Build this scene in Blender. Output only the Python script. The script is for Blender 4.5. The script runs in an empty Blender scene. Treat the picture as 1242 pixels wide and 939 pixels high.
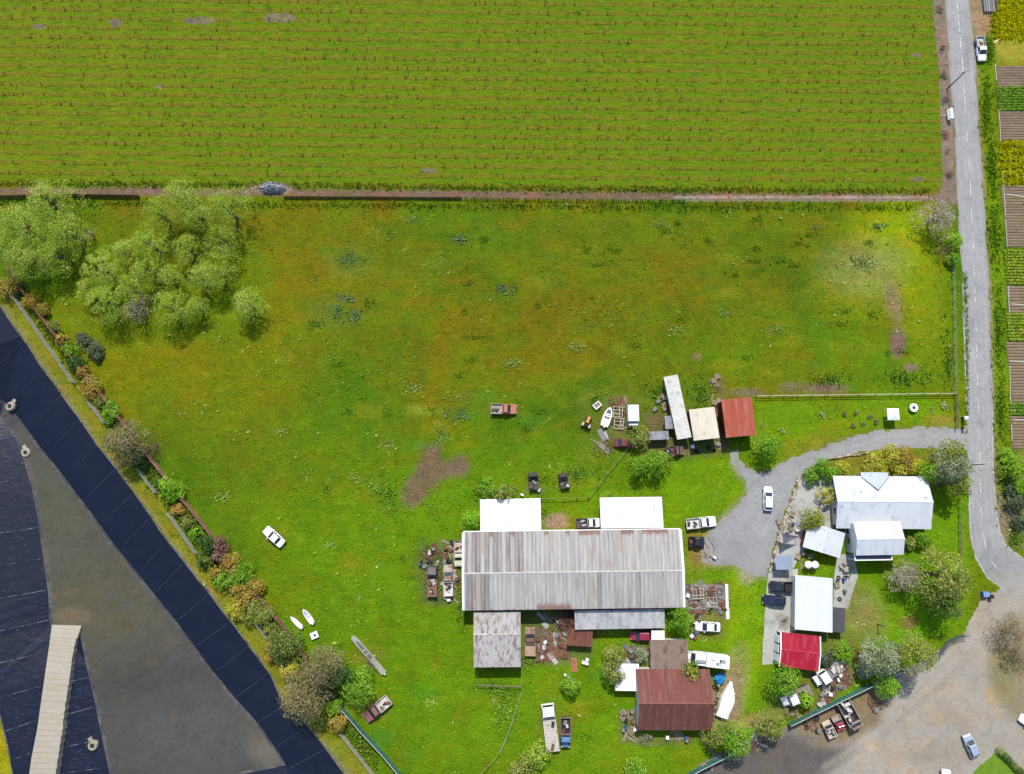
import bpy, bmesh, math, random
import numpy as np
from mathutils import Vector, Matrix

# ------------------------------------------------------------------ camera, sky, sun, exposure
scn = bpy.context.scene
C = scn.collection
H, F, TILT = 138.5, 850.0, math.radians(9.0)          # drone height, focal length in photo pixels, tilt off nadir
ct, st = math.cos(TILT), math.sin(TILT)
cd = bpy.data.cameras.new('camera')
cam = bpy.data.objects.new('camera', cd); C.objects.link(cam)
cam.location = (0, 0, H); cam.rotation_euler = (TILT, 0, 0)
cd.sensor_fit = 'HORIZONTAL'; cd.sensor_width = 36.0; cd.lens = 36.0 * F / 1242.0
cd.clip_start = 1.0; cd.clip_end = 6000.0
scn.camera = cam
SUN_EL = math.radians(52)
w = bpy.data.worlds.new('World'); scn.world = w; w.use_nodes = True
nt = w.node_tree
sky = nt.nodes.new('ShaderNodeTexSky'); sky.sky_type = 'NISHITA'; sky.sun_disc = False
sky.sun_elevation = SUN_EL; sky.sun_rotation = 0.0
bg = nt.nodes['Background']; bg.inputs['Strength'].default_value = 0.15
nt.links.new(sky.outputs[0], bg.inputs['Color'])
sl = bpy.data.lights.new('sun', 'SUN'); sl.energy = 4.0; sl.angle = math.radians(0.55); sl.color = (1.0, 0.95, 0.86)
so = bpy.data.objects.new('sun', sl); C.objects.link(so)
so.rotation_euler = (-(math.pi / 2 - SUN_EL), 0, math.radians(2)); so.location = (0, 60, 90)
scn.view_settings.view_transform = 'Standard'; scn.view_settings.look = 'None'
scn.view_settings.gamma = 1.0; scn.view_settings.use_curve_mapping = False
scn.view_settings.exposure = 0.62
K = 1.95                                               # photo brightness of a sunlit level surface of albedo 1

# ------------------------------------------------------------------ helpers
R = random.Random(7)
NR = np.random.RandomState(11)

def P(px, py, z=0.0):                                  # the point at height z that a photo pixel looks at
    u = (px - 621.0) / F; v = (py - 469.5) / F
    dy = -v * ct + st; dz = -v * st - ct
    s = (z - H) / dz
    return Vector((u * s, dy * s, z))

def PIX(x, y, z=0.0):                                  # world -> photo pixel (arrays)
    dz = z - H
    yc = y * ct + dz * st; zc = -y * st + dz * ct
    return 621.0 + F * x / -zc, 469.5 - F * yc / -zc

def lin(c):
    c = c / 255.0
    return c / 12.92 if c <= 0.04045 else ((c + 0.055) / 1.055) ** 2.4

def alb(rgb, k=None, cap=0.82):
    k = (k or K) * (1 - .30 * min(1, max(0, (min(rgb) - 190) / 45)))      # the photograph clips its whites
    return tuple(min(cap, lin(c) / k) for c in rgb)

def nn(tree, t, **kw):
    n = tree.nodes.new(t)
    for k, v in kw.items(): setattr(n, k, v)
    return n

_mats = {}
def mat(name, rgb, rough=0.7, var=0.18, scale=2.0, metal=0.0, col2=None, amt2=0.5, rand=0.0, bump=0.0, stretch=None, spec=0.3, k=None, contrast=0.18):
    """procedural surface: base colour broken up by noise; col2 = stains, moss or rust with a shape of their own"""
    key = (name, tuple(rgb))
    if key in _mats: return _mats[key]
    m = bpy.data.materials.new(name); m.use_nodes = True
    t = m.node_tree; b = t.nodes['Principled BSDF']
    b.inputs['Roughness'].default_value = rough; b.inputs['Metallic'].default_value = metal
    b.inputs['Specular IOR Level'].default_value = spec
    tc = nn(t, 'ShaderNodeTexCoord'); mp = nn(t, 'ShaderNodeMapping')
    t.links.new(tc.outputs['Object'], mp.inputs['Vector'])
    if stretch: mp.inputs['Scale'].default_value = stretch
    oi = nn(t, 'ShaderNodeObjectInfo')
    ad = nn(t, 'ShaderNodeVectorMath', operation='ADD'); sc = nn(t, 'ShaderNodeVectorMath', operation='SCALE')
    cb = nn(t, 'ShaderNodeCombineXYZ')
    for i in range(3): t.links.new(oi.outputs['Random'], cb.inputs[i])
    t.links.new(cb.outputs[0], sc.inputs[0]); sc.inputs['Scale'].default_value = 37.0
    t.links.new(mp.outputs[0], ad.inputs[0]); t.links.new(sc.outputs[0], ad.inputs[1])
    no = nn(t, 'ShaderNodeTexNoise'); no.inputs['Scale'].default_value = scale; no.inputs['Detail'].default_value = 5
    t.links.new(ad.outputs[0], no.inputs['Vector'])
    base = alb(rgb, k)
    mx = nn(t, 'ShaderNodeMix', data_type='RGBA')
    mr = nn(t, 'ShaderNodeMapRange'); mr.inputs['From Min'].default_value = 0.5 - contrast; mr.inputs['From Max'].default_value = 0.5 + contrast
    t.links.new(no.outputs['Fac'], mr.inputs['Value']); t.links.new(mr.outputs[0], mx.inputs['Factor'])
    mx.inputs['A'].default_value = tuple(min(.85, c * (1 - var)) for c in base) + (1,)
    mx.inputs['B'].default_value = tuple(min(.85, c * (1 + var)) for c in base) + (1,)
    out = mx.outputs['Result']
    if col2:
        n2 = nn(t, 'ShaderNodeTexNoise'); n2.inputs['Scale'].default_value = scale * 0.45; n2.inputs['Detail'].default_value = 6
        n2.inputs['Roughness'].default_value = 0.65
        t.links.new(ad.outputs[0], n2.inputs['Vector'])
        m2 = nn(t, 'ShaderNodeMapRange'); th = 0.72 - 0.42 * amt2
        m2.inputs['From Min'].default_value = th - 0.05; m2.inputs['From Max'].default_value = th + 0.09
        t.links.new(n2.outputs['Fac'], m2.inputs['Value'])
        x2 = nn(t, 'ShaderNodeMix', data_type='RGBA'); t.links.new(m2.outputs[0], x2.inputs['Factor'])
        t.links.new(out, x2.inputs['A']); x2.inputs['B'].default_value = alb(col2, k) + (1,)
        out = x2.outputs['Result']
    if rand:
        m3 = nn(t, 'ShaderNodeMapRange'); m3.inputs['To Min'].default_value = 1 - rand; m3.inputs['To Max'].default_value = 1 + rand * 0.6
        t.links.new(oi.outputs['Random'], m3.inputs['Value'])
        x3 = nn(t, 'ShaderNodeVectorMath', operation='SCALE'); t.links.new(out, x3.inputs[0]); t.links.new(m3.outputs[0], x3.inputs['Scale'])
        out = x3.outputs[0]
    t.links.new(out, b.inputs['Base Color'])
    if bump:
        bp = nn(t, 'ShaderNodeBump'); bp.inputs['Strength'].default_value = bump; bp.inputs['Distance'].default_value = 0.05
        t.links.new(no.outputs['Fac'], bp.inputs['Height']); t.links.new(bp.outputs[0], b.inputs['Normal'])
    _mats[key] = m
    return m

class M:
    """collects shapes; build() links them as one mesh object"""
    def __init__(s): s.v = []; s.f = []; s.mi = []; s.cur = 0
    def add(s, vs, fs):
        o = len(s.v); s.v += [tuple(v) for v in vs]
        for f in fs: s.f.append(tuple(i + o for i in f)); s.mi.append(s.cur)
        return s
    def hexa(s, lo, hi):                               # two quads (bottom, top), same winding
        return s.add(list(lo) + list(hi), [(3, 2, 1, 0), (4, 5, 6, 7), (0, 1, 5, 4), (1, 2, 6, 5), (2, 3, 7, 6), (3, 0, 4, 7)])
    def box(s, c, d, rz=0.0, rx=0.0, ry=0.0):
        q = Matrix.Rotation(rz, 3, 'Z') @ Matrix.Rotation(ry, 3, 'Y') @ Matrix.Rotation(rx, 3, 'X')
        c = Vector(c); p = []
        for z in (-.5, .5):
            for x, y in ((-.5, -.5), (.5, -.5), (.5, .5), (-.5, .5)):
                p.append(c + q @ Vector((x * d[0], y * d[1], z * d[2])))
        return s.hexa(p[:4], p[4:])
    def prism(s, poly, z0, z1):
        n = len(poly)
        vs = [(p[0], p[1], z0) for p in poly] + [(p[0], p[1], z1) for p in poly]
        return s.add(vs, [tuple(range(n - 1, -1, -1)), tuple(range(n, 2 * n))] + [(i, (i + 1) % n, n + (i + 1) % n, n + i) for i in range(n)])
    def tube(s, a, b, r0, r1=None, n=6):
        r1 = r0 if r1 is None else r1
        a = Vector(a); b = Vector(b); d = (b - a)
        if d.length < 1e-6: return s
        d.normalize(); u = d.orthogonal().normalized(); w_ = d.cross(u)
        vs = []
        for c, r in ((a, r0), (b, r1)):
            for i in range(n):
                t = 2 * math.pi * i / n
                vs.append(c + u * (math.cos(t) * r) + w_ * (math.sin(t) * r))
        return s.add(vs, [(i, (i + 1) % n, n + (i + 1) % n, n + i) for i in range(n)] + [tuple(range(n - 1, -1, -1)), tuple(range(n, 2 * n))])
    def loft(s, rings, cap=True):
        n = len(rings[0]); vs = [p for r in rings for p in r]; fs = []
        for k in range(len(rings) - 1):
            for i in range(n):
                j = (i + 1) % n
                fs.append((k * n + i, k * n + j, (k + 1) * n + j, (k + 1) * n + i))
        if cap: fs += [tuple(range(n - 1, -1, -1)), tuple((len(rings) - 1) * n + i for i in range(n))]
        return s.add(vs, fs)
    def lathe(s, c, prof, n=10):
        c = Vector(c)
        return s.loft([[c + Vector((math.cos(2 * math.pi * i / n) * r, math.sin(2 * math.pi * i / n) * r, z)) for i in range(n)] for r, z in prof])
    def mesh(s, name, mats):
        me = bpy.data.meshes.new(name); me.from_pydata(s.v, [], s.f)
        for m in (mats if isinstance(mats, (list, tuple)) else [mats]): me.materials.append(m)
        if any(s.mi): me.polygons.foreach_set('material_index', s.mi)
        bm = bmesh.new(); bm.from_mesh(me); bmesh.ops.recalc_face_normals(bm, faces=bm.faces); bm.to_mesh(me); bm.free()
        me.update(); return me
    def build(s, name, mats, parent=None, loc=None, rz=0.0):
        return link(name, s.mesh(name, mats), parent, loc, rz)

def link(name, me, parent=None, loc=None, rz=0.0, m=None):
    o = bpy.data.objects.new(name, me); C.objects.link(o)
    if parent is not None: o.parent = parent
    if loc is not None: o.location = loc
    if rz: o.rotation_euler = (0, 0, rz)
    if m is not None:
        o.material_slots[0].link = 'OBJECT'; o.material_slots[0].material = m
    return o

def tag(o, label=None, cat=None, group=None, kind=None):
    if label: o['label'] = label
    if cat: o['category'] = cat
    if group: o['group'] = group
    if kind: o['kind'] = kind
    return o

def thing(name, label, cat, loc=(0, 0, 0), rz=0.0, group=None):
    o = bpy.data.objects.new(name, None); C.objects.link(o)
    o.location = loc; o.rotation_euler = (0, 0, rz); o.empty_display_size = 0.5
    return tag(o, label, cat, group)

def raw_mesh(name, v, f, m, col=None, smooth=False):
    """fast mesh from numpy: v (n,3), f (m,k) with k = 3 or 4, col (n,3) linear"""
    me = bpy.data.meshes.new(name); k = f.shape[1]
    me.vertices.add(len(v)); me.vertices.foreach_set('co', v.astype(np.float32).ravel())
    me.loops.add(f.size); me.loops.foreach_set('vertex_index', f.astype(np.int32).ravel())
    me.polygons.add(len(f)); me.polygons.foreach_set('loop_start', np.arange(0, f.size, k, dtype=np.int32))
    if col is not None:
        a = me.color_attributes.new('Col', 'FLOAT_COLOR', 'POINT')
        c4 = np.ones((len(v), 4), np.float32); c4[:, :3] = col; a.data.foreach_set('color', c4.ravel())
    me.materials.append(m); me.update(calc_edges=True)
    if smooth: me.polygons.foreach_set('use_smooth', [True] * len(f))
    return me

def fbm(x, y, size, octv=3, seed=0):                   # value noise 0..1, feature size in metres
    out = 0.0; amp = 1.0; tot = 0.0
    for o in range(octv):
        gx, gy = x / size, y / size
        ix, iy = np.floor(gx).astype(np.int64), np.floor(gy).astype(np.int64)
        fx, fy = gx - ix, gy - iy; fx = fx * fx * (3 - 2 * fx); fy = fy * fy * (3 - 2 * fy)
        def h(a, b):
            q = (a * 374761393 + b * 668265263 + (seed + o * 17) * 982451653) & 0x7fffffff
            q = ((q ^ (q >> 13)) * 1274126177) & 0x7fffffff
            return ((q ^ (q >> 16)) & 0xffff) / 65535.0
        n = (h(ix, iy) * (1 - fx) + h(ix + 1, iy) * fx) * (1 - fy) + (h(ix, iy + 1) * (1 - fx) + h(ix + 1, iy + 1) * fx) * fy
        out = out + n * amp; tot += amp; amp *= 0.5; size *= 0.5
    return out / tot

def sdist(px, py, poly):                               # signed distance in photo pixels, negative inside
    n = len(poly); d = np.full(px.shape, 1e9); ins = np.zeros(px.shape, bool)
    for i in range(n):
        ax, ay = poly[i]; bx, by = poly[(i + 1) % n]
        ex, ey = bx - ax, by - ay; L = ex * ex + ey * ey + 1e-9
        t = np.clip(((px - ax) * ex + (py - ay) * ey) / L, 0, 1)
        d = np.minimum(d, np.hypot(px - ax - t * ex, py - ay - t * ey))
        c = ((ay > py) != (by > py)) & (px < (bx - ax) * (py - ay) / (by - ay + 1e-12) + ax)
        ins ^= c
    return np.where(ins, -d, d)

def ldist(px, py, pts):                                # distance to a polyline
    d = np.full(px.shape, 1e9)
    for (ax, ay), (bx, by) in zip(pts[:-1], pts[1:]):
        ex, ey = bx - ax, by - ay; L = ex * ex + ey * ey + 1e-9
        t = np.clip(((px - ax) * ex + (py - ay) * ey) / L, 0, 1)
        d = np.minimum(d, np.hypot(px - ax - t * ex, py - ay - t * ey))
    return d

def ragged(pts, step=6.0, amp=1.2, seed=1, z=0.0, close=True):
    """photo-pixel polygon -> world polygon with an uneven edge"""
    rr = random.Random(seed); out = []
    n = len(pts)
    for i in range(n if close else n - 1):
        a = pts[i]; b = pts[(i + 1) % n]
        L = math.hypot(b[0] - a[0], b[1] - a[1]); k = max(1, int(L / step))
        for j in range(k):
            t = j / k; q = 0 if j == 0 and amp < .3 else amp
            out.append(P(a[0] + (b[0] - a[0]) * t + rr.uniform(-q, q), a[1] + (b[1] - a[1]) * t + rr.uniform(-q, q), z))
    return out

from mathutils.geometry import tessellate_polygon
def sheet(name, poly, z, m, kind='structure', parent=None):
    vs = [Vector((p[0], p[1], z)) for p in poly]
    tris = tessellate_polygon([vs])
    me = bpy.data.meshes.new(name); me.from_pydata([tuple(v) for v in vs], [], [tuple(t) for t in tris]); me.materials.append(m)
    bm = bmesh.new(); bm.from_mesh(me)
    for f in bm.faces:
        f.normal_update()
        if f.normal.z < 0: f.normal_flip()
    bm.to_mesh(me); bm.free()
    o = link(name, me, parent)
    if kind: o['kind'] = kind
    return o
# ------------------------------------------------------------------ outlines read off the photograph (pixels)
RIM = [(0, 372), (16, 396), (34, 420), (48, 443), (64, 464), (84, 493), (95, 507), (118, 541), (143, 572), (163, 599), (182, 626), (197, 649), (221, 679),
       (240, 704), (255, 722), (268, 740), (285, 761), (304, 787), (328, 819), (338, 843), (350, 858), (367, 874), (388, 899), (417, 939), (470, 1030),
       (250, 1075), (40, 1060), (17, 945), (10, 905), (0, 865), (-40, 740), (-75, 560), (-70, 420), (-35, 345)]
TOE = [(6, 488), (26, 512), (43, 536), (72, 572), (92, 599), (111, 624), (137, 660), (167, 697), (200, 738), (217, 759), (254, 810), (285, 848), (314, 880),
       (346, 927), (300, 936), (268, 941), (245, 960), (140, 960), (133, 930), (123, 882), (116, 848), (106, 805), (99, 770), (62, 758), (60, 717), (55, 684),
       (48, 630), (40, 590), (30, 556), (20, 530), (2, 505)]
ROAD_W = [(1140, -60), (1146, 0), (1149, 48), (1153, 110), (1157, 150), (1160, 226), (1164, 301), (1166.5, 330), (1168, 397), (1170, 451), (1171.5, 503), (1173, 560), (1174, 603),
          (1176, 650), (1182, 677), (1196, 701), (1218, 717), (1300, 742)]
ROAD_E = [(1171, -60), (1176.5, 0), (1184, 80), (1187, 145), (1193, 230), (1197, 300), (1201, 364), (1203, 450), (1205, 500), (1206, 568), (1208, 603), (1213, 642),
          (1222, 662), (1242, 677), (1300, 700)]
ROAD = ROAD_W + ROAD_E[::-1]
YARD = [(1214, 713), (1300, 736), (1330, 1010), (780, 1010), (832, 940), (862, 917), (915, 893), (958, 880), (1056, 829), (1085, 815), (1125, 797), (1142, 786), (1168, 768), (1180, 745), (1192, 722)]
DRIVE = [(1173, 519), (1120, 518), (1080, 520), (1040, 527), (1000, 541), (975, 549), (950, 559), (935, 571), (918, 573), (905, 566), (898, 556), (896, 545), (885, 545), (887, 562), (896, 575),
         (906, 585), (905, 600), (892, 612), (880, 625), (862, 640), (851, 662), (850, 682), (868, 686), (890, 686), (908, 697), (930, 702), (934, 690), (941, 660), (955, 612), (967, 582), (985, 568), (1010, 557),
         (1050, 548), (1100, 543), (1174, 546)]
FIELD = [(-160, 221), (1137, 231), (1143, 224), (1141, 150), (1136, 60), (1130, 0), (1126, -60), (-160, -60)]
PATHS = [[(967, 584), (985, 572), (1012, 580), (1012, 640), (975, 668), (962, 690), (936, 694), (942, 660), (955, 615)],
         [(932, 694), (968, 690), (966, 765), (944, 772), (945, 806), (924, 806), (926, 770), (928, 730)],
         [(1015, 672), (1036, 672), (1040, 700), (1028, 738), (1010, 738), (1012, 700)]]

# ------------------------------------------------------------------ ground: one sheet to the horizon, its soil and sward colours mapped from the place
def graded(a, b, step):
    far = [3, 7, 14, 26, 50, 100, 220, 500, 1100, 2200]
    return np.concatenate([[a - f for f in far[::-1]], np.arange(a, b + step / 2, step), [b + f for f in far]])
gx = graded(-121, 121, 0.55); gy = graded(-60, 118, 0.55)
X, Y = np.meshgrid(gx, gy); NX, NY = len(gx), len(gy)
xf, yf = X.ravel(), Y.ravel()
gpx, gpy = PIX(np.clip(xf, -150, 150), np.clip(yf, -75, 140))
wob = (fbm(xf, yf, 5, 3, 5) - .5) * 14 + (fbm(xf, yf, 1.6, 2, 6) - .5) * 6
col = np.zeros((len(xf), 3))
def setc(rgb, m):
    m = np.clip(m, 0, 1)[:, None]; col[:] = col * (1 - m) + np.array(alb(rgb)) * m
def blob(cx, cy, rx, ry, rgb, amt=1.0, soft=.5, ang=0.0, wb=1.0):
    c, s = math.cos(ang), math.sin(ang); dx, dy = gpx - cx, gpy - cy
    d = np.hypot((dx * c + dy * s) / rx, (-dx * s + dy * c) / ry) + wob * wb / max(rx, ry) * .5
    setc(rgb, amt * np.clip((1 + soft - d) / (2 * soft), 0, 1))
def area(poly, rgb, amt=1.0, soft=4.0, wb=1.0):
    d = sdist(gpx, gpy, poly) + wob * wb
    setc(rgb, amt * np.clip((soft - d) / (2 * soft), 0, 1))
def streak(pts, rgb, wd, amt=1.0, soft=2.0, wb=.3):
    d = ldist(gpx, gpy, pts) - wd + wob * wb
    setc(rgb, amt * np.clip((soft - d) / (2 * soft), 0, 1))
GXA, GYA = gx, gy
big = fbm(xf, yf, 30, 3, 1); mid = fbm(xf, yf, 9, 3, 2); fine = fbm(xf, yf, 2.4, 3, 3)
setc((105, 138, 22), np.ones(len(xf)))
area([(-200, 225), (1160, 235), (1160, 300), (900, 470), (740, 520), (560, 500), (330, 640), (0, 330)], (118, 130, 24), .85, 60, 3)
setc((128, 118, 26), np.clip((mid - .50) * 5, 0, .75) * np.clip((600 - gpy) / 160, .35, 1))
large = fbm(xf, yf, 17, 3, 91)
setc((128, 118, 26), np.clip((large - .5) * 6, 0, .75) * np.clip((640 - gpy) / 160, .4, 1))
setc((82, 120, 26), np.clip((.44 - large) * 7, 0, .85))
setc((84, 118, 24), np.clip((big - .5) * 5, 0, .6))
area([(560, 560), (700, 560), (830, 560), (1170, 485), (1170, 800), (900, 960), (500, 960), (420, 800), (330, 640)], (114, 150, 30), .85, 40, 3)
blob(430, 720, 130, 180, (106, 142, 24), .7, .5)
blob(500, 740, 60, 120, (104, 142, 28), .6, .6)
blob(170, 430, 170, 90, (128, 134, 28), .8, .6)
blob(380, 330, 150, 60, (128, 126, 30), .75, .7)
blob(760, 360, 200, 60, (112, 118, 26), .6, .7)
blob(640, 280, 300, 26, (98, 124, 22), .6, .7)
blob(1092, 292, 48, 58, (158, 178, 36), .95, .6)
blob(1060, 350, 60, 30, (150, 164, 52), .6, .7)
blob(1052, 322, 44, 26, (156, 158, 92), .75, .7)
blob(1000, 430, 150, 40, (104, 140, 26), .6, .7)
blob(1120, 380, 30, 60, (138, 158, 22), .7, .6)
area([(915, 485), (1155, 482), (1155, 516), (1040, 524), (935, 570), (905, 560)], (118, 158, 26), .85, 6)
blob(985, 540, 40, 14, (150, 140, 50), .7, .7, -.35)
blob(1140, 510, 18, 8, (170, 140, 70), .6, .6)
area([(810, 555), (885, 550), (905, 600), (860, 630), (800, 640), (800, 600)], (118, 158, 28), .85, 6)
area([(880, 690), (928, 705), (924, 810), (900, 870), (880, 790)], (128, 165, 34), .9, 5)
blob(890, 830, 14, 40, (170, 150, 105), .85, .5, .2)
blob(905, 878, 45, 8, (172, 152, 100), .8, .5, -.3)
blob(700, 640, 24, 14, (150, 140, 40), .6, .5)
blob(673, 632, 14, 9, (172, 150, 118), .95, .3)
area([(1030, 690), (1180, 690), (1180, 760), (1060, 800), (1020, 760)], (112, 160, 22), .8, 8)
blob(1045, 745, 26, 34, (150, 140, 85), .8, .5, -.5)
blob(1102, 755, 12, 9, (140, 110, 70), .8, .4)
area([(1128, 600), (1172, 600), (1176, 690), (1128, 690)], (116, 160, 26), .8, 5)
area([(975, 545), (1130, 540), (1165, 560), (1140, 600), (990, 600), (960, 590)], (140, 140, 55), .8, 6)
blob(1085, 700, 20, 14, (100, 140, 20), .8, .4)
area([(985, 765), (1030, 765), (1060, 800), (1020, 830), (960, 870), (930, 860), (950, 815)], (120, 130, 60), .8, 6)
# the tracks and bare ground of the paddock
for pts in ([(690, 492), (740, 470), (800, 458)], [(560, 470), (610, 458), (660, 470), (690, 490), (650, 520), (600, 530)], [(400, 600), (470, 560), (560, 540), (640, 530), (720, 500)]):
    streak(pts, (150, 140, 45), 1.0, .35, 2.5)
area([(511, 539), (533, 539), (536, 556), (546, 558), (562, 553), (571, 566), (566, 578), (545, 578), (532, 588), (516, 602), (498, 613), (486, 606), (490, 592), (505, 574), (513, 557)], (130, 108, 86), .9, 4.5, .9)
blob(556, 566, 12, 8, (134, 112, 90), .9, .3)
blob(1089, 415, 9, 18, (138, 114, 96), 1.0, .3); blob(1105, 446, 9, 5, (142, 120, 102), .9, .4); blob(1084, 365, 9, 26, (156, 138, 96), .9, .5, -.2)
blob(1002, 471, 26, 6, (138, 118, 98), .95, .4); blob(905, 476, 22, 4, (144, 126, 104), .85, .4); blob(960, 469, 15, 6, (140, 128, 95), .7, .5)
blob(845, 432, 6, 4, (150, 125, 90), .7, .4)
blob(420, 318, 26, 18, (100, 124, 56), .5, .6); blob(405, 380, 30, 20, (98, 122, 50), .5, .6); blob(560, 500, 26, 10, (88, 130, 42), .6, .6)
for _ in range(60):
    blob(R.uniform(340, 1120), R.uniform(260, 470), R.uniform(6, 22), R.uniform(4, 9), R.choice([(92, 124, 40), (146, 150, 48), (96, 134, 30), (136, 118, 34)]), .45, .7)
for _ in range(46):
    blob(R.uniform(420, 760), R.uniform(480, 930), R.uniform(6, 22), R.uniform(4, 11), R.choice([(86, 140, 44), (150, 172, 66), (92, 150, 26), (136, 140, 40)]), .5, .6)
# strip along the ditch, willow corner, pond margin
streak([(-160, 231), (300, 233), (620, 236), (900, 239), (1140, 240)], (138, 112, 96), 4.0, .95, 1.5)
streak([(820, 239), (900, 239), (1130, 240)], (186, 170, 152), 1.6, .9, 1.0, .1)
blob(330, 226, 26, 9, (176, 156, 138), .95, .3)
area([(0, 260), (100, 260), (330, 300), (320, 410), (100, 420), (40, 370)], (104, 136, 26), .6, 14, 1)
fen = [(17, 357), (92, 465), (128, 512), (190, 597), (240, 672), (325, 772), (415, 888), (458, 945), (520, 1030)]
area(RIM[:24] + fen[::-1] + [(-40, 290)], (136, 137, 44), .95, 3, .4)
streak([(25, 340), (120, 480), (240, 650), (340, 770), (420, 865)], (104, 132, 36), 6, .6, 5)
streak([(6, 372), (118, 536), (240, 700), (338, 838), (425, 939)], (150, 140, 96), 2.5, .7, 2, .3)
area([(-80, 860), (0, 862), (14, 910), (22, 990), (-80, 990)], (168, 162, 44), .9, 3)
# road margins, plots, rough ground on the right
area([(1126, -60), (1150, -60), (1156, 110), (1160, 228), (1164, 250), (1130, 245), (1140, 224), (1138, 90)], (152, 134, 118), .95, 2, .5)
area(ROAD_E[:12] + [(1238, 650), (1228, 545), (1222, 400), (1214, 230), (1206, 80), (1196, -60)], (122, 152, 34), .9, 3)
streak(ROAD_E[:13], (168, 150, 118), 2.0, .8, 1.5, .3)
area([(1178, -20), (1206, -20), (1200, 44), (1184, 46)], (178, 146, 118), .9, 2)
area([(1208, 545), (1300, 545), (1300, 690), (1232, 668), (1216, 645)], (132, 138, 70), .9, 6)
blob(1222, 625, 14, 26, (158, 142, 122), .8, .4, -.4)
area([(1204, -40), (1300, -40), (1300, 60), (1206, 50)], (206, 200, 14), .95, 6)
area([(1198, 45), (1300, 50), (1300, 80), (1204, 78)], (172, 168, 66), .9, 5)
area([(1208, 170), (1300, 168), (1300, 224), (1214, 224)], (176, 178, 46), .9, 4)
streak(DRIVE[:10], (150, 140, 80), 2.0, .6, 2.5, .4); streak(DRIVE[13:26], (168, 160, 120), 3.0, .7, 3.0, .6)
blob(845, 665, 12, 28, (160, 130, 70), .8, .5); blob(906, 700, 8, 8, (170, 168, 140), .7, .5)
area([(825, 705), (884, 705), (884, 750), (825, 750)], (150, 140, 90), .6, 4)
area([(633, 738), (720, 738), (720, 800), (633, 806)], (110, 100, 70), .6, 5)
area([(505, 655), (562, 655), (562, 735), (510, 730)], (96, 128, 50), .7, 6)
area([(700, 470), (880, 470), (880, 560), (700, 560)], (112, 130, 46), .45, 10)
area([(835, 530), (880, 528), (880, 552), (800, 556)], (120, 120, 70), .7, 5)
area([(864, 845), (895, 810), (900, 865), (868, 890)], (160, 140, 110), .8, 4)
area([(1184, 745), (1300, 740), (1300, 905), (1200, 880)], (150, 140, 112), .6, 8)
lum = (.88 + .34 * fine) * (.9 + .2 * big)
area([(648, 764), (690, 764), (690, 802), (648, 802)], (128, 112, 84), .85, 4, .7); area([(738, 482), (762, 482), (760, 526), (722, 548)], (134, 124, 78), .7, 5, .7)
area([(508, 660), (560, 656), (560, 732), (512, 728)], (112, 116, 70), .75, 6, 1); area([(784, 500), (812, 500), (836, 556), (784, 552)], (118, 104, 76), .75, 5, .7)
area([(752, 862), (775, 862), (775, 900), (840, 890), (840, 902), (752, 902)], (124, 112, 80), .7, 4, .7); area([(984, 858), (1022, 800), (1036, 822), (1000, 856)], (120, 104, 86), .85, 4, .7)
area([(756, 784), (790, 784), (790, 806), (756, 806)], (112, 104, 74), .75, 4, .7); area([(835, 750), (880, 740), (880, 775), (835, 778)], (128, 122, 70), .6, 4, .7); area([(868, 456), (876, 456), (884, 545), (874, 545)], (126, 112, 82), .8, 3, .5)
for vx_, vy_, rx_, ry_ in ((610, 498, 18, 7), (333, 652, 14, 10), (457, 860, 16, 12), (667, 884, 14, 32), (686, 888, 8, 20), (647, 584, 10, 13), (684, 583, 10, 12), (446, 795, 22, 10), (715, 514, 8, 8), (858, 762, 18, 8), (850, 636, 22, 9)): blob(vx_, vy_, rx_, ry_, (132, 124, 58), .55, .6)
col *= lum[:, None]
gl_ = (col @ np.array([.25, .65, .1]))[:, None]; col[:] = np.maximum(col * 1.05 - gl_ * .05, .0015)
idx = np.arange(NX * NY).reshape(NY, NX)
q = np.stack([idx[:-1, :-1], idx[:-1, 1:], idx[1:, 1:], idx[1:, :-1]], -1).reshape(-1, 4)
cx = xf[q].mean(1); cy = yf[q].mean(1); qx, qy = PIX(np.clip(cx, -150, 150), np.clip(cy, -75, 140))
rim_w = [P(*p) for p in RIM]
rimp_ = [(p.x, p.y) for p in rim_w]
q = q[sdist(cx, cy, rimp_) > 0.0]
sdv = sdist(xf, yf, rimp_); nearv = np.where((sdv < .05) & (sdv > -1.2))[0]      # pull the cut edge of the sheet onto the rim
for i in nearv:
    best = None
    for (ax, ay), (bx, by) in zip(rimp_, rimp_[1:] + rimp_[:1]):
        ex, ey = bx - ax, by - ay; tt = min(1, max(0, ((xf[i] - ax) * ex + (yf[i] - ay) * ey) / (ex * ex + ey * ey + 1e-9)))
        dd_ = math.hypot(xf[i] - ax - tt * ex, yf[i] - ay - tt * ey)
        if best is None or dd_ < best[0]: best = (dd_, ax + tt * ex, ay + tt * ey)
    xf[i], yf[i] = best[1], best[2]

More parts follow.
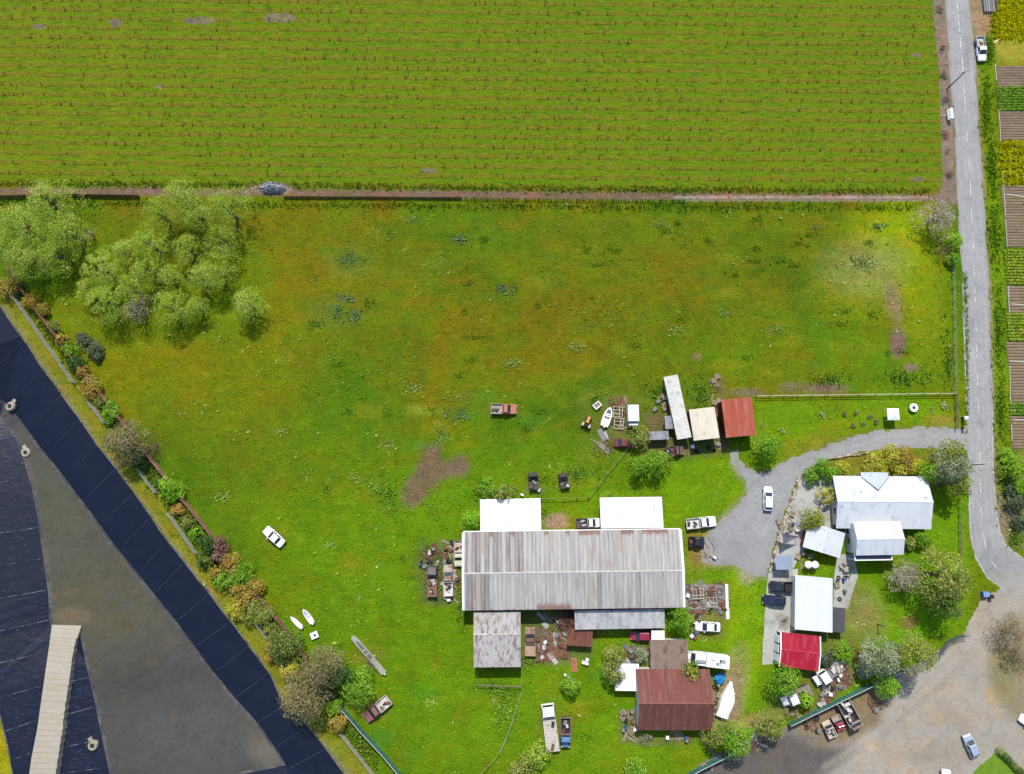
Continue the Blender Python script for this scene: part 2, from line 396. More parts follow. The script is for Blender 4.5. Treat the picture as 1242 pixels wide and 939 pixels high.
def ground_mat():
    m = bpy.data.materials.new('sward'); m.use_nodes = True; t = m.node_tree; b = t.nodes['Principled BSDF']
    b.inputs['Roughness'].default_value = 0.95; b.inputs['Specular IOR Level'].default_value = 0.1
    at = nn(t, 'ShaderNodeVertexColor', layer_name='Col'); tc = nn(t, 'ShaderNodeTexCoord')
    cur = at.outputs['Color']
    def layer(scale, lo, hi, tint, fac, det=4, sx=1.0):
        nonlocal cur
        mp = nn(t, 'ShaderNodeMapping'); mp.inputs['Scale'].default_value = (sx, 1, 1); t.links.new(tc.outputs['Object'], mp.inputs['Vector'])
        n = nn(t, 'ShaderNodeTexNoise'); n.inputs['Scale'].default_value = scale; n.inputs['Detail'].default_value = det; n.inputs['Roughness'].default_value = .6
        t.links.new(mp.outputs[0], n.inputs['Vector'])
        r = nn(t, 'ShaderNodeMapRange'); r.inputs['From Min'].default_value = lo; r.inputs['From Max'].default_value = hi; r.inputs['To Max'].default_value = fac
        t.links.new(n.outputs['Fac'], r.inputs['Value'])
        x = nn(t, 'ShaderNodeMix', data_type='RGBA', blend_type='MULTIPLY'); t.links.new(r.outputs[0], x.inputs['Factor'])
        t.links.new(cur, x.inputs['A']); x.inputs['B'].default_value = tint + (1,); cur = x.outputs['Result']
        return n
    layer(.22, .48, .62, (1.22, .90, 1.0), .75, 6, .6)
    layer(.42, .50, .66, (.74, .88, .8), .8, 6, .7)
    layer(.9, .50, .64, (.74, .86, .8), .8, 5, .55)
    layer(1.1, .54, .66, (1.24, .95, 1.1), .7, 5, .45)
    layer(.7, .54, .68, (1.35, 1.28, 1.9), .75, 6, .5)
    n = layer(3.0, .48, .66, (.62, .66, .6), .85, 5, .7)
    layer(2.2, .60, .70, (1.7, 1.55, 2.6), .7, 5)
    t.links.new(cur, b.inputs['Base Color'])
    bp = nn(t, 'ShaderNodeBump'); bp.inputs['Strength'].default_value = .8; bp.inputs['Distance'].default_value = .25
    t.links.new(n.outputs['Fac'], bp.inputs['Height']); t.links.new(bp.outputs[0], b.inputs['Normal'])
    return m
GM = ground_mat()
go = link('ground', raw_mesh('ground', np.stack([xf, yf, np.zeros(len(xf))], 1), q, GM, col)); tag(go, kind='structure')

# ------------------------------------------------------------------ roads and paved ground
ASPH = mat('asphalt', (172, 172, 172), .9, .10, 1.6, rand=0, bump=.2, col2=(150, 148, 146), amt2=.35)

WHT = mat('road_paint', (226, 222, 212), .7, .12, 3, col2=(184, 182, 180), amt2=.6)
def along(pts, s):
    for a, b in zip(pts[:-1], pts[1:]):
        L = math.hypot(b[0] - a[0], b[1] - a[1])
        if s <= L: return (a[0] + (b[0] - a[0]) * s / L, a[1] + (b[1] - a[1]) * s / L)
        s -= L
    return pts[-1]
def gravel_mat(name, dark=.72, warm=(1.10, 1.0, .9)):
    m = bpy.data.materials.new(name); m.use_nodes = True; t = m.node_tree; b = t.nodes['Principled BSDF']
    b.inputs['Roughness'].default_value = .95; b.inputs['Specular IOR Level'].default_value = .1
    at = nn(t, 'ShaderNodeVertexColor', layer_name='Col'); tc = nn(t, 'ShaderNodeTexCoord'); cur = at.outputs['Color']
    for sc_, lo, hi, tint, f_ in ((.16, .48, .62, warm, .8), (.5, .5, .66, (.88, .87, .86), .8), (1.6, .48, .66, (.86, .85, .84), .8), (4.5, .5, .66, (dark, dark, dark), .8), (2.4, .6, .7, (1.16, 1.15, 1.13), .8)):
        n = nn(t, 'ShaderNodeTexNoise'); n.inputs['Scale'].default_value = sc_; n.inputs['Detail'].default_value = 5; t.links.new(tc.outputs['Object'], n.inputs['Vector'])
        r = nn(t, 'ShaderNodeMapRange'); r.inputs['From Min'].default_value = lo; r.inputs['From Max'].default_value = hi; r.inputs['To Max'].default_value = f_; t.links.new(n.outputs['Fac'], r.inputs['Value'])
        x = nn(t, 'ShaderNodeMix', data_type='RGBA', blend_type='MULTIPLY'); t.links.new(r.outputs[0], x.inputs['Factor']); t.links.new(cur, x.inputs['A']); x.inputs['B'].default_value = tint + (1,); cur = x.outputs['Result']
    t.links.new(cur, b.inputs['Base Color']); return m
def grid_sheet(name, poly, z, m, paint_):
    """sheet on the 0.55 m grid, its cut edge pulled onto the outline, coloured vertex by vertex from the marks of the place"""
    global gpx, gpy, wob, col
    pw = [(p.x, p.y) for p in poly]; x0, x1 = min(p[0] for p in pw) - 1, max(p[0] for p in pw) + 1; y0, y1 = min(p[1] for p in pw) - 1, max(p[1] for p in pw) + 1
    ax = np.arange(x0, x1, .55); ay = np.arange(y0, y1, .55); XX, YY = np.meshgrid(ax, ay); vx, vy = XX.ravel(), YY.ravel()
    ii = np.arange(len(vx)).reshape(len(ay), len(ax)); qq = np.stack([ii[:-1, :-1], ii[:-1, 1:], ii[1:, 1:], ii[1:, :-1]], -1).reshape(-1, 4)
    qq = qq[sdist(vx[qq].mean(1), vy[qq].mean(1), pw) < 0]; used = np.unique(qq); sd = sdist(vx[used], vy[used], pw)
    bad = used[sd > 0]; bd = np.full(len(bad), 1e9); bx_, by_ = vx[bad].copy(), vy[bad].copy()
    for (a0, a1), (b0, b1) in zip(pw, pw[1:] + pw[:1]):
        ex, ey = b0 - a0, b1 - a1; tt = np.clip(((vx[bad] - a0) * ex + (vy[bad] - a1) * ey) / (ex * ex + ey * ey + 1e-9), 0, 1)
        qx_, qy_ = a0 + tt * ex, a1 + tt * ey; d = np.hypot(vx[bad] - qx_, vy[bad] - qy_); k = d < bd
        bd[k] = d[k]; bx_[k] = qx_[k]; by_[k] = qy_[k]
    vx[bad], vy[bad] = bx_, by_
    keepg = (gpx, gpy, wob, col)
    gpx, gpy = PIX(vx, vy, z); wob = (fbm(vx, vy, 5, 3, 5) - .5) * 14 + (fbm(vx, vy, 1.6, 2, 6) - .5) * 6; col = np.zeros((len(vx), 3))
    paint_(); cc_ = col * (.9 + .2 * fbm(vx, vy, 3, 3, 9))[:, None]
    gpx, gpy, wob, col = keepg
    o = link(name, raw_mesh(name, np.stack([vx, vy, np.full(len(vx), z)], 1), qq, m, cc_)); tag(o, kind='structure'); return o
def road_paint():
    setc((176, 176, 175), np.ones(len(gpx)))
    lane = lambda f_: [(a[0] + (b_[0] - a[0]) * f_, a[1] + (b_[1] - a[1]) * f_) for a, b_ in zip([along(ROAD_W[:15], q_ * 46) for q_ in range(17)], [along(ROAD_E[:13], q_ * 45) for q_ in range(17)])]
    for f_ in (.17, .36, .64, .83): streak(lane(f_), (194, 193, 193), 1.0, .6, 2, .2)
    for f_ in (.26, .74): streak(lane(f_), (170, 169, 170), .8, .5, 2, .3)
    for f_ in (.02, .98): streak(lane(f_), (166, 158, 146), 1.2, .7, 2, .3)
    for k in range(16): yy = R.uniform(0, 700); q_ = along(ROAD_W[:15], yy + 60); blob(q_[0] + R.uniform(5, 26), q_[1], R.uniform(2, 6), R.uniform(3, 14), R.choice([(150, 150, 152), (160, 158, 156), (190, 188, 186)]), .5, .5)
    blob(1200, 690, 26, 18, (156, 156, 156), .6, .7); area([(1196, 700), (1242, 700), (1300, 745), (1216, 722)], (186, 178, 166), .6, 10, 1)
road = grid_sheet('road', ragged(ROAD, 7, .45, 3), .008, gravel_mat('road_asphalt', .86, (1.0, 1.0, 1.0)), road_paint)
def stripe(a, b, wd, z, name, parent, m):
    a = P(*a); b = P(*b); d = (b - a).normalized(); n_ = Vector((-d.y, d.x, 0)) * wd / 2
    return sheet(name, [a - n_, b - n_, b + n_, a + n_], z, m, None, parent)
CL = [(1160, -10), (1161.5, 12), (1166, 60), (1170, 118), (1172.5, 160), (1176, 205), (1178.5, 260), (1181, 310), (1183, 370), (1185, 430), (1187, 500), (1188.5, 560), (1190, 620), (1193, 655), (1199, 676), (1210, 690)]
s = 2.0; tot = sum(math.hypot(b[0] - a[0], b[1] - a[1]) for a, b in zip(CL[:-1], CL[1:]))
while s < tot - 10:
    g = 22 if s < 150 else 19
    stripe(along(CL, s), along(CL, s + g), .2 if s < 110 else .16, .012, 'centre_line_dash', road, WHT); s += g + (3 if s < 110 else 14)
def edge_line(pts, off, rows):
    for i in range(len(pts) - 1):
        a, b = pts[i], pts[i + 1]
        stripe((a[0] + off, a[1]), (b[0] + off, b[1]), .11, .012, 'edge_line', road, WHT)
edge_line(ROAD_W[8:11], 1.0, 0); edge_line(ROAD_W[12:17], 1.6, 0); edge_line(ROAD_E[8:14], -1.6, 0)
DIRT = mat('yard_dirt', (174, 166, 154), .95, .10, .5, col2=(150, 132, 114), amt2=.42, bump=.4)
def yard_paint():
    setc((182, 175, 162), np.ones(len(gpx)))
    area([(830, 960), (862, 915), (915, 893), (958, 880), (990, 896), (1030, 905), (1020, 925), (975, 960), (900, 1000)], (106, 102, 98), .95, 14, 1.2)
    area([(958, 882), (1056, 831), (1078, 850), (1072, 878), (1030, 898), (990, 894)], (148, 130, 98), .95, 5, 1)
    blob(1010, 895, 26, 8, (150, 132, 88), .7, .5, -.3)
    for pts in ([(1230, 728), (1190, 780), (1130, 850), (1040, 920), (980, 960)], [(1215, 735), (1160, 800), (1090, 870), (1000, 930)], [(1242, 770), (1190, 840), (1120, 900), (1080, 960)], [(1200, 720), (1150, 790), (1085, 858)]):
        streak(pts, (194, 186, 172), 2.2, .45, 3.5, .4)
    for pts in ([(1175, 800), (1120, 850), (1070, 890)], [(1150, 860), (1190, 890), (1240, 905)]): streak(pts, (150, 140, 128), 2.0, .35, 4, .6)
    area([(1205, 770), (1222, 742), (1330, 740), (1330, 880), (1240, 872), (1222, 868), (1204, 838), (1196, 800)], (156, 146, 112), .9, 8, 1)
    blob(1215, 815, 14, 30, (150, 148, 92), .6, .6)
    area([(1193, 835), (1200, 835), (1210, 858), (1218, 872), (1208, 872), (1198, 855)], (206, 172, 126), .8, 3, .6)
    for (a, b_, r_) in ((1136, 872, 7), (1124, 900, 4), (1157, 894, 4), (1078, 876, 3), (1060, 905, 6), (1192, 870, 3), (1110, 935, 5)): blob(a, b_, r_, r_ * .7, (210, 184, 150), .75, .5)
    blob(1160, 870, 34, 14, (176, 156, 132), .5, .7); blob(1170, 895, 26, 12, (176, 178, 172), .5, .7); blob(1130, 915, 40, 16, (166, 152, 134), .5, .7)
    streak([(1168, 770), (1140, 790), (1100, 822)], (126, 106, 88), 3, .6, 4)
def drive_paint():
    setc((174, 174, 172), np.ones(len(gpx)))
    streak(DRIVE[:10], (160, 154, 128), 1.0, .6, 4, .6); streak(DRIVE[17:27], (158, 152, 126), 2.0, .7, 6, .8)
    for pts in ([(1170, 528), (1080, 529), (1000, 552), (940, 590), (915, 640)], [(1170, 537), (1080, 537), (1005, 560), (950, 600), (925, 650)]): streak(pts, (194, 194, 194), 1.6, .5, 2.5, .2)
    blob(892, 560, 5, 14, (170, 168, 150), .6, .5); blob(880, 660, 30, 24, (166, 166, 168), .5, .7); blob(1000, 540, 8, 4, (150, 130, 110), .5, .5)
YM = gravel_mat('yard_gravel')
yard = grid_sheet('yard', ragged(YARD, 6, 1.4, 4), .004, YM, yard_paint)
GRV = mat('driveway_gravel', (178, 178, 176), .95, .10, .8, col2=(154, 152, 146), amt2=.4, bump=.3)
grid_sheet('gravel_driveway', ragged(DRIVE, 5, 1.8, 5), .012, gravel_mat('drive_gravel', .8, (.97, .97, .98)), drive_paint)
CON = mat('pale_concrete', (196, 196, 188), .9, .08, .7, col2=(164, 160, 150), amt2=.4)
for i, p in enumerate(PATHS): sheet('concrete_path', ragged(p, 8, .5, 20 + i), .016 + .0042 * (i % 2), CON)
sheet('lawn', ragged([(1176, 945), (1185, 932), (1206, 914), (1212, 913), (1250, 945), (1240, 990), (1176, 990)], 5, .6, 31), .0125, mat('lawn_grass', (112, 150, 30), .95, .15, 1.5, bump=.5))

# ------------------------------------------------------------------ vineyard field
def field_mat():
    m = bpy.data.materials.new('vineyard_sward'); m.use_nodes = True; t = m.node_tree; b = t.nodes['Principled BSDF']
    b.inputs['Roughness'].default_value = .95; b.inputs['Specular IOR Level'].default_value = .1
    tc = nn(t, 'ShaderNodeTexCoord'); sp = nn(t, 'ShaderNodeSeparateXYZ'); t.links.new(tc.outputs['Object'], sp.inputs[0])
    n0 = nn(t, 'ShaderNodeTexNoise'); n0.inputs['Scale'].default_value = .12; n0.inputs['Detail'].default_value = 5; t.links.new(tc.outputs['Object'], n0.inputs['Vector'])
    mpx = nn(t, 'ShaderNodeMapping'); mpx.inputs['Scale'].default_value = (.35, 1.4, 1); t.links.new(tc.outputs['Object'], mpx.inputs['Vector'])
    n1 = nn(t, 'ShaderNodeTexNoise'); n1.inputs['Scale'].default_value = 1.0; n1.inputs['Detail'].default_value = 6; n1.inputs['Roughness'].default_value = .65; t.links.new(mpx.outputs[0], n1.inputs['Vector'])
    n2 = nn(t, 'ShaderNodeTexNoise'); n2.inputs['Scale'].default_value = 3.0; n2.inputs['Detail'].default_value = 5; t.links.new(tc.outputs['Object'], n2.inputs['Vector'])
    def math_(op, a, b_=None):
        x = nn(t, 'ShaderNodeMath', operation=op)
        for i, q_ in enumerate((a, b_)):
            if q_ is None: continue
            if isinstance(q_, (int, float)): x.inputs[i].default_value = q_
            else: t.links.new(q_, x.inputs[i])
        return x.outputs[0]
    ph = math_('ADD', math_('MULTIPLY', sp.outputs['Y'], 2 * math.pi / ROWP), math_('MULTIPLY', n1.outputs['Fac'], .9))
    cs = math_('COSINE', math_('SUBTRACT', ph, .55))
    f = math_('ADD', math_('MULTIPLY', cs, .36), math_('MULTIPLY', math_('SUBTRACT', n1.outputs['Fac'], .5), 2.6))
    def ramp(v, lo, hi, to=1.0):
        r = nn(t, 'ShaderNodeMapRange'); r.inputs['From Min'].default_value = lo; r.inputs['From Max'].default_value = hi; r.inputs['To Max'].default_value = to
        t.links.new(v, r.inputs['Value']); return r.outputs[0]
    def mixc(a, b_, fac):
        x = nn(t, 'ShaderNodeMix', data_type='RGBA'); t.links.new(fac, x.inputs['Factor'])
        for k_, v in (('A', a), ('B', b_)):
            if isinstance(v, tuple): x.inputs[k_].default_value = alb(v) + (1,)
            else: t.links.new(v, x.inputs[k_])
        return x.outputs['Result']
    g = mixc((140, 146, 8), (116, 140, 8), ramp(n0.outputs['Fac'], .4, .62))
    xg = ramp(sp.outputs['X'], -60, 70)
    g = mixc(g, (106, 144, 14), math_('MULTIPLY', xg, .6))
    br = mixc((138, 126, 26), (146, 116, 52), ramp(n2.outputs['Fac'], .4, .65))
    c = mixc(g, br, ramp(f, -.07, .40, .88))
    c = mixc(c, (72, 114, 8), ramp(f, -.3, -.8, .45))
    n4 = nn(t, 'ShaderNodeTexNoise'); n4.inputs['Scale'].default_value = 1.3; n4.inputs['Detail'].default_value = 5; t.links.new(mpx.outputs[0], n4.inputs['Vector'])
    c = mixc(c, (64, 108, 8), ramp(n4.outputs['Fac'], .55, .68, .75)); c = mixc(c, (158, 158, 36), ramp(n4.outputs['Fac'], .42, .30, .6))
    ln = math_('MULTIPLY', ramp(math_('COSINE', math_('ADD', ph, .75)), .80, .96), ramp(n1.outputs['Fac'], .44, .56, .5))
    c = mixc(c, (66, 92, 14), ln)  # row shade and greenery painted as a dark band south of each row
    n3 = nn(t, 'ShaderNodeTexNoise'); n3.inputs['Scale'].default_value = .28; n3.inputs['Detail'].default_value = 4; t.links.new(mpx.outputs[0], n3.inputs['Vector'])
    c = mixc(c, (148, 130, 112), ramp(n3.outputs['Fac'], .72, .78, .7))
    x = nn(t, 'ShaderNodeMix', data_type='RGBA', blend_type='MULTIPLY'); t.links.new(ramp(n2.outputs['Fac'], .45, .62), x.inputs['Factor']); t.links.new(c, x.inputs['A']); x.inputs['B'].default_value = (.66, .72, .66, 1)
    t.links.new(x.outputs['Result'], b.inputs['Base Color'])
    bp = nn(t, 'ShaderNodeBump'); bp.inputs['Strength'].default_value = .7; bp.inputs['Distance'].default_value = .2
    t.links.new(n2.outputs['Fac'], bp.inputs['Height']); t.links.new(bp.outputs[0], b.inputs['Normal'])
    return m
fa, fb = P(0, 209), P(1130, 219)
FANG = math.atan2(fb.y - fa.y, fb.x - fa.x); ROWP = 2.24
fo = Vector((fa.x, fa.y, 0)); fu = Vector((math.cos(FANG), math.sin(FANG), 0)); fv = Vector((-fu.y, fu.x, 0))
fpoly = [P(*p) for p in FIELD]
loc_poly = [(((p - fo).dot(fu)), ((p - fo).dot(fv))) for p in ragged(FIELD, 9, .9, 41)]
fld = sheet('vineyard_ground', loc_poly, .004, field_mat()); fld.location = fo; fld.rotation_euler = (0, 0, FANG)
BARE = mat('bare_soil', (120, 108, 86), .95, .2, 1.2, col2=(150, 142, 70), amt2=.4, bump=.4)
for i, (cx_, cy_, rx, ry) in enumerate([(242, 25, 20, 4.5), (340, 22, 20, 6), (140, 28, 8, 5), (48, 32, 8, 4), (193, 106, 4, 3), (520, 207, 12, 3), (1112, 67, 8, 2.4), (1112, 217, 9, 2.6)]):
    sheet('bare_soil_patch', ragged([(cx_ + rx * math.cos(a), cy_ + ry * math.sin(a)) for a in [k * math.pi / 6 for k in range(12)]], 3, 1.3, 60 + i), .008 + .004 * (i % 3), BARE)

# ------------------------------------------------------------------ pond: lined basin, murky floor water, seams, ramp
DEP = -3.4
from mathutils.geometry import delaunay_2d_cdt
def basin():
    pts = [P(*p) for p in RIM]; toe = [P(px, py, DEP) for px, py in TOE]
    def dens(lst, st_):
        out = []
        for a, b in zip(lst, lst[1:] + lst[:1]):
            k = max(1, int((b - a).length / st_))
            out += [a.lerp(b, i / k) for i in range(k)]
        return out
    pts = dens(pts, 2.0); toe = dens(toe, 2.0)
    v2 = [Vector((p.x, p.y)) for p in pts + toe]; n, m_ = len(pts), len(toe)
    ed = [(i, (i + 1) % n) for i in range(n)] + [(n + i, n + (i + 1) % m_) for i in range(m_)]
    ov, oe, of, src, _, _ = delaunay_2d_cdt(v2, ed, [], 0, 1e-5)
    rimp = [(p.x, p.y) for p in pts]; toep = [(p.x, p.y) for p in toe]
    z = []
    for i, s_ in enumerate(src):
        z.append(.03 if (s_ and s_[0] < n) else DEP)
    fx_ = np.array([[sum(ov[i].x for i in f) / 3, sum(ov[i].y for i in f) / 3] for f in of])
    k1 = sdist(fx_[:, 0], fx_[:, 1], rimp) < 0; k2 = sdist(fx_[:, 0], fx_[:, 1], toep) > 0
    fs = [tuple(f) for f, a, b in zip(of, k1, k2) if a and b]
    vs = [(v.x, v.y, zz) for v, zz in zip(ov, z)]
    me = bpy.data.meshes.new('pond_liner'); me.from_pydata(vs, [], fs)
    return me, pts, toe
LINER = bpy.data.materials.new('pond_liner'); LINER.use_nodes = True
t = LINER.node_tree; b = t.nodes['Principled BSDF']
b.inputs['Base Color'].default_value = (.012, .015, .034, 1); b.inputs['Roughness'].default_value = .45; b.inputs['Specular IOR Level'].default_value = .22
tc = nn(t, 'ShaderNodeTexCoord'); mp = nn(t, 'ShaderNodeMapping'); mp.inputs['Rotation'].default_value = (0, 0, math.radians(-14)); mp.inputs['Scale'].default_value = (.07, .42, 1)
t.links.new(tc.outputs['Object'], mp.inputs['Vector'])
nz = nn(t, 'ShaderNodeTexNoise'); nz.inputs['Scale'].default_value = 1.6; nz.inputs['Detail'].default_value = 5; nz.inputs['Distortion'].default_value = .6
t.links.new(mp.outputs[0], nz.inputs['Vector'])
sp = nn(t, 'ShaderNodeSeparateXYZ'); t.links.new(tc.outputs['Object'], sp.inputs[0])
# loose, wrinkled sheet on the west bank; taut on the east bank
pl = P(75, 640, DEP); pr = P(105, 640, DEP)
dd = nn(t, 'ShaderNodeVectorMath', operation='DOT_PRODUCT'); t.links.new(tc.outputs['Object'], dd.inputs[0]); dd.inputs[1].default_value = (.90, .44, 0)
wr = nn(t, 'ShaderNodeMapRange'); c0 = P(60, 640, DEP).dot(Vector((.90, .44, 0)))
wr.inputs['From Min'].default_value = c0 + 9; wr.inputs['From Max'].default_value = c0 - 1
t.links.new(dd.outputs['Value'], wr.inputs['Value'])
bp = nn(t, 'ShaderNodeBump'); bp.inputs['Distance'].default_value = .07; t.links.new(nz.outputs['Fac'], bp.inputs['Height']); t.links.new(wr.outputs[0], bp.inputs['Strength'])
t.links.new(bp.outputs[0], b.inputs['Normal'])
du = nn(t, 'ShaderNodeTexNoise'); du.inputs['Scale'].default_value = .35; du.inputs['Detail'].default_value = 6; t.links.new(tc.outputs['Object'], du.inputs['Vector'])
dm = nn(t, 'ShaderNodeMapRange'); dm.inputs['From Min'].default_value = .45; dm.inputs['From Max'].default_value = .75; dm.inputs['To Max'].default_value = .22; t.links.new(du.outputs['Fac'], dm.inputs['Value'])
xx = nn(t, 'ShaderNodeMix', data_type='RGBA'); t.links.new(dm.outputs[0], xx.inputs['Factor']); xx.inputs['A'].default_value = (.0042, .0068, .0185, 1); xx.inputs['B'].default_value = (.018, .021, .034, 1)
t.links.new(xx.outputs['Result'], b.inputs['Base Color'])
me, rimw, toew = basin(); me.materials.append(LINER)
bm = bmesh.new(); bm.from_mesh(me); bmesh.ops.recalc_face_normals(bm, faces=bm.faces)
if sum(f.normal.z for f in bm.faces) < 0: bmesh.ops.reverse_faces(bm, faces=bm.faces)
bm.to_mesh(me); bm.free()
liner = link('pond_liner', me); tag(liner, kind='structure')
# flange of the liner lying on the bank
ml = M(); nr = len(rimw)
cen = sum(rimw, Vector()) / nr
ring_o = []
for i in range(nr):
    a, b_, c = rimw[i - 1], rimw[i], rimw[(i + 1) % nr]; d = (c - a).normalized(); n_ = Vector((d.y, -d.x, 0))
    if sdist(np.array([b_.x + n_.x]), np.array([b_.y + n_.y]), [(p.x, p.y) for p in rimw])[0] < 0: n_ = -n_
    ring_o.append(b_ + n_ * (.30 + R.uniform(-.12, .16)))
for i in range(nr):
    j = (i + 1) % nr
    ml.add([(rimw[i].x, rimw[i].y, .034), (rimw[j].x, rimw[j].y, .034), (ring_o[j].x, ring_o[j].y, .02), (ring_o[i].x, ring_o[i].y, .02)], [(0, 1, 2, 3)])
ml.build('liner_edge', mat('liner_edge', (120, 112, 96), .8, .3, 1.0, col2=(60, 58, 60), amt2=.4), liner)
FLO = mat('pond_floor', (112, 108, 96), .5, .14, 1.4, col2=(124, 114, 88), amt2=.40, bump=.10, spec=.3)
def pond_paint():
    setc((90, 90, 86), np.ones(len(gpx)))
    area([(20, 530), (120, 620), (220, 760), (160, 790), (90, 790), (40, 640)], (98, 98, 80), .8, 40, 2)
    blob(120, 740, 70, 40, (104, 98, 78), .6, .7); blob(75, 620, 30, 60, (94, 100, 78), .6, .7); blob(170, 830, 60, 30, (80, 80, 74), .6, .7); blob(240, 890, 80, 40, (98, 97, 94), .7, .7)
    blob(325, 912, 24, 16, (128, 120, 106), .8, .6, .7); blob(85, 748, 22, 10, (138, 120, 92), .7, .5)
    for k in range(50): blob(R.uniform(60, 260), R.uniform(600, 900), R.uniform(3, 12), R.uniform(2, 6), R.choice([(118, 104, 76), (94, 98, 98), (82, 82, 68), (108, 104, 88)]), .35, .7)
    streak(TOE[2:14], (116, 112, 104), 1.2, .5, 3, .4); streak(TOE[24:30], (134, 120, 104), 2.0, .6, 4, .4)
WM = gravel_mat('murky_floor', .84, (1.03, 1.0, .92)); WM.node_tree.nodes['Principled BSDF'].inputs['Roughness'].default_value = .45
floor = grid_sheet('pond_water', toew, DEP + .02, WM, pond_paint)
PALE = mat('silt_margin', (104, 102, 98), .8, .2, 1.0, col2=(72, 72, 78), amt2=.6)
SEAM = mat('liner_seam', (72, 78, 100), .5, .2, 2)
from mathutils.bvhtree import BVHTree
_bv = BVHTree.FromPolygons([v.co for v in me.vertices], [tuple(p.vertices) for p in me.polygons])
def onliner(px_, py_):                                 # the point of the liner that a pixel looks at
    o_ = Vector((0, 0, H)); d_ = (P(px_, py_, -5) - o_).normalized(); h_ = _bv.ray_cast(o_, d_)[0]
    return h_ if h_ is not None else P(px_, py_, DEP)
def seam(a, b_, wd=.12, up=.02):
    m_ = M(); k = 14; rr = []; pts = [onliner(a[0] + (b_[0] - a[0]) * i / k, a[1] + (b_[1] - a[1]) * i / k) for i in range(k + 1)]
    d = pts[-1] - pts[0]; d2 = Vector((-d.y, d.x, 0)).normalized() * wd / 2
    for i in range(k + 1):
        p = pts[i] + Vector((0, 0, up)) + d2 * R.uniform(-.4, .4)
        rr.append([p - d2, p - d2 * .3 + Vector((0, 0, .05)), p + d2 * .3 + Vector((0, 0, .05)), p + d2])
    m_.loft(rr); m_.build('seam', SEAM, liner)
for (a, c) in [((28, 414), (0, 441)), ((51, 449), (21, 480)), ((73, 479), (44, 516)), ((95, 509), (65, 543)), ((117, 541), (86, 572)), ((140, 570), (108, 601)), ((161, 599), (129, 630)), ((182, 629), (150, 660)), ((200, 660), (172, 691)),
               ((222, 684), (190, 718)), ((252, 722), (216, 752)), ((277, 756), (239, 783)), ((300, 785), (264, 814)), ((324, 818), (286, 846)), ((345, 856), (312, 876)), ((370, 883), (336, 906)), ((392, 910), (352, 932))]:
    seam(a, c, .12, .03)
SEAM = mat('liner_fold_glint', (138, 142, 156), .5, .5, 1.2, col2=(40, 44, 66), amt2=.6)  # wrinkle glints painted into the pale, broken colour of the folds
for (a, c) in [((-60, 534), (18, 512)), ((-60, 600), (32, 578)), ((-40, 653), (45, 640)), ((-40, 693), (50, 678)), ((-40, 733), (56, 716)), ((-30, 772), (60, 752)), ((-30, 811), (58, 791)), ((-25, 853), (51, 832)), ((4, 888), (44, 874)), ((20, 920), (36, 914)),
               ((92, 786), (102, 783)), ((88, 826), (107, 822)), ((84, 866), (115, 857)), ((80, 906), (122, 897)), ((74, 938), (130, 931))]:
    seam(a, c, .12, .03)
# creases of the slack sheet on the west bank
cr = M(); rc = random.Random(12)
for k in range(620):
    if k < 450: x_, y_ = rc.uniform(-8, 56), rc.uniform(505, 930); lim = np.interp(y_, [505, 560, 700, 760, 930], [14, 28, 54, 60, 36])
    else: x_, y_ = rc.uniform(76, 118), rc.uniform(800, 936); lim = np.interp(y_, [800, 860, 936], [100, 112, 128])
    if x_ > lim - 3 or (k < 450 and y_ > 860 and x_ < (y_ - 860) * .22): continue
    L_ = rc.uniform(3, 13); sl2 = rc.choice([-.2, -.2, -.15, -.9, .3]) + rc.uniform(-.12, .12)
    pts = [onliner(x_ + L_ * i / 4, y_ + L_ * i / 4 * sl2 + rc.uniform(-.5, .5)) for i in range(5)]
    d = pts[-1] - pts[0]; d2 = Vector((-d.y, d.x, 0)).normalized(); rr = []
    for i, p in enumerate(pts):
        f_ = (0.2, .8, 1, .7, .2)[i]; rr.append([p - d2 * .07 * f_, p - d2 * .01 + Vector((0, 0, .02 + .10 * f_)), p + d2 * .01 + Vector((0, 0, .02 + .10 * f_)), p + d2 * .07 * f_])
    cr.loft(rr)
tag(cr.build('creases', mat('creased_liner', (58, 64, 96), .35, .4, 1.5, spec=.6), liner), kind='stuff')
# silt line where the murky water meets the liner
nt_ = len(toew); sl_ = M(); rr = random.Random(5); rin = []
tp_ = [(p.x, p.y) for p in toew]
for i in range(nt_):
    a, c = toew[i - 1], toew[(i + 1) % nt_]; d = (c - a).normalized(); n_ = Vector((-d.y, d.x, 0)); p = toew[i]
    if sdist(np.array([p.x + n_.x * .5]), np.array([p.y + n_.y * .5]), tp_)[0] > 0: n_ = -n_
    rin.append((p, p - n_ * .22, p + n_ * rr.uniform(.1, .5)))
for i in range(nt_):
    (p0, o0, i0), (p1, o1, i1) = rin[i], rin[(i + 1) % nt_]
    if (p1 - p0).length > 6: continue
    sl_.add([(o0.x, o0.y, DEP + .14), (o1.x, o1.y, DEP + .14), (p1.x, p1.y, DEP + .06), (p0.x, p0.y, DEP + .06)], [(0, 1, 2, 3)])
    sl_.add([(p0.x, p0.y, DEP + .06), (p1.x, p1.y, DEP + .06), (i1.x, i1.y, DEP + .024), (i0.x, i0.y, DEP + .024)], [(0, 1, 2, 3)])
sl_.build('silt_margin', PALE, floor)
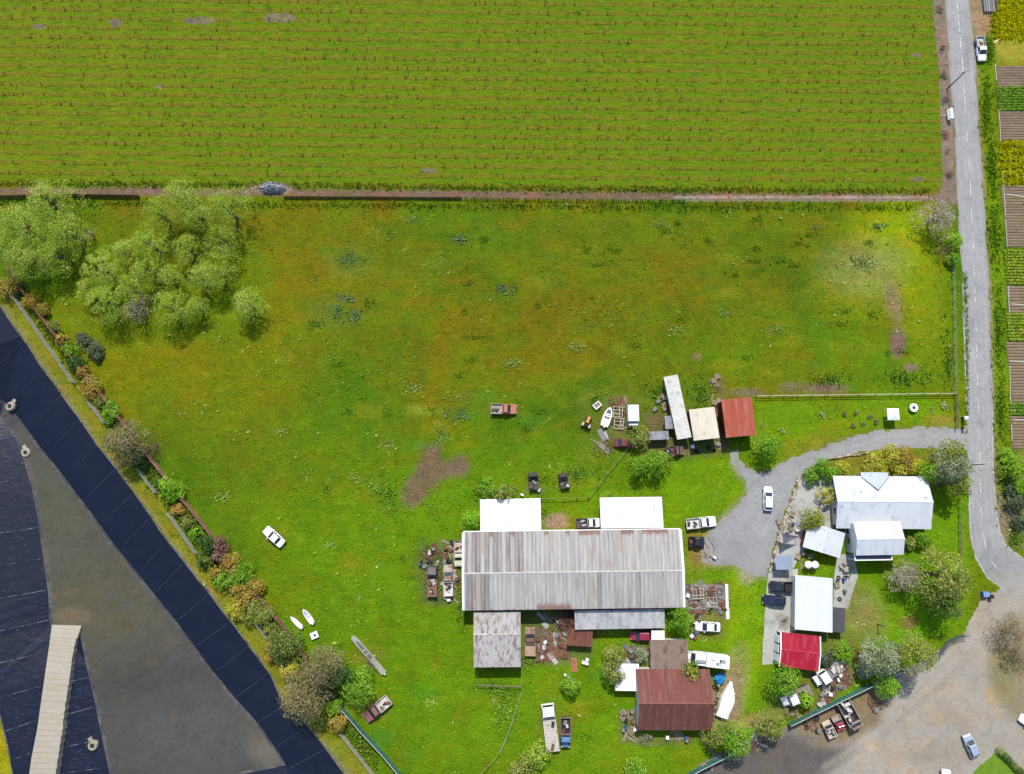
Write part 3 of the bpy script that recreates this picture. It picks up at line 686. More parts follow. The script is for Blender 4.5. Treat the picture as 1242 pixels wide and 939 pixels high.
# pale concrete-filled mattress ramp down the bank
rl = [(63, 758), (60, 781), (55, 815), (50, 850), (45, 885), (38, 920), (34, 950), (28, 985)]; rr_ = [(98, 759), (92, 784), (88, 817), (83, 850), (79, 884), (74, 918), (70, 948), (66, 985)]
ramp_o = thing('access_ramp', 'pale concrete ramp with scalloped edge laid down the dark pond liner', 'ramp', (0, 0, 0))
RAMPM = mat('ramp_concrete', (190, 182, 166), .9, .06, 1.1, col2=(190, 176, 150), amt2=.4, stretch=(.5, 2.0, 1), rand=.03)
def rpt(L, i, t_): 
    a, c = L[i], L[i + 1]; return (a[0] + (c[0] - a[0]) * t_, a[1] + (c[1] - a[1]) * t_)
for i in range(len(rl) - 1):
    for j in range(5):
        t0, t1 = j / 5, (j + 1) / 5 - .006; cs = []
        for L_, t_ in ((rl, t0), (rr_, t0), (rr_, t1), (rl, t1)):
            q_ = rpt(L_, i, t_); h_ = onliner(*q_); z_ = max(h_.z, DEP) + .3; cs.append(P(q_[0] + (R.uniform(-.4, 1.2) if L_ is rr_ else 0), q_[1], z_))
        zt = max(c_.z for c_ in cs[:2]); zb = max(c_.z for c_ in cs[2:])
        tops = [Vector((cs[0].x, cs[0].y, zt)), Vector((cs[1].x, cs[1].y, zt)), Vector((cs[2].x, cs[2].y, zb)), Vector((cs[3].x, cs[3].y, zb))]
        M().hexa([p - Vector((0, 0, 2.2)) for p in tops], tops).build('ramp_slab', RAMPM, ramp_o)
# outlet weights on the liner
CONC2 = mat('weathered_concrete', (186, 180, 160), .9, .15, 3, col2=(120, 112, 96), amt2=.4)
for (px_, py_, z_, lab) in ((13, 493, -2.6, 'round concrete inlet collar lying on the liner beside the narrow silt tongue'), (32, 549, DEP + .05, 'pale concrete inlet pipe end at the tip of the murky pond water'), (113, 904, -2.8, 'pale concrete collar on wrinkled liner beside the concrete ramp')):
    e = thing('inlet_collar', lab, 'pipe', P(px_, py_, z_), R.uniform(0, 3))
    M().lathe((0, 0, -.4), [(.95, 0), (1.0, .5), (.85, .75), (.45, .78), (.4, .5)], 9).build('collar', CONC2, e)
    M().lathe((0, 0, .12), [(.36, 0), (.36, .26)], 8).build('pipe_mouth', mat('dark_hole', (60, 50, 40), .9), e)
    M().box((1.15, .2, -.1), (.9, .7, .5), .3).build('anchor_block', CONC2, e)
# ------------------------------------------------------------------ buildings
GALV = mat('galvanised_iron', (206, 202, 197), .6, .12, 1.2, metal=.0, rand=.09, stretch=(3, .25, 1), col2=(186, 176, 166), amt2=.38, spec=.3)
GALVD = mat('weathered_iron', (184, 178, 172), .6, .16, 1.2, rand=.12, stretch=(3, .25, 1), col2=(152, 132, 118), amt2=.40, spec=.3)
def sheet_marks(m, rgb=None, y0=0, y1=0, lap=.25, noise=.9, flip=False):
    """weathering of a roof sheet in its own frame: grime along the laps, and rust or a fibreglass insert over part of its length"""
    m = m.copy(); t = m.node_tree; b = t.nodes['Principled BSDF']; src = b.inputs['Base Color'].links[0].from_socket
    tc = nn(t, 'ShaderNodeTexCoord'); sp = nn(t, 'ShaderNodeSeparateXYZ'); t.links.new(tc.outputs['Object'], sp.inputs[0])
    ab = nn(t, 'ShaderNodeMath', operation='ABSOLUTE'); t.links.new(sp.outputs['X'], ab.inputs[0])
    r = nn(t, 'ShaderNodeMapRange'); r.inputs['From Min'].default_value = .16; r.inputs['From Max'].default_value = .38; r.inputs['To Max'].default_value = lap; t.links.new(ab.outputs[0], r.inputs['Value'])
    x = nn(t, 'ShaderNodeMix', data_type='RGBA', blend_type='MULTIPLY'); t.links.new(r.outputs[0], x.inputs['Factor']); t.links.new(src, x.inputs['A']); x.inputs['B'].default_value = (.42, .40, .40, 1); out = x.outputs['Result']
    if rgb:
        n = nn(t, 'ShaderNodeTexNoise'); n.inputs['Scale'].default_value = 1.6; n.inputs['Detail'].default_value = 6; n.inputs['Roughness'].default_value = .65; ge = nn(t, 'ShaderNodeNewGeometry'); t.links.new(ge.outputs['Position'], n.inputs['Vector'])
        r2 = nn(t, 'ShaderNodeMapRange'); r2.inputs['From Min'].default_value = y0; r2.inputs['From Max'].default_value = y1; t.links.new(sp.outputs['Y'], r2.inputs['Value'])
        s1 = nn(t, 'ShaderNodeMath', operation='SUBTRACT'); t.links.new(n.outputs['Fac'], s1.inputs[0]); s1.inputs[1].default_value = .5
        s2 = nn(t, 'ShaderNodeMath', operation='MULTIPLY_ADD'); t.links.new(s1.outputs[0], s2.inputs[0]); s2.inputs[1].default_value = noise; t.links.new(r2.outputs[0], s2.inputs[2])
        r3 = nn(t, 'ShaderNodeMapRange'); r3.inputs['From Min'].default_value = .42; r3.inputs['From Max'].default_value = .75; r3.inputs['To Max'].default_value = .85; t.links.new(s2.outputs[0], r3.inputs['Value'])
        x2 = nn(t, 'ShaderNodeMix', data_type='RGBA'); t.links.new(r3.outputs[0], x2.inputs['Factor']); t.links.new(out, x2.inputs['A']); x2.inputs['B'].default_value = alb(rgb) + (1,); out = x2.outputs['Result']
    t.links.new(out, b.inputs['Base Color']); return m
GALVC = GALV; GALV = sheet_marks(GALV, lap=.30); GALVD = sheet_marks(GALVD, lap=.5)
RUSTN = sheet_marks(GALVC, (158, 118, 102), -5.6, -7.6); RUSTS = sheet_marks(GALVC, (158, 120, 106), -4.2, -7.0); RUSTL = sheet_marks(GALVC, (164, 132, 118), -5.8, -7.4, noise=1.4)
SKYN = sheet_marks(GALVC, (198, 188, 172), -3.2, -3.8, noise=.2); SKYS = sheet_marks(GALVC, (198, 190, 176), -.4, -.9, noise=.2)
RUSTY = mat('rust_bloomed_iron', (182, 178, 178), .7, .12, 1.0, rand=.12, stretch=(2, .4, 1), col2=(152, 112, 98), amt2=.72, spec=.2)
SKYL = mat('fibreglass_sheet', (192, 182, 166), .6, .10, 1.5, rand=.08, col2=(176, 160, 140), amt2=.4)
WHITE = mat('white_painted_iron', (244, 243, 240), .5, .05, .8, rand=.05, stretch=(3, .3, 1), col2=(216, 213, 206), amt2=.30, spec=.4)
CREAM = mat('cream_painted_iron', (238, 228, 208), .6, .05, .8, rand=.05, col2=(222, 206, 182), amt2=.3)
REDR = mat('faded_red_iron', (202, 104, 80), .6, .10, 1.2, rand=.06, stretch=(3, .3, 1), col2=(208, 132, 112), amt2=.42)
BRNR = mat('oxide_brown_iron', (140, 86, 76), .6, .12, 1.2, rand=.09, stretch=(3, .3, 1), col2=(162, 114, 102), amt2=.34)
TAUPE = mat('mossy_flat_roof', (166, 142, 126), .85, .10, .9, rand=.06, col2=(122, 104, 92), amt2=.34)
CRIM = mat('crimson_iron', (196, 30, 58), .6, .12, 1.0, rand=.10, stretch=(2.5, .4, 1), col2=(210, 84, 104), amt2=.40)
BLUEG = mat('pale_blue_iron', (204, 204, 203), .5, .06, 1.0, rand=.10, col2=(180, 180, 182), amt2=.4, spec=.3)
CHAR = mat('charcoal_roof', (96, 96, 104), .7, .10, 1.5, rand=.08)
RUSTB = mat('rusted_sheet', (150, 96, 78), .8, .2, 1.3, rand=.15, stretch=(3, .4, 1), col2=(120, 70, 58), amt2=.45)
SPOT = mat('spotted_old_iron', (206, 202, 198), .6, .10, 1.5, rand=.08, stretch=(2.2, .8, 1), col2=(148, 122, 108), amt2=.40)
HOUSER = mat('pale_house_iron', (222, 226, 231), .5, .04, .9, rand=.05, col2=(206, 212, 220), amt2=.3, spec=.4)
TIM = mat('old_timber', (150, 134, 114), .9, .2, 2.5, rand=.15, stretch=(1, 6, 1))
WWALL = mat('white_weatherboard', (226, 226, 222), .8, .05, 2, stretch=(.3, .3, 6))
GWALL = mat('grey_block_wall', (150, 148, 144), .9, .1, 2)
RWALL = mat('dark_red_wall', (110, 44, 36), .85, .14, 2)
TRIM = mat('white_trim', (238, 238, 234), .6, .05, 3)
GLASS = mat('dark_glass', (40, 50, 66), .08, .1, 1, spec=.6)
DARK = mat('dark_door', (70, 66, 64), .8, .15, 2)
SHEETW = .80

def quad_frame(q, z):
    a, b, c, d = [P(x, y, z) for x, y in q]                     # NW NE SE SW eave corners
    cen = (a + b + c + d) / 4
    ux = ((b - a) + (c - d)).normalized(); Wd = ((b - a).length + (c - d).length) / 2; Dp = ((d - a).length + (c - b).length) / 2
    return cen, math.atan2(ux.y, ux.x), Wd, Dp

def corr(wd, ln, m, waves=5, amp=.028):                          # one corrugated sheet, ridge edge at y=0, running to y=-ln
    s_ = M(); n = waves * 2
    top = [(-wd / 2 + wd * i / n, amp * (1 if i % 2 else -1)) for i in range(n + 1)]
    vs = [(x, 0, z) for x, z in top] + [(x, -ln, z) for x, z in top]
    s_.add(vs, [(i, n + 1 + i, n + 2 + i, i + 1) for i in range(n)])
    return s_.mesh('roof_sheet', m)

def building(name, label, cat, q, ze, zr, m, ridge=.5, axis='x', wall=WWALL, walls='NSEW', pick=None, posts=False, over=.3, door=None, windows=(), cap=None, mono=False, floor=0.0):
    """iron-roofed building from its four eave corners; ridge across local x (or y), or one slope (mono: high edge at +y when ridge=0)"""
    cen, ang, Wd, Dp = quad_frame(q, ze)
    if axis == 'y': ang += math.pi / 2; Wd, Dp = Dp, Wd
    e = thing(name, label, cat, (cen.x, cen.y, floor), ang)
    x0, x1, y0, y1 = -Wd / 2, Wd / 2, -Dp / 2, Dp / 2
    yr = y1 - ridge * Dp
    zl = lambda y: (zr + (ze - zr) * (y - yr) / (y1 - yr)) if y > yr and y1 > yr else (zr + (ze - zr) * (yr - y) / (yr - y0) if y0 < yr else zr)
    # walls
    wx0, wx1, wy0, wy1 = x0 + over, x1 - over, y0 + over, y1 - over; th = .14
    def gable(xc):
        pl = [(wy0, 0), (wy1, 0), (wy1, zl(wy1) - .1)] + ([(yr, zr - .1)] if wy0 < yr < wy1 else []) + [(wy0, zl(wy0) - .1)]
        s_ = M(); n = len(pl)
        vs = [(xc - th / 2, y, z) for y, z in pl] + [(xc + th / 2, y, z) for y, z in pl]
        s_.add(vs, [tuple(range(n)), tuple(range(2 * n - 1, n - 1, -1))] + [(i, (i + 1) % n, n + (i + 1) % n, n + i) for i in range(n)])
        return s_
    wo = {}
    if 'N' in walls: wo['N'] = M().box(((wx0 + wx1) / 2, wy1, (zl(wy1) - .1) / 2), (wx1 - wx0 - th, th, zl(wy1) - .1)).build('wall', wall, e)
    if 'S' in walls: wo['S'] = M().box(((wx0 + wx1) / 2, wy0, (zl(wy0) - .1) / 2), (wx1 - wx0 - th, th, zl(wy0) - .1)).build('wall', wall, e)
    if 'W' in walls: wo['W'] = gable(wx0).build('wall', wall, e)
    if 'E' in walls: wo['E'] = gable(wx1).build('wall', wall, e)
    if posts:
        nx = max(1, int(Wd / 4))
        for y in (wy0, wy1):
            for i in range(nx + 1):
                x = wx0 + (wx1 - wx0) * i / nx
                M().box((x, y, (zl(y) - .12) / 2), (.14, .14, zl(y) - .12)).build('post', TIM, e)
    for side, fx in windows:                                      # a window: frame in the wall, pane proud inside it
        if side not in wo: continue
        if side in 'NS': c = Vector((wx0 + (wx1 - wx0) * fx, (wy1 if side == 'N' else wy0) + (.08 if side == 'N' else -.08), 1.45)); r = 0
        else: c = Vector(((wx0 - .08) if side == 'W' else (wx1 + .08), wy0 + (wy1 - wy0) * fx, 1.45)); r = math.pi / 2
        wn = M().box(c, (1.4, .06, 1.1), r).build('window', TRIM, e)
        M().box(c, (1.2, .075, .92), r).build('pane', GLASS, wn)
    if door:
        side, fx, dw, dm = door
        if side in 'NS': c = Vector((wx0 + (wx1 - wx0) * fx, (wy1 if side == 'N' else wy0) + (.08 if side == 'N' else -.08), 1.05)); r = 0
        else: c = Vector(((wx0 - .08) if side == 'W' else (wx1 + .08), wy0 + (wy1 - wy0) * fx, 1.05)); r = math.pi / 2
        M().box(c, (dw, .06, 2.05), r).build('door', dm, e)
    # roof: boarded underside, then iron sheet by sheet
    rf = M(); t_ = .07
    prof = [(y1, ze)] + ([(yr, zr)] if y0 + .01 < yr < y1 - .01 else []) + [(y0, zl(y0))]
    if ridge <= 0: prof = [(y1, zr), (y0, ze)]
    n = len(prof)
    vs = [(x, y, z - .05) for x in (x0 + .02, x1 - .02) for y, z in prof] + [(x, y, z - .05 - t_) for x in (x0 + .02, x1 - .02) for y, z in prof]
    fs = []
    for i in range(n - 1):
        fs += [(i, i + 1, n + i + 1, n + i), (2 * n + i, 3 * n + i, 3 * n + i + 1, 2 * n + i + 1), (i, 2 * n + i, 2 * n + i + 1, i + 1), (n + i, n + i + 1, 3 * n + i + 1, 3 * n + i)]
    fs += [(0, n, 3 * n, 2 * n), (n - 1, 3 * n - 1, 4 * n - 1, 2 * n - 1)]
    rf.add(vs, fs); roof = rf.build('roof', TIM, e)
    ns = max(1, round(Wd / SHEETW)); sw = Wd / ns
    for si in range(n - 1):
        (ya, za), (yb, zb) = prof[si], prof[si + 1]
        hi = (ya, za) if za >= zb else (yb, zb); lo = (yb, zb) if za >= zb else (ya, za)
        L = math.hypot(hi[0] - lo[0], hi[1] - lo[1]); slope = math.atan2(hi[1] - lo[1], abs(hi[0] - lo[0]))
        flip = lo[0] > hi[0]
        me = corr(sw * 1.02, L + .06, m)
        for i in range(ns):
            x = x0 + sw * (i + .5)
            o = link('roof_sheet', me, roof, (x, hi[0], hi[1] + R.uniform(-.006, .012)))
            o.rotation_euler = (slope, R.uniform(-.006, .006), math.pi) if flip else (slope, R.uniform(-.006, .006), 0)
            mm = pick(si, (i + .5) / ns if not False else 0) if pick else m
            o.material_slots[0].link = 'OBJECT'; o.material_slots[0].material = mm
    if 0 < ridge < 1 and n == 3:
        M().add([(x0 - .03, yr - .22, zr - .02 - .22 * (zr - zl(y0)) / max(.1, yr - y0)), (x1 + .03, yr - .22, zr - .02 - .22 * (zr - zl(y0)) / max(.1, yr - y0)), (x1 + .03, yr, zr + .06), (x0 - .03, yr, zr + .06),
                 (x1 + .03, yr + .22, zr - .02 - .22 * (zr - ze) / max(.1, y1 - yr)), (x0 - .03, yr + .22, zr - .02 - .22 * (zr - ze) / max(.1, y1 - yr))], [(0, 1, 2, 3), (3, 2, 4, 5)]).build('ridge_cap', cap or m, e)
    return e, (x0, x1, y0, y1, yr, zl)

def barn_pick(si, f):
    if si == 0:
        if .07 < f < .09 or .39 < f < .41 or .71 < f < .735: return SKYN
        if .53 < f < .635 or .70 < f < .78 or .85 < f < .94: return RUSTN
        return RUSTL if R.random() < .2 else (GALV if f > .34 or R.random() < .55 else GALVD)
    if .06 < f < .085 or .24 < f < .26 or .56 < f < .585 or .89 < f < .91: return SKYS
    if .34 < f < .50: return RUSTS
    if .16 < f < .34 or f > .86 or R.random() < .25: return RUSTL
    return GALV if R.random() < .8 and f > .12 else GALVD
barn, bb = building('long_barn', 'long grey corrugated iron barn with rust streaks and beige skylight sheets', 'barn', [(562, 646), (826, 642), (829, 737), (562, 740)], 4.2, 5.0, GALV, .53, wall=GALVD, pick=barn_pick,
                    door=('E', .35, 3.2, DARK), windows=(('E', .75), ('W', .4)), cap=GALVC)
for x in (bb[0], bb[1]):                                          # white barge boards at both gable ends
    for (ya, yb) in ((bb[3], bb[4]), (bb[4], bb[2])):
        za, zb = bb[5](ya), bb[5](yb); s_ = M()
        s_.hexa([(x - .22, ya, za - .1), (x + .22, ya, za - .1), (x + .22, yb, zb - .1), (x - .22, yb, zb - .1)], [(x - .22, ya, za + .08), (x + .22, ya, za + .08), (x + .22, yb, zb + .08), (x - .22, yb, zb + .08)])
        s_.build('barge_board', TRIM, barn)
M().box(((bb[0] + bb[1]) / 2, bb[3] + .14, 4.12), (bb[1] - bb[0], .18, .16)).build('gutter', TRIM, barn)
building('white_shed', 'plain white iron shed against the barn, with a bush at its corner', 'shed', [(582, 606), (656, 605), (656, 643), (583, 645)], 2.7, 3.1, WHITE, 1.0, door=('N', .6, 2.4, DARK))
building('white_shed', 'plain white iron shed against the barn beside the gravel drive end', 'shed', [(727, 604), (803, 603), (804, 640), (729, 641)], 2.7, 3.1, WHITE, 1.0, door=('E', .5, 2.4, DARK))
building('lean_to_shed', 'rust-spotted pale iron shed with open end and pen at the barn back', 'shed', [(574, 743), (631, 742), (632, 809), (575, 809)], 3.5, 4.1, SPOT, .4, wall=GALVD, walls='NEW', posts=True)
building('lean_to', 'narrow blue-grey iron lean-to along the barn back, shaded lawn below it', 'shed', [(697, 740), (806, 739), (806, 761), (697, 764)], 2.8, 3.1, BLUEG, 0, wall=GALVD, walls='NW', posts=True)
building('tin_shed', 'small rusty red iron shed beside the scrap yard heap', 'shed', [(688, 763), (719, 764), (718, 785), (688, 782)], 1.9, 2.2, RUSTB, 0, wall=RUSTB)
building('flat_roof_annex', 'taupe flat-roofed annex between the barn and the brown-roofed house', 'building', [(789, 776), (834, 776), (835, 812), (789, 812)], 2.6, 2.7, TAUPE, 0, windows=(('W', .4),))
hs, hb = building('brown_roofed_house', 'oxide brown iron-roofed house with a ridge and cabbage tree beside it', 'house', [(772, 812), (862, 812), (862, 886), (772, 885)], 2.7, 5.5, BRNR, .50, windows=(('S', .25), ('S', .7), ('W', .4), ('N', .9)), door=('S', .45, .95, DARK))
building('awning', 'flat white awning on posts beside the brown-roofed house', 'awning', [(749, 805), (775, 805), (775, 838), (743, 837)], 2.2, 2.3, WHITE, 0, walls='', posts=True)
building('garden_cupboard', 'small white-topped lean-to hut at the taupe annex edge', 'shed', [(790, 764), (806, 765), (806, 776), (790, 776)], 2.0, 2.1, WHITE, 0)
building('cream_shed', 'cream flat-roofed shed between the long white unit and the red shed', 'shed', [(837, 497), (867, 494), (872, 531), (840, 535)], 3.2, 3.4, CREAM, 1.0, walls='NEW', wall=GALVD, posts=True)
building('red_shed', 'faded red iron-roofed shed with open front and dark red wall', 'shed', [(875, 485), (911, 482), (917, 527), (880, 531)], 3.6, 4.0, REDR, 0, wall=RWALL, walls='NEW', posts=True)
building('long_unit', 'long narrow white-roofed portable unit beside the cream shed', 'shed', [(810, 457), (826, 454), (834, 531), (817, 534)], 2.6, 2.75, mat('chalky_white_iron', (226, 224, 216), .6, .05, 1, rand=.05, col2=(206, 202, 192), amt2=.3), .5, 'y', wall=GWALL, windows=(('S', .3), ('S', .7)))
SMALLR = mat('grey_small_roof', (176, 180, 184), .6, .12, 2, rand=.1, col2=(140, 140, 140), amt2=.4)
building('small_grey_shed', 'small grey iron hut touching the long white portable unit', 'shed', [(806, 505), (816, 504), (817, 520), (807, 520)], 1.9, 2.0, SMALLR, 0, wall=GWALL)
building('open_bay', 'low grey iron bay behind the yellow-green bush', 'shed', [(787, 524), (811, 523), (811, 533), (787, 534)], 1.9, 2.0, SMALLR, 1.0, wall=GALVD, walls='NEW')
# white house
hq = [(1012, 577), (1126, 579), (1128, 641), (1012, 641)]
wh, wb = building('white_house', 'large white house with pale grey ridged roof and front gable', 'house', hq, 2.5, 3.9, HOUSER, .49, over=.55, windows=(('S', .9), ('W', .3), ('W', .7), ('N', .2), ('N', .8), ('E', .5)), door=('N', .36, 1.0, DARK))
gx0 = wb[0] + (wb[1] - wb[0]) * .30; gx1 = wb[0] + (wb[1] - wb[0]) * .59; gm = (gx0 + gx1) / 2; gfy = wb[3] + .75; gr = wb[3] - 2.6
GB = mat('gable_iron', (214, 220, 230), .5, .04, 1, col2=(200, 206, 216), amt2=.3)
for sgn in (-1, 1):
    xa = gx0 if sgn < 0 else gx1
    zt = 2.5 + .95
    M().hexa([(xa, gfy, 2.46), (gm, gfy, zt), (gm, gr, zt + .02), (xa, wb[3] - .1, 2.52)], [(xa, gfy, 2.54), (gm, gfy, zt + .08), (gm, gr, zt + .10), (xa, wb[3] - .1, 2.60)]).build('gable_roof', GB, wh)
    M().tube((gm, gr, zt + .11), (xa, wb[3] - .1, 2.62), .07, n=4).build('valley_flashing', mat('lead_flashing', (150, 154, 162), .6), wh)
M().add([(gx0 + .3, gfy - .3, 0), (gx1 - .3, gfy - .3, 0), (gx1 - .3, gfy - .3, 2.45), (gm, gfy - .3, 3.3), (gx0 + .3, gfy - .3, 2.45), (gx0 + .3, gfy - .45, 0), (gx1 - .3, gfy - .45, 0), (gx1 - .3, gfy - .45, 2.45), (gm, gfy - .45, 3.3), (gx0 + .3, gfy - .45, 2.45)],
        [(0, 1, 2, 3, 4), (9, 8, 7, 6, 5), (0, 5, 6, 1), (1, 6, 7, 2), (2, 7, 8, 3), (3, 8, 9, 4), (4, 9, 5, 0)]).build('gable_wall', WWALL, wh)
for vx, vy in ((.26, .7), (.05, .42), (.92, .6)):
    x_ = wb[0] + (wb[1] - wb[0]) * vx; y_ = wb[2] + (wb[3] - wb[2]) * vy
    M().tube((x_, y_, wb[5](y_) - .1), (x_, y_, wb[5](y_) + .45), .07, n=7).build('vent_pipe', mat('flue_metal', (150, 150, 150), .5), wh)
ad, ab = building('house_wing', 'white two-level wing with pale ridged roof joined to the white house', 'house', [(1036, 633), (1093, 633), (1095, 672), (1037, 674)], 4.3, 5.3, HOUSER, .52, windows=(('W', .4), ('W', .75), ('S', .2), ('S', .5), ('S', .8), ('E', .5)))
y0 = ab[2]
vr = M().box((-.9, y0 - .35, 3.55), (ab[1] - ab[0] - 2.0, 1.1, .06)).build('verandah_glazing', mat('verandah_glass', (66, 72, 92), .15, .1, 1, spec=.6), ad)
for xx_ in (ab[0] + .1, ab[1] - 1.9):
    M().box((xx_, y0 - .35, 3.56), (.22, 1.25, .14)).build('verandah_beam', TRIM, ad)
    M().box((xx_, y0 - .9, 1.75), (.14, .14, 3.5)).build('verandah_post', TRIM, ad)
M().box((-.9, y0 - .98, 3.57), (ab[1] - ab[0] - 1.9, .2, .14)).build('verandah_gutter', TRIM, ad)
building('studio', 'tilted pale-roofed garden studio beside the round olive bush', 'shed', [(981, 634), (1027, 647), (1016, 677), (974, 663)], 2.3, 2.9, HOUSER, .47, 'y', wall=mat('red_brown_cladding', (128, 62, 56), .8, .15, 2), windows=(('W', .5),))
building('garage', 'white flat-roofed garage beside the red carport', 'garage', [(966, 698), (1011, 702), (1008, 767), (962, 763)], 2.7, 2.95, mat('garage_white_iron', (224, 227, 227), .5, .03, .8, rand=.03, col2=(220, 224, 226), amt2=.25), 1.0, wall=WWALL, door=('W', .7, 4.6, TRIM))
building('charcoal_lean_to', 'charcoal lean-to joined to the white garage wall', 'shed', [(1010, 736), (1026, 738), (1023, 767), (1008, 766)], 2.1, 2.3, CHAR, 0, wall=GWALL)
cp, cb_ = building('carport', 'crimson iron-roofed carport with white slatted front', 'carport', [(947, 767), (995, 772), (993, 814), (945, 808)], 2.6, 3.0, CRIM, .5, wall=WWALL, walls='NSE', posts=True)
for i in range(3):
    yy = cb_[2] + .5 + (cb_[3] - cb_[2] - 1.0) * (i + .5) / 3
    M().box((cb_[0] - .15, yy, 1.2), (.10, (cb_[3] - cb_[2] - 1.0) / 3 - .3, 2.3)).build('roller_door', TRIM, cp)
for x_ in (cb_[0], cb_[1]):
    M().hexa([(x_ - .1, cb_[2], 2.5), (x_ + .1, cb_[2], 2.5), (x_ + .1, cb_[4], 2.95), (x_ - .1, cb_[4], 2.95)], [(x_ - .1, cb_[2], 2.68), (x_ + .1, cb_[2], 2.68), (x_ + .1, cb_[4], 3.1), (x_ - .1, cb_[4], 3.1)]).build('barge_board', TRIM, cp)
    M().hexa([(x_ - .1, cb_[4], 2.95), (x_ + .1, cb_[4], 2.95), (x_ + .1, cb_[3], 2.5), (x_ - .1, cb_[3], 2.5)], [(x_ - .1, cb_[4], 3.1), (x_ + .1, cb_[4], 3.1), (x_ + .1, cb_[3], 2.68), (x_ - .1, cb_[3], 2.68)]).build('barge_board', TRIM, cp)
building('bin_shelter', 'small blue-grey flat shelter at the edge of the gravel drive', 'shelter', [(941, 675), (961, 674), (961, 692), (940, 690)], 2.1, 2.25, mat('slate_blue_iron', (168, 184, 204), .5, .06, 1, rand=.04), 1.0, walls='', posts=True)
# shade sail
e = thing('shade_sail', 'dark grey triangular shade sail beside the concrete path', 'shade sail', P(956, 652))
pts = [P(948, 646, 2.5), P(970, 651, 2.2), P(950, 661, 2.4)]; o_ = e.location
cc = sum(pts, Vector()) / 3 - Vector((0, 0, .25)); s_ = M()
for a, b_ in zip(pts, pts[1:] + pts[:1]):
    md = (a + b_) / 2 * .9 + cc * .1
    for tri in ((a, md, cc), (md, b_, cc)):
        lo_ = [p - o_ - Vector((0, 0, .02)) for p in tri]; hi_ = [p - o_ for p in tri]
        s_.add(lo_ + hi_, [(2, 1, 0), (3, 4, 5), (0, 1, 4, 3), (1, 2, 5, 4), (2, 0, 3, 5)])
s_.build('sail_cloth', mat('sail_cloth', (108, 106, 122), .9, .1, 2), e)
for p in pts: M().tube((p.x - o_.x, p.y - o_.y, 0), p - o_, .05).build('sail_post', TIM, e)
# white garden gazebo and furniture
e = thing('gazebo', 'white square canopy gazebo on the long front lawn', 'gazebo', P(1077, 504))
g_ = 1.15
M().add([(-g_, -g_, 2.0), (g_, -g_, 2.0), (g_, g_, 2.0), (-g_, g_, 2.0), (0, 0, 2.6), (-g_, -g_, 1.8), (g_, -g_, 1.8), (g_, g_, 1.8), (-g_, g_, 1.8)], [(0, 1, 4), (1, 2, 4), (2, 3, 4), (3, 0, 4), (0, 5, 6, 1), (1, 6, 7, 2), (2, 7, 8, 3), (3, 8, 5, 0)]).build('canopy', mat('white_canvas', (244, 244, 244), .9, .03), e)
for x_ in (-1, 1):
    for y_ in (-1, 1): M().tube((x_ * 1.05, y_ * 1.05, 0), (x_ * 1.05, y_ * 1.05, 1.95), .03).build('leg', TRIM, e)
e = thing('garden_table', 'white oval garden table with dark centre on the front lawn', 'table', P(1106, 495))
M().lathe((0, 0, .68), [(.85, 0), (.85, .05)], 14).build('tabletop', TRIM, e); M().lathe((.0, .0, .73), [(.35, 0), (.3, .12), (.1, .16)], 9).build('centre_bowl', DARK, e)
for a in range(4): M().tube((math.cos(a * 1.57 + .8) * .6, math.sin(a * 1.57 + .8) * .6, 0), (math.cos(a * 1.57 + .8) * .5, math.sin(a * 1.57 + .8) * .5, .68), .03).build('leg', TRIM, e)
for px_, nb in ((976, 'paved courtyard edge'), (984, 'studio end')):
    e = thing('garden_umbrella', 'small round white parasol in the courtyard by the ' + nb, 'umbrella', P(px_, 684))
    M().lathe((0, 0, 1.75), [(.72, 0), (.68, .08), (.05, .38)], 10).build('canopy', TRIM, e); M().tube((0, 0, 0), (0, 0, 2.1), .025).build('pole', TIM, e); M().lathe((0, 0, 0), [(.25, 0), (.22, .08)], 8).build('base', DARK, e)
e = thing('patio_set', 'cluttered pale patio table with chairs beside the wing verandah', 'table', P(1026, 690))
M().box((0, 0, .7), (1.5, .9, .05), .3).build('tabletop', CONC2, e)
for sx in (-.6, .6):
    for sy in (-.3, .3): M().box((sx * math.cos(.3) - sy * math.sin(.3), sx * math.sin(.3) + sy * math.cos(.3), .35), (.06, .06, .68), .3).build('leg', CONC2, e)
for k, (dx_, dy_, a_) in enumerate(((-1.1, .5, .2), (1.2, .2, -.4), (.2, -1.1, 1.2), (-.4, 1.1, .8))):
    pc = P(1026, 690) + Vector((dx_, dy_, 0)); ch = thing('patio_chair', 'pale patio chair drawn up to the cluttered patio table', 'chair', pc, a_, 'patio chairs')
    M().box((0, 0, .42), (.5, .5, .06)).build('seat', CONC2, ch); M().box((0, -.24, .68), (.5, .05, .5)).build('backrest', CONC2, ch)
    for sx in (-.2, .2):
        for sy in (-.2, .2): M().box((sx, sy, .2), (.05, .05, .4)).build('leg', CONC2, ch)
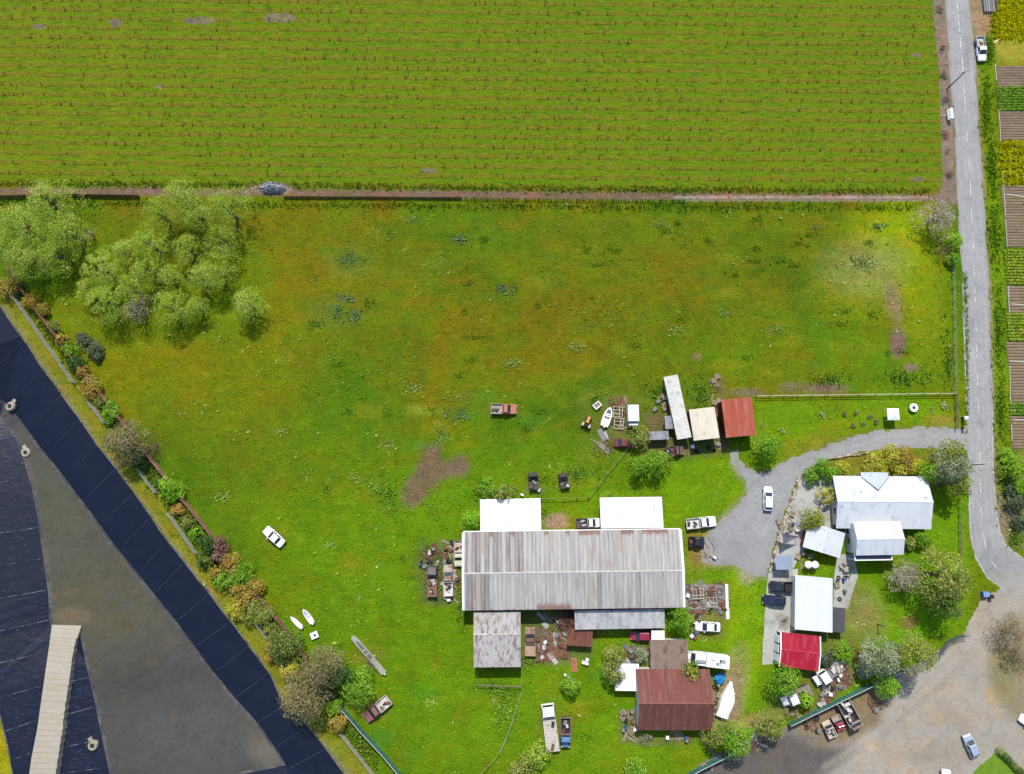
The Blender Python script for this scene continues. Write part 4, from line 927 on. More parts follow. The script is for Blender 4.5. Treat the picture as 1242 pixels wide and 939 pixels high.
# ------------------------------------------------------------------ trees and shrubs
LEAF = bpy.data.materials.new('foliage'); LEAF.use_nodes = True
t = LEAF.node_tree; t.nodes.remove(t.nodes['Principled BSDF'])
at = nn(t, 'ShaderNodeVertexColor', layer_name='Col'); df = nn(t, 'ShaderNodeBsdfDiffuse'); tr = nn(t, 'ShaderNodeBsdfTranslucent'); ms = nn(t, 'ShaderNodeMixShader'); ms.inputs[0].default_value = .22
t.links.new(at.outputs[0], df.inputs[0]); t.links.new(at.outputs[0], tr.inputs[0]); t.links.new(df.outputs[0], ms.inputs[1]); t.links.new(tr.outputs[0], ms.inputs[2])
t.links.new(ms.outputs[0], t.nodes['Material Output'].inputs['Surface'])
BARK = mat('bark', (128, 112, 94), .95, .25, 5, stretch=(1, 1, .3))
PAL = {
    'willow': [(164, 186, 78), (138, 170, 44), (190, 200, 100), (154, 178, 56)],
    'sage': [(176, 182, 130), (196, 198, 156), (140, 158, 84)],
    'lush': [(122, 168, 46), (92, 142, 36), (150, 186, 66)],
    'bright': [(138, 184, 44), (158, 196, 62), (110, 162, 42)],
    'dark': [(74, 106, 48), (100, 128, 64), (58, 90, 50)],
    'grey': [(140, 130, 92), (160, 150, 114), (114, 110, 72), (132, 124, 82)],
    'gold': [(192, 152, 68), (162, 122, 58), (154, 154, 64), (184, 164, 92)],
    'yellow': [(192, 188, 58), (164, 176, 52), (204, 188, 92)],
    'olive': [(142, 152, 70), (112, 128, 54), (166, 170, 92)],
    'silver': [(152, 160, 124), (128, 140, 104), (172, 178, 140)],
    'bare': [(192, 180, 158), (168, 152, 136), (208, 198, 172)],
    'brown': [(150, 124, 104), (128, 100, 84), (170, 146, 120)],
    'dusk': [(96, 110, 84), (120, 130, 100), (80, 96, 74)],
    'mauve': [(140, 96, 92), (160, 122, 112), (120, 84, 80)],
}
def leaves(name, blobs, n, size, pal, seed, parent, thin=1.0, hollow=.55, gap=.42, twig=False):
    rs = np.random.RandomState(seed)
    bl = np.array(blobs); wgt = bl[:, 3] ** 2; wgt /= wgt.sum()
    bi = rs.choice(len(bl), n, p=wgt)
    d = rs.normal(size=(n, 3)); d[:, 2] = np.abs(d[:, 2]) * 1.0 - .25 * rs.rand(n); d /= np.linalg.norm(d, axis=1)[:, None]
    rr = bl[bi, 3] * (hollow + (1.08 - hollow) * rs.rand(n) ** .6)
    c = bl[bi, :3] + d * rr[:, None] * np.array([1, 1, .85])
    keepm = fbm(c[:, 0] + seed * 3.1, c[:, 1] + c[:, 2] * .7, max(.5, bl[:, 3].mean() * .55), 2, seed) > gap - .12 * rs.rand(n)
    keepm &= c[:, 2] > .08
    c, d, bi = c[keepm], d[keepm], bi[keepm]; n = len(c)
    nrm = d + rs.normal(size=(n, 3)) * (.75 if not twig else .9) + np.array([0, 0, .25]); nrm /= np.linalg.norm(nrm, axis=1)[:, None]
    u = np.cross(nrm, rs.normal(size=(n, 3))); u /= np.linalg.norm(u, axis=1)[:, None] + 1e-9
    if twig: u = u * .5 + d * .9; u /= np.linalg.norm(u, axis=1)[:, None]; 
    v = np.cross(nrm, u); v /= np.linalg.norm(v, axis=1)[:, None] + 1e-9
    s_ = size * (.6 + .8 * rs.rand(n))[:, None]
    a = c - u * s_ * .5; b_ = c + v * s_ * .32 * thin; e_ = c + u * s_ * .5; f_ = c - v * s_ * .32 * thin
    vs = np.stack([a, b_, e_, f_], 1).reshape(-1, 3); fs = np.arange(n * 4).reshape(n, 4)
    pc = np.array([alb(p, 1.2) for p in pal]); base = pc[rs.randint(0, len(pal), len(bl))][bi] * .55 + pc[rs.randint(0, len(pal), n)] * .45
    base = base * (.68 + .56 * rs.rand(n))[:, None]
    return link(name, raw_mesh(name, vs, fs, LEAF, np.repeat(base, 4, 0)), parent)

def tree(label, cat, px_, py_, rpx, h, pal, name='tree', group=None, leaf=.27, n=None, nb=None, thin=1.0, gap=.42, twig=False, squash=1.0, seed=None, aspect=1.0, spread=.72, sub=.42):
    seed = seed or int(px_ * 13 + py_ * 7) % 99991
    if name not in ('planting_mound', 'cabbage_tree'): h = h * (1.4 if h > 3.1 else 1.25)
    rs = random.Random(seed)
    pc = P(px_, py_, h * .62); Rm = rpx * (H - h * .62) / F / 1.0 * 1.01
    base = Vector((pc.x, pc.y, 0)); e = thing(name, label, cat, base, rs.uniform(0, 6.28) if aspect == 1 else 0, group)
    rad = Rm; nb = nb or max(5, int(6 + rad * 3.2))
    blobs = []
    for i in range(nb):
        a = i * 2.399 + rs.uniform(-.5, .5); q_ = math.sqrt((i + .4) / nb) * spread
        r_ = rad * sub * rs.uniform(.75, 1.2)
        top = h - r_ * .8; z = top * (1 - .55 * (q_ / spread) ** 2 * squash) * rs.uniform(.86, 1.02)
        blobs.append((math.cos(a) * q_ * rad * aspect, math.sin(a) * q_ * rad, max(r_ * .6, z), min(r_, h * .45)))
    n = n or int(min(8500, max(480, 190 * rad * rad + 460)) * (.34 / leaf) ** 1.2)
    tk = M(); r0 = max(.05, .045 * h); tk.tube((0, 0, -.05), (rs.uniform(-.1, .1), rs.uniform(-.1, .1), h * .45), r0, r0 * .6, 7)
    for b_ in blobs[:min(len(blobs), 9)]:
        st_ = Vector((0, 0, h * rs.uniform(.2, .42))); en = Vector(b_[:3]); mdp = st_.lerp(en, .5) + Vector((0, 0, -.06 * h))
        tk.tube(st_, mdp, r0 * .45, r0 * .3, 5); tk.tube(mdp, en, r0 * .3, r0 * .1, 4)
        if twig:
            for _ in range(5):
                e2 = en + Vector((rs.uniform(-1, 1), rs.uniform(-1, 1), rs.uniform(0, 1))) * b_[3] * .9; tk.tube(mdp.lerp(en, rs.uniform(.3, 1)), e2, r0 * .13, r0 * .04, 3)
    tk.build('trunk', BARK, e)
    leaves('crown', blobs, n, leaf, PAL[pal] if isinstance(pal, str) else pal, seed, e, thin, gap=gap, twig=twig)
    return e

WG = 'pale willows in the paddock corner'
WL = 'feathery pale green willow in the dense cluster at the paddock corner'
for a in [(192, 258, 27, 6), (222, 238, 30, 7), (238, 262, 24, 6), (275, 252, 32, 6.5), (268, 291, 26, 5.5), (262, 326, 30, 6), (180, 296, 26, 6), (178, 328, 24, 5.5), (122, 326, 30, 6), (128, 366, 30, 6), (206, 372, 27, 5.5), (238, 372, 16, 4), (150, 305, 20, 4.5), (225, 300, 20, 5), (240, 335, 18, 5), (205, 335, 18, 4.5), (158, 350, 22, 5), (105, 350, 16, 4)]:
    tree(WL, 'willow', *a, pal='willow' if R.random() < .92 else 'sage', name='willow_tree', group=WG, thin=.5, gap=.45, n=int(150 * (a[2] * .155) ** 2 * 2.6 + 900), leaf=.25)
tree('feathery pale green willow standing alone at the end of the cluster', 'willow', 300, 368, 24, 5, 'willow', 'willow_tree', thin=.6)
tree('grey-mauve sparse willow among green ones in the paddock corner', 'willow', 166, 376, 20, 4.5, 'bare', 'willow_tree', thin=.3, twig=True, n=1600)
for a in [(58, 245, 36, 7), (25, 275, 38, 8), (80, 280, 28, 7), (30, 312, 32, 7), (68, 308, 26, 6), (5, 300, 26, 7)]:
    tree('tall pale green willow beside the rusty fence corner', 'willow', *a, pal='willow', name='willow_tree', group='tall willows by the fence corner', thin=.55, gap=.46, n=int(150 * (a[2] * .155) ** 2 * 2.4 + 900), leaf=.26)
tree('small sparse grey sapling between the two willow groups', 'tree', 108, 282, 10, 2.5, 'bare', 'sapling', twig=True, thin=.3, n=300)
for a in [(100, 412, 11, 1.6), (112, 424, 11, 1.8), (116, 432, 8, 1.3)]:
    tree('dusky blue-green bush beside the rusty fence below the willows', 'bush', *a, pal='dusk', name='bush', group='dusky bushes by the rusty fence')
# the undergrowth that knits the hedge together
for a, p_, nm in [((20, 352, 9, 1.4), 'dark', 'tall willows'), ((62, 395, 8, 1.2), 'olive', 'golden shrubs'), ((120, 486, 8, 1.3), 'olive', 'grey-olive tree'), ((168, 560, 11, 1.6), 'dark', 'shade of the grey-olive tree'), ((195, 585, 9, 1.6), 'dark', 'lime green bush'), ((228, 632, 10, 1.4), 'olive', 'dark gold shrub'), ((238, 648, 10, 1.6), 'lush', 'upper end of the long hedge'), ((328, 765, 11, 1.6), 'olive', 'lower end of the long hedge'), ((398, 838, 12, 2.4), 'dark', 'end of the fence stub'), ((385, 872, 13, 1.8), 'olive', 'low grey-olive tree'), ((345, 800, 12, 2), 'olive', 'dark green gold-edged tree')]:
    tree('low scrubby undergrowth beside the ' + nm, 'shrub', *a, pal=p_, name='scrub', leaf=.22)
# along the pond boundary
for a in [(36, 365, 12, 2.2), (50, 374, 9, 1.8), (74, 411, 8, 1.6), (99, 450, 9, 1.7), (108, 470, 15, 2.2)]:
    tree('round golden-orange shrub between mesh fence and rusty fence', 'shrub', *a, pal='gold', name='shrub', group='golden shrubs on the pond margin', leaf=.26)
for a in [(84, 423, 12, 1.6), (92, 440, 12, 1.8), (133, 502, 12, 2.0), (133, 492, 8, 1.5)]:
    tree('mid green shrub between mesh fence and rusty fence', 'shrub', *a, pal='lush' if a[0] != 92 else 'dark', name='shrub', group='green shrubs on the pond margin', leaf=.26)
tree('yellow-green and gold shrub at the pond corner under the tall willows', 'shrub', 6, 348, 16, 2.6, 'gold', 'shrub')
tree('dense grey-olive rounded tree overhanging the pond liner', 'tree', 150, 536, 31, 5.5, 'grey', 'tree', gap=.30, nb=38, sub=.26, leaf=.26, n=6000)
tree('sparse mauve-grey twiggy shrub behind the grey-olive tree', 'shrub', 185, 540, 16, 2.5, 'mauve', 'shrub', twig=True, thin=.25, n=700)
tree('bright lime green bush in the gap of the rusty fence', 'bush', 205, 594, 17, 3, 'bright', 'bush')
tree('small dark gold shrub below the lime green bush', 'shrub', 215, 618, 9, 1.6, 'gold', 'shrub')
GG = 'mixed shrubs in the long pond-side hedge'
for a, p_ in [((252, 660, 13, 2.6), 'dark'), ((266, 660, 12, 2.4), 'mauve'), ((246, 680, 10, 2), 'dark'), ((280, 684, 14, 2.4), 'gold'), ((260, 694, 10, 2), 'gold'), ((249, 680, 8, 1.8), 'olive'), ((272, 705, 14, 2.4), 'lush'), ((292, 698, 15, 2.5), 'lush'), ((290, 716, 12, 2.3), 'gold'), ((308, 712, 13, 2.4), 'gold'), ((298, 727, 13, 2.4), 'gold'), ((284, 740, 12, 2.2), 'yellow'), ((305, 742, 16, 2.6), 'olive'), ((318, 748, 13, 2.4), 'olive'), ((263, 675, 8, 2.2), 'brown')]:
    nm = {'dark': 'dark green', 'mauve': 'brownish mauve', 'gold': 'golden orange', 'olive': 'olive green', 'lush': 'fresh green', 'yellow': 'yellow', 'brown': 'grey-brown'}[p_]
    tree(nm + ' shrub in the long mixed hedge beside the pond', 'shrub', *a, pal=p_, name='shrub', group=nm + ' ' + GG, leaf=.26)
tree('dark green tree with golden edges where the rusty fence ends', 'tree', 345, 782, 22, 4, PAL['dark'] + PAL['olive'], 'tree', leaf=.28)
tree('golden shrub hugging the dark green tree where the rusty fence ends', 'shrub', 330, 790, 12, 2.2, 'gold', 'shrub')
tree('yellow-olive shrub at the pond edge beside the big grey tree', 'shrub', 352, 812, 14, 2.4, 'yellow', 'shrub')
tree('large grey-olive tree with upper crown above the pond bank', 'tree', 388, 812, 30, 6.5, 'grey', 'tree', gap=.36, leaf=.27, n=5200, nb=26, sub=.3)
tree('large grey-olive tree spreading low over the navy pond liner', 'tree', 368, 846, 34, 6.5, 'grey', 'tree', gap=.36, leaf=.27, n=6000, nb=28, sub=.3)
tree('dark green tree hemmed between the grey-olive trees and a lush one', 'tree', 412, 818, 18, 5, 'dark', 'tree')
tree('lush yellow-green tree in the paddock beside the grey-olive trees', 'tree', 433, 834, 23, 4.6, 'lush', 'tree')
tree('dead twiggy brown bush beside the overturned aluminium boat', 'bush', 448, 806, 12, 1.5, 'brown', 'dead_bush', twig=True, thin=.22, n=420)
tree('orange-gold shrub at the end of the green iron fence', 'shrub', 408, 876, 13, 2.4, 'gold', 'shrub', leaf=.26)
tree('fresh green shrub just above the orange-gold one', 'shrub', 405, 858, 11, 2.2, 'lush', 'shrub')
# roadside and around the yards
tree('pale twiggy bare tree beside the road at the track end', 'tree', 1138, 262, 27, 4.5, 'bare', 'bare_tree', twig=True, thin=.28, n=3200, leaf=.5)
tree('brown twiggy thicket under the bare tree by the road', 'bush', 1144, 302, 13, 2, 'brown', 'dead_bush', twig=True, thin=.25, n=800)
tree('round fresh green bush beside the road under the bare tree', 'bush', 1159, 292, 12, 2.6, 'bright', 'bush')
tree('lower fresh green bush at the road edge by the wire fence', 'bush', 1157, 313, 9, 2.0, 'lush', 'bush')
for (a, b_) in ((1140, 10), (1143, 58), (1145, 90), (1147, 120), (1148, 162), (1150, 182), (1152, 210)):
    tree('low dark brown leafless bush on the dirt verge beside the field', 'bush', a, b_, 5.5, .8, 'mauve', 'dead_bush', 'leafless bushes on the dirt verge', twig=True, thin=.3, n=150, leaf=.4)
tree('rounded fresh green tree beside the red shed and gravel drive', 'tree', 931, 541, 19, 4.2, 'lush', 'tree', gap=.38)
tree('two-lobed deep green tree in front of the parked scrap row', 'tree', 797, 560, 18, 4.2, 'lush', 'tree')
tree('smaller deep green tree beside the two-lobed one', 'tree', 776, 566, 14, 3.6, 'lush', 'tree')
tree('yellow-green bush sprawling over the grey open bay', 'bush', 774, 528, 17, 3, 'olive', 'bush')
for a in [(1062, 562, 13, 2.4), (1080, 553, 16, 2.6), (1098, 556, 15, 2.6), (1112, 566, 13, 2.6), (1092, 570, 10, 2.2), (1070, 574, 9, 2)]:
    tree('yellow flowering shrub in the bed between drive and white house', 'shrub', *a, pal='yellow' if a[2] != 15 else 'gold', name='shrub', group='yellow shrubs in front of the white house', leaf=.27)
for a in [(995, 570, 15, 2.6), (1010, 577, 12, 2.2), (985, 578, 10, 2)]:
    tree('green shrub at the bend of the gravel drive by the house corner', 'shrub', *a, pal='lush', name='shrub', group='green shrubs at the house corner', leaf=.28)
tree('yellow-tipped shrub beside the log edging at the drive bend', 'shrub', 1022, 568, 10, 2, 'yellow', 'shrub')
tree('acid yellow-green bush against the white house end wall', 'bush', 1003, 600, 12, 2.6, 'yellow', 'bush')
tree('clipped round olive bush beside the studio roof', 'bush', 986, 630, 17, 3.2, [(138, 144, 44), (120, 132, 40), (156, 160, 60)], 'bush', gap=.2, nb=30, sub=.3, leaf=.24, n=2600)
tree('tall dark blue-green tree between the white house and the road', 'tree', 1157, 566, 24, 7.5, PAL['dusk'] + PAL['silver'], 'tree', leaf=.3, gap=.4)
tree('pale olive tree crown leaning over the drive mouth', 'tree', 1152, 550, 20, 6, 'olive', 'tree')
tree('bright green tree against the white house and the dark tree', 'tree', 1128, 572, 14, 4, 'bright', 'tree')
tree('olive green tree at the roadside fence below the dark tree', 'tree', 1162, 585, 17, 6, 'olive', 'tree')
tree('big spreading olive-green tree beside the road bend', 'tree', 1146, 700, 34, 8, 'olive', 'tree', leaf=.32, gap=.42, n=7000)
tree('olive-green tree merging with the big one beside the road bend', 'tree', 1150, 728, 26, 6.5, PAL['olive'] + PAL['dark'], 'tree', gap=.46)
tree('pale grey leafless blossom tree on the back lawn', 'tree', 1098, 699, 22, 4.5, 'bare', 'bare_tree', twig=True, thin=.28, n=2800, leaf=.45)
tree('small glossy green lemon bush at the wing corner', 'bush', 1121, 655, 11, 2.2, 'lush', 'bush')
tree('small pale green bush squeezed beside the wing wall', 'bush', 1104, 659, 8, 1.7, 'olive', 'bush')
tree('silvery grey-green rounded tree above the green iron fence', 'tree', 1072, 797, 27, 6.2, 'silver', 'tree', gap=.3, nb=26, sub=.3, leaf=.28)
tree('small silvery shrub at the foot of the silver tree', 'shrub', 1052, 812, 12, 3, 'silver', 'shrub')
tree('pale yellow-olive tree beside the dirt yard fence', 'tree', 1112, 793, 24, 8, 'olive', 'tree')
tree('vivid round green bush standing in the dirt yard', 'bush', 1078, 832, 16, 3.2, 'bright', 'bush', gap=.25)
tree('lush green tree between the red carport and parked trucks', 'tree', 952, 826, 20, 4.5, 'lush', 'tree')
tree('small lush bush between the two old trucks and green fence', 'bush', 978, 850, 10, 2.4, 'bright', 'bush')
tree('leafy green tree behind the white boat at the fence', 'tree', 892, 897, 22, 5, 'lush', 'tree')
tree('pale olive tree behind the brown-roofed house corner', 'tree', 868, 893, 14, 4, 'olive', 'tree')
tree('olive tree by the broken end of the green iron fence', 'tree', 935, 882, 18, 4.5, 'olive', 'tree')
tree('lush green tree squeezed between barn end and white sedan', 'tree', 826, 751, 17, 4.2, 'lush', 'tree')
tree('spiky cabbage tree rising over the brown roof', 'tree', 839, 815, 13, 5.2, PAL['dark'] + PAL['yellow'], 'cabbage_tree', thin=.3, leaf=.7, n=700, sub=.38)
tree('olive tree half covering the white awning', 'tree', 744, 815, 16, 3.6, 'olive', 'tree')
tree('small olive tree above the white awning', 'tree', 746, 796, 13, 3.2, 'olive', 'tree')
tree('leafy shrub between scrap and taupe annex', 'shrub', 778, 795, 9, 1.6, 'silver', 'shrub')
tree('round green fruit tree on the lawn below the scrap row', 'tree', 693, 832, 13, 3, 'lush', 'tree')
tree('grey sparse shrub at the house corner by the stacked timber', 'shrub', 785, 897, 9, 2, 'bare', 'shrub', twig=True, thin=.3, n=360)
tree('pale green spreading bush below the white flatbed truck', 'bush', 652, 917, 16, 2.6, 'willow', 'bush')
tree('pale green bush at the foot of the wire fence', 'bush', 632, 934, 16, 2.4, 'olive', 'bush')
tree('dark green low bush on the lawn below the brown-roofed house', 'bush', 772, 936, 15, 2, 'lush', 'bush')
tree('fresh green bush at the barn and white shed corner', 'bush', 570, 631, 14, 3.4, 'bright', 'bush')
tree('weedy green bush poking over the white shed roof', 'bush', 611, 598, 13, 3.4, 'olive', 'bush')
tree('low weedy bush beside the scrapped implements by the barn', 'bush', 590, 592, 14, 1.6, 'lush', 'bush')
tree('fresh green shrub behind the garage and charcoal lean-to', 'shrub', 1022, 790, 13, 2.4, 'lush', 'shrub')
tree('blue-green shrub between the carport and junk-filled pen', 'shrub', 1003, 797, 12, 2, 'dusk', 'shrub')
tree('sparse brown twiggy bush on rough ground beside the dirt yard', 'bush', 1227, 768, 23, 3.2, PAL['bare'] + PAL['brown'] + PAL['grey'], 'dead_bush', twig=True, thin=.4, n=4200, gap=.36)
tree('olive-brown scrub on rough ground below the twiggy bush', 'bush', 1232, 800, 18, 1.8, 'grey', 'bush', twig=True, thin=.4, n=2200)
for a in [(1232, 566, 17, 3.2), (1222, 552, 10, 2), (1243, 590, 14, 3)]:
    tree('leafy bright green shrub where the vegetable plots end', 'shrub', *a, pal='bright', name='shrub', group='bright shrubs at the plot end')
for a in [(1236, 608, 13, 2.6), (1228, 594, 9, 2), (1240, 632, 11, 2)]:
    tree('dark green shrub on the bank across the road', 'shrub', *a, pal='dusk', name='shrub', group='dark shrubs across the road')
tree('small reddish shrub beside the pale concrete apron', 'shrub', 952, 753, 9, 1.3, 'brown', 'shrub', twig=True, thin=.4, n=300)
# clipped hedge beside the corner lawn
e = thing('clipped_hedge', 'dark clipped hedge bordering the corner lawn', 'hedge', P(1228, 924))
pa, pb = P(1212, 910, .6) - P(1228, 924), P(1246, 944, .6) - P(1228, 924)
bl = [tuple(pa.lerp(pb, i / 14)) for i in range(15)]
leaves('crown', [(x, y, .55 + R.uniform(-.05, .08), .62) for x, y, z in bl], 2200, .2, PAL['olive'] + PAL['dark'], 77, e, gap=.1)
s_ = M(); [s_.tube((x, y, 0), (x, y, .6), .04) for x, y, z in bl[::2]]; s_.build('stems', BARK, e)
# lawn specimen plants
for px_, py_, nm in [(926, 515, 'beside the red shed'), (948, 523, 'beside the rounded green tree'), (997, 504, 'alone on the open lawn')]:
    tree('low grey-leaved planting mound ' + nm, 'plant', px_, py_, 5, .6, 'sage', 'planting_mound', n=110, leaf=.28)
for px_, py_ in [(1025, 502), (1039, 501), (1056, 505), (1035, 516), (1048, 514), (1063, 512)]:
    tree('small grey-brown planting mound in the cluster beside the gazebo', 'plant', px_, py_, 4, .6, 'grey', 'planting_mound', 'planting mounds near the gazebo', n=90, leaf=.26)
tree('spiky sage plant between oval table and corner mound', 'plant', 1130, 497, 5, .7, 'sage', 'planting_mound', n=120, twig=True, thin=.3)
tree('brown-edged planting mound in the lawn corner by the wire fence', 'plant', 1147, 493, 6, .7, 'bare', 'planting_mound', n=140)
# ------------------------------------------------------------------ vehicles
TYRE = mat('tyre_rubber', (40, 40, 42), .9); RIM_M = mat('wheel_rim', (150, 150, 152), .4, metal=.3); LAMP = mat('headlamp_glass', (220, 224, 226), .15); TAIL = mat('tail_lamp', (170, 30, 28), .3)
CHAS = mat('chassis_black', (52, 50, 50), .8, .2, 3, col2=(84, 66, 58), amt2=.15)
WINM = mat('vehicle_glass', (52, 62, 72), .06, .12, 1, spec=.6)
def paint(rgb, worn=.0, rust=(140, 96, 76)):
    return mat('vehicle_paint', rgb, .35 + .4 * (worn > 0), .05 + .12 * worn, 1.6, col2=rust if worn else None, amt2=worn, spec=.5)
_wm = {}
def wheel(parent, x, y, r=.33, wd=.22):
    k = (r, wd)
    if k not in _wm:
        a = M(); a.tube((0, -wd / 2, 0), (0, wd / 2, 0), r, n=14); bq = M(); bq.tube((0, -wd / 2 - .012, 0), (0, wd / 2 + .012, 0), r * .6, n=10)
        _wm[k] = (a.mesh('wheel', TYRE), bq.mesh('rim', RIM_M))
    o = link('wheel', _wm[k][0], parent, (x, y, r)); link('rim', _wm[k][1], o)
def ring(x, wd, zb, zt, ch=.10):
    return [(x, -wd * .94, zb), (x, -wd, zb + .12), (x, -wd, zt - ch), (x, -wd + ch * .9, zt), (x, wd - ch * .9, zt), (x, wd, zt - ch), (x, wd, zb + .12), (x, wd * .94, zb)]
def face_panel(q, name, m, parent, ins=.1, off=.012):
    a, b_, c, d = [Vector(p) for p in q]; cen = (a + b_ + c + d) / 4; n_ = (b_ - a).cross(d - a).normalized()
    inn = [cen + (p - cen) * (1 - ins) for p in (a, b_, c, d)]
    s_ = M().hexa([p - n_ * .004 for p in inn], [p + n_ * off for p in inn]); s_.build(name, m, parent)
def cabin(e, m, x0, x1, X0, X1, zb, zt, wb_, wt_, sides=1):
    """painted glasshouse from x0..x1 at the belt to X0..X1 at the roof, panes proud of it"""
    lo = [(x0, -wb_, zb), (x1, -wb_, zb), (x1, wb_, zb), (x0, wb_, zb)]; hi = [(X0, -wt_, zt), (X1, -wt_, zt), (X1, wt_, zt), (X0, wt_, zt)]
    hi2 = [(X0 + .12, -wt_ + .12, zt + .05), (X1 - .12, -wt_ + .12, zt + .05), (X1 - .12, wt_ - .12, zt + .05), (X0 + .12, wt_ - .12, zt + .05)]
    M().loft([lo, hi, hi2]).build('cab_shell', m, e)
    L, Hh = [Vector(p) for p in lo], [Vector(p) for p in hi]
    face_panel([L[1], L[2], Hh[2], Hh[1]], 'windscreen', WINM, e); face_panel([L[3], L[0], Hh[0], Hh[3]], 'rear_window', WINM, e, .14)
    for s_ in (0, 1):
        a, b_, c, d = (L[0], L[1], Hh[1], Hh[0]) if s_ == 0 else (L[2], L[3], Hh[3], Hh[2])
        if sides == 2:
            face_panel([a, a.lerp(b_, .48), d.lerp(c, .48), d], 'side_window', WINM, e, .13); face_panel([a.lerp(b_, .52), b_, c, d.lerp(c, .52)], 'side_window', WINM, e, .13)
        else: face_panel([a, b_, c, d], 'side_window', WINM, e, .14)
def axis(rear, front, z=.7):
    a, b_ = P(*rear, z), P(*front, z); d = b_ - a; c = (a + b_) / 2
    return Vector((c.x, c.y, 0)), math.atan2(d.y, d.x), d.length
def lights(e, L, W, zf=.62, zr=.75):
    for s_ in (-1, 1):
        M().box((L / 2 - .06, s_ * W * .34, zf), (.16, .34, .16)).build('headlight', LAMP, e); M().box((-L / 2 + .04, s_ * W * .38, zr), (.12, .22, .2)).build('tail_light', TAIL, e)
def car(label, rear, front, rgb, W=1.75, name='car', style='sedan', worn=0.0, L=None, hood=None, z=.7, cat='car', tint=None):
    loc, ang, l0 = axis(rear, front, z); L = L or l0
    e = thing(name, label, cat, loc, ang); m = paint(rgb, worn); w_ = W / 2
    zt = {'sedan': .92, 'hatch': .95, 'wagon': .95, 'classic': .88}[style]
    st_ = [(-.5, .80, .36, zt - .14), (-.47, .94, .27, zt - .03), (-.32, 1, .22, zt + .01), (0, 1, .2, zt), (.27, 1, .22, zt - .02), (.44, .94, .26, zt - .12), (.5, .78, .36, zt - .26)]
    M().loft([ring(t_ * L, f_ * w_, a, b_) for t_, f_, a, b_ in st_]).build('body', m, e)
    g = {'sedan': (-.36, .25, -.20, .07), 'hatch': (-.46, .27, -.36, .08), 'wagon': (-.47, .25, -.42, .06), 'classic': (-.30, .20, -.19, .06)}[style]
    cabin(e, m, g[0] * L, g[1] * L, g[2] * L, g[3] * L, zt - .03, 1.43, w_ * .92, w_ * .76, 2)
    if hood: M().box((.36 * L, 0, zt - .035), (.2 * L, W * .7, .03), ry=.06).build('bonnet_opening', hood, e)
    M().box((L / 2 - .02, 0, .42), (.14, W * .84, .18)).build('bumper', m if style != 'classic' else RIM_M, e); M().box((-L / 2 + .02, 0, .45), (.14, W * .84, .18)).build('bumper', m if style != 'classic' else RIM_M, e)
    for sx in (-.31, .31):
        for s_ in (-1, 1): wheel(e, sx * L, s_ * (w_ - .10))
    for s_ in (-1, 1): M().box((.17 * L, s_ * (w_ + .08), zt + .06), (.16, .2, .12)).build('wing_mirror', m, e)
    lights(e, L, W); return e
def ute(label, rear, front, rgb, W=1.8, worn=0.0, tray=None, cargo=None, tray_rgb=None, bonnet=None, cat='ute', L=None, deck=.5, z=.7, name='ute', cab_rgb=None):
    loc, ang, l0 = axis(rear, front, z); L = L or l0
    e = thing(name, label, cat, loc, ang); m = paint(rgb, worn); w_ = W / 2; xs = -L / 2 + L * deck * .92
    mc = paint(cab_rgb, worn) if cab_rgb else m
    M().loft([ring(xs, w_, .3, .98), ring(.1 * L, w_, .28, .98), ring(.30 * L, w_, .3, .95), ring(.46 * L, w_ * .94, .34, .86), ring(.5 * L, w_ * .8, .4, .74)]).build('body', m, e)
    if bonnet: M().box((.36 * L, 0, .95), (.17 * L, W * .72, .05), ry=.1).build('bonnet', paint(bonnet, .5), e)
    cabin(e, mc, xs + .05, .27 * L, xs + .2, .14 * L, .96, 1.6, w_ * .93, w_ * .78)
    tm = paint(tray_rgb, .35) if tray_rgb else m; a, b_ = -L / 2, xs - .05
    M().box(((a + b_) / 2, 0, .68), (b_ - a, W, .10)).build('deck', CHAS if not tray_rgb else tm, e)
    for s_ in (-1, 1): M().box(((a + b_) / 2, s_ * (w_ - .05), .92), (b_ - a, .09, .42)).build('tray_side', tm, e)
    M().box((a + .04, 0, .90), (.08, W - .2, .38)).build('tailgate', tm, e); M().box((b_ - .04, 0, 1.02), (.08, W - .2, .58)).build('headboard', tm, e)
    M().box((0, 0, .42), (L * .9, .7, .22)).build('chassis', CHAS, e)
    for sx in (-.30, .33):
        for s_ in (-1, 1): wheel(e, sx * L, s_ * (w_ - .10), .36)
    lights(e, L, W, .66, .6)
    for i in range(cargo or 0):
        g = M(); rr = random.Random(i * 7 + int(rear[0])); g.box((rr.uniform(a + .3, b_ - .3), rr.uniform(-w_ + .35, w_ - .35), .84 + rr.uniform(0, .12)), (rr.uniform(.3, .9), rr.uniform(.15, .5), rr.uniform(.1, .35)), rr.uniform(0, 3))
        g.build('load_piece', mat('load_piece', rr.choice([(60, 58, 62), (150, 140, 128), (120, 84, 66), (206, 204, 200)]), .8, .2, 3), e)
    return e
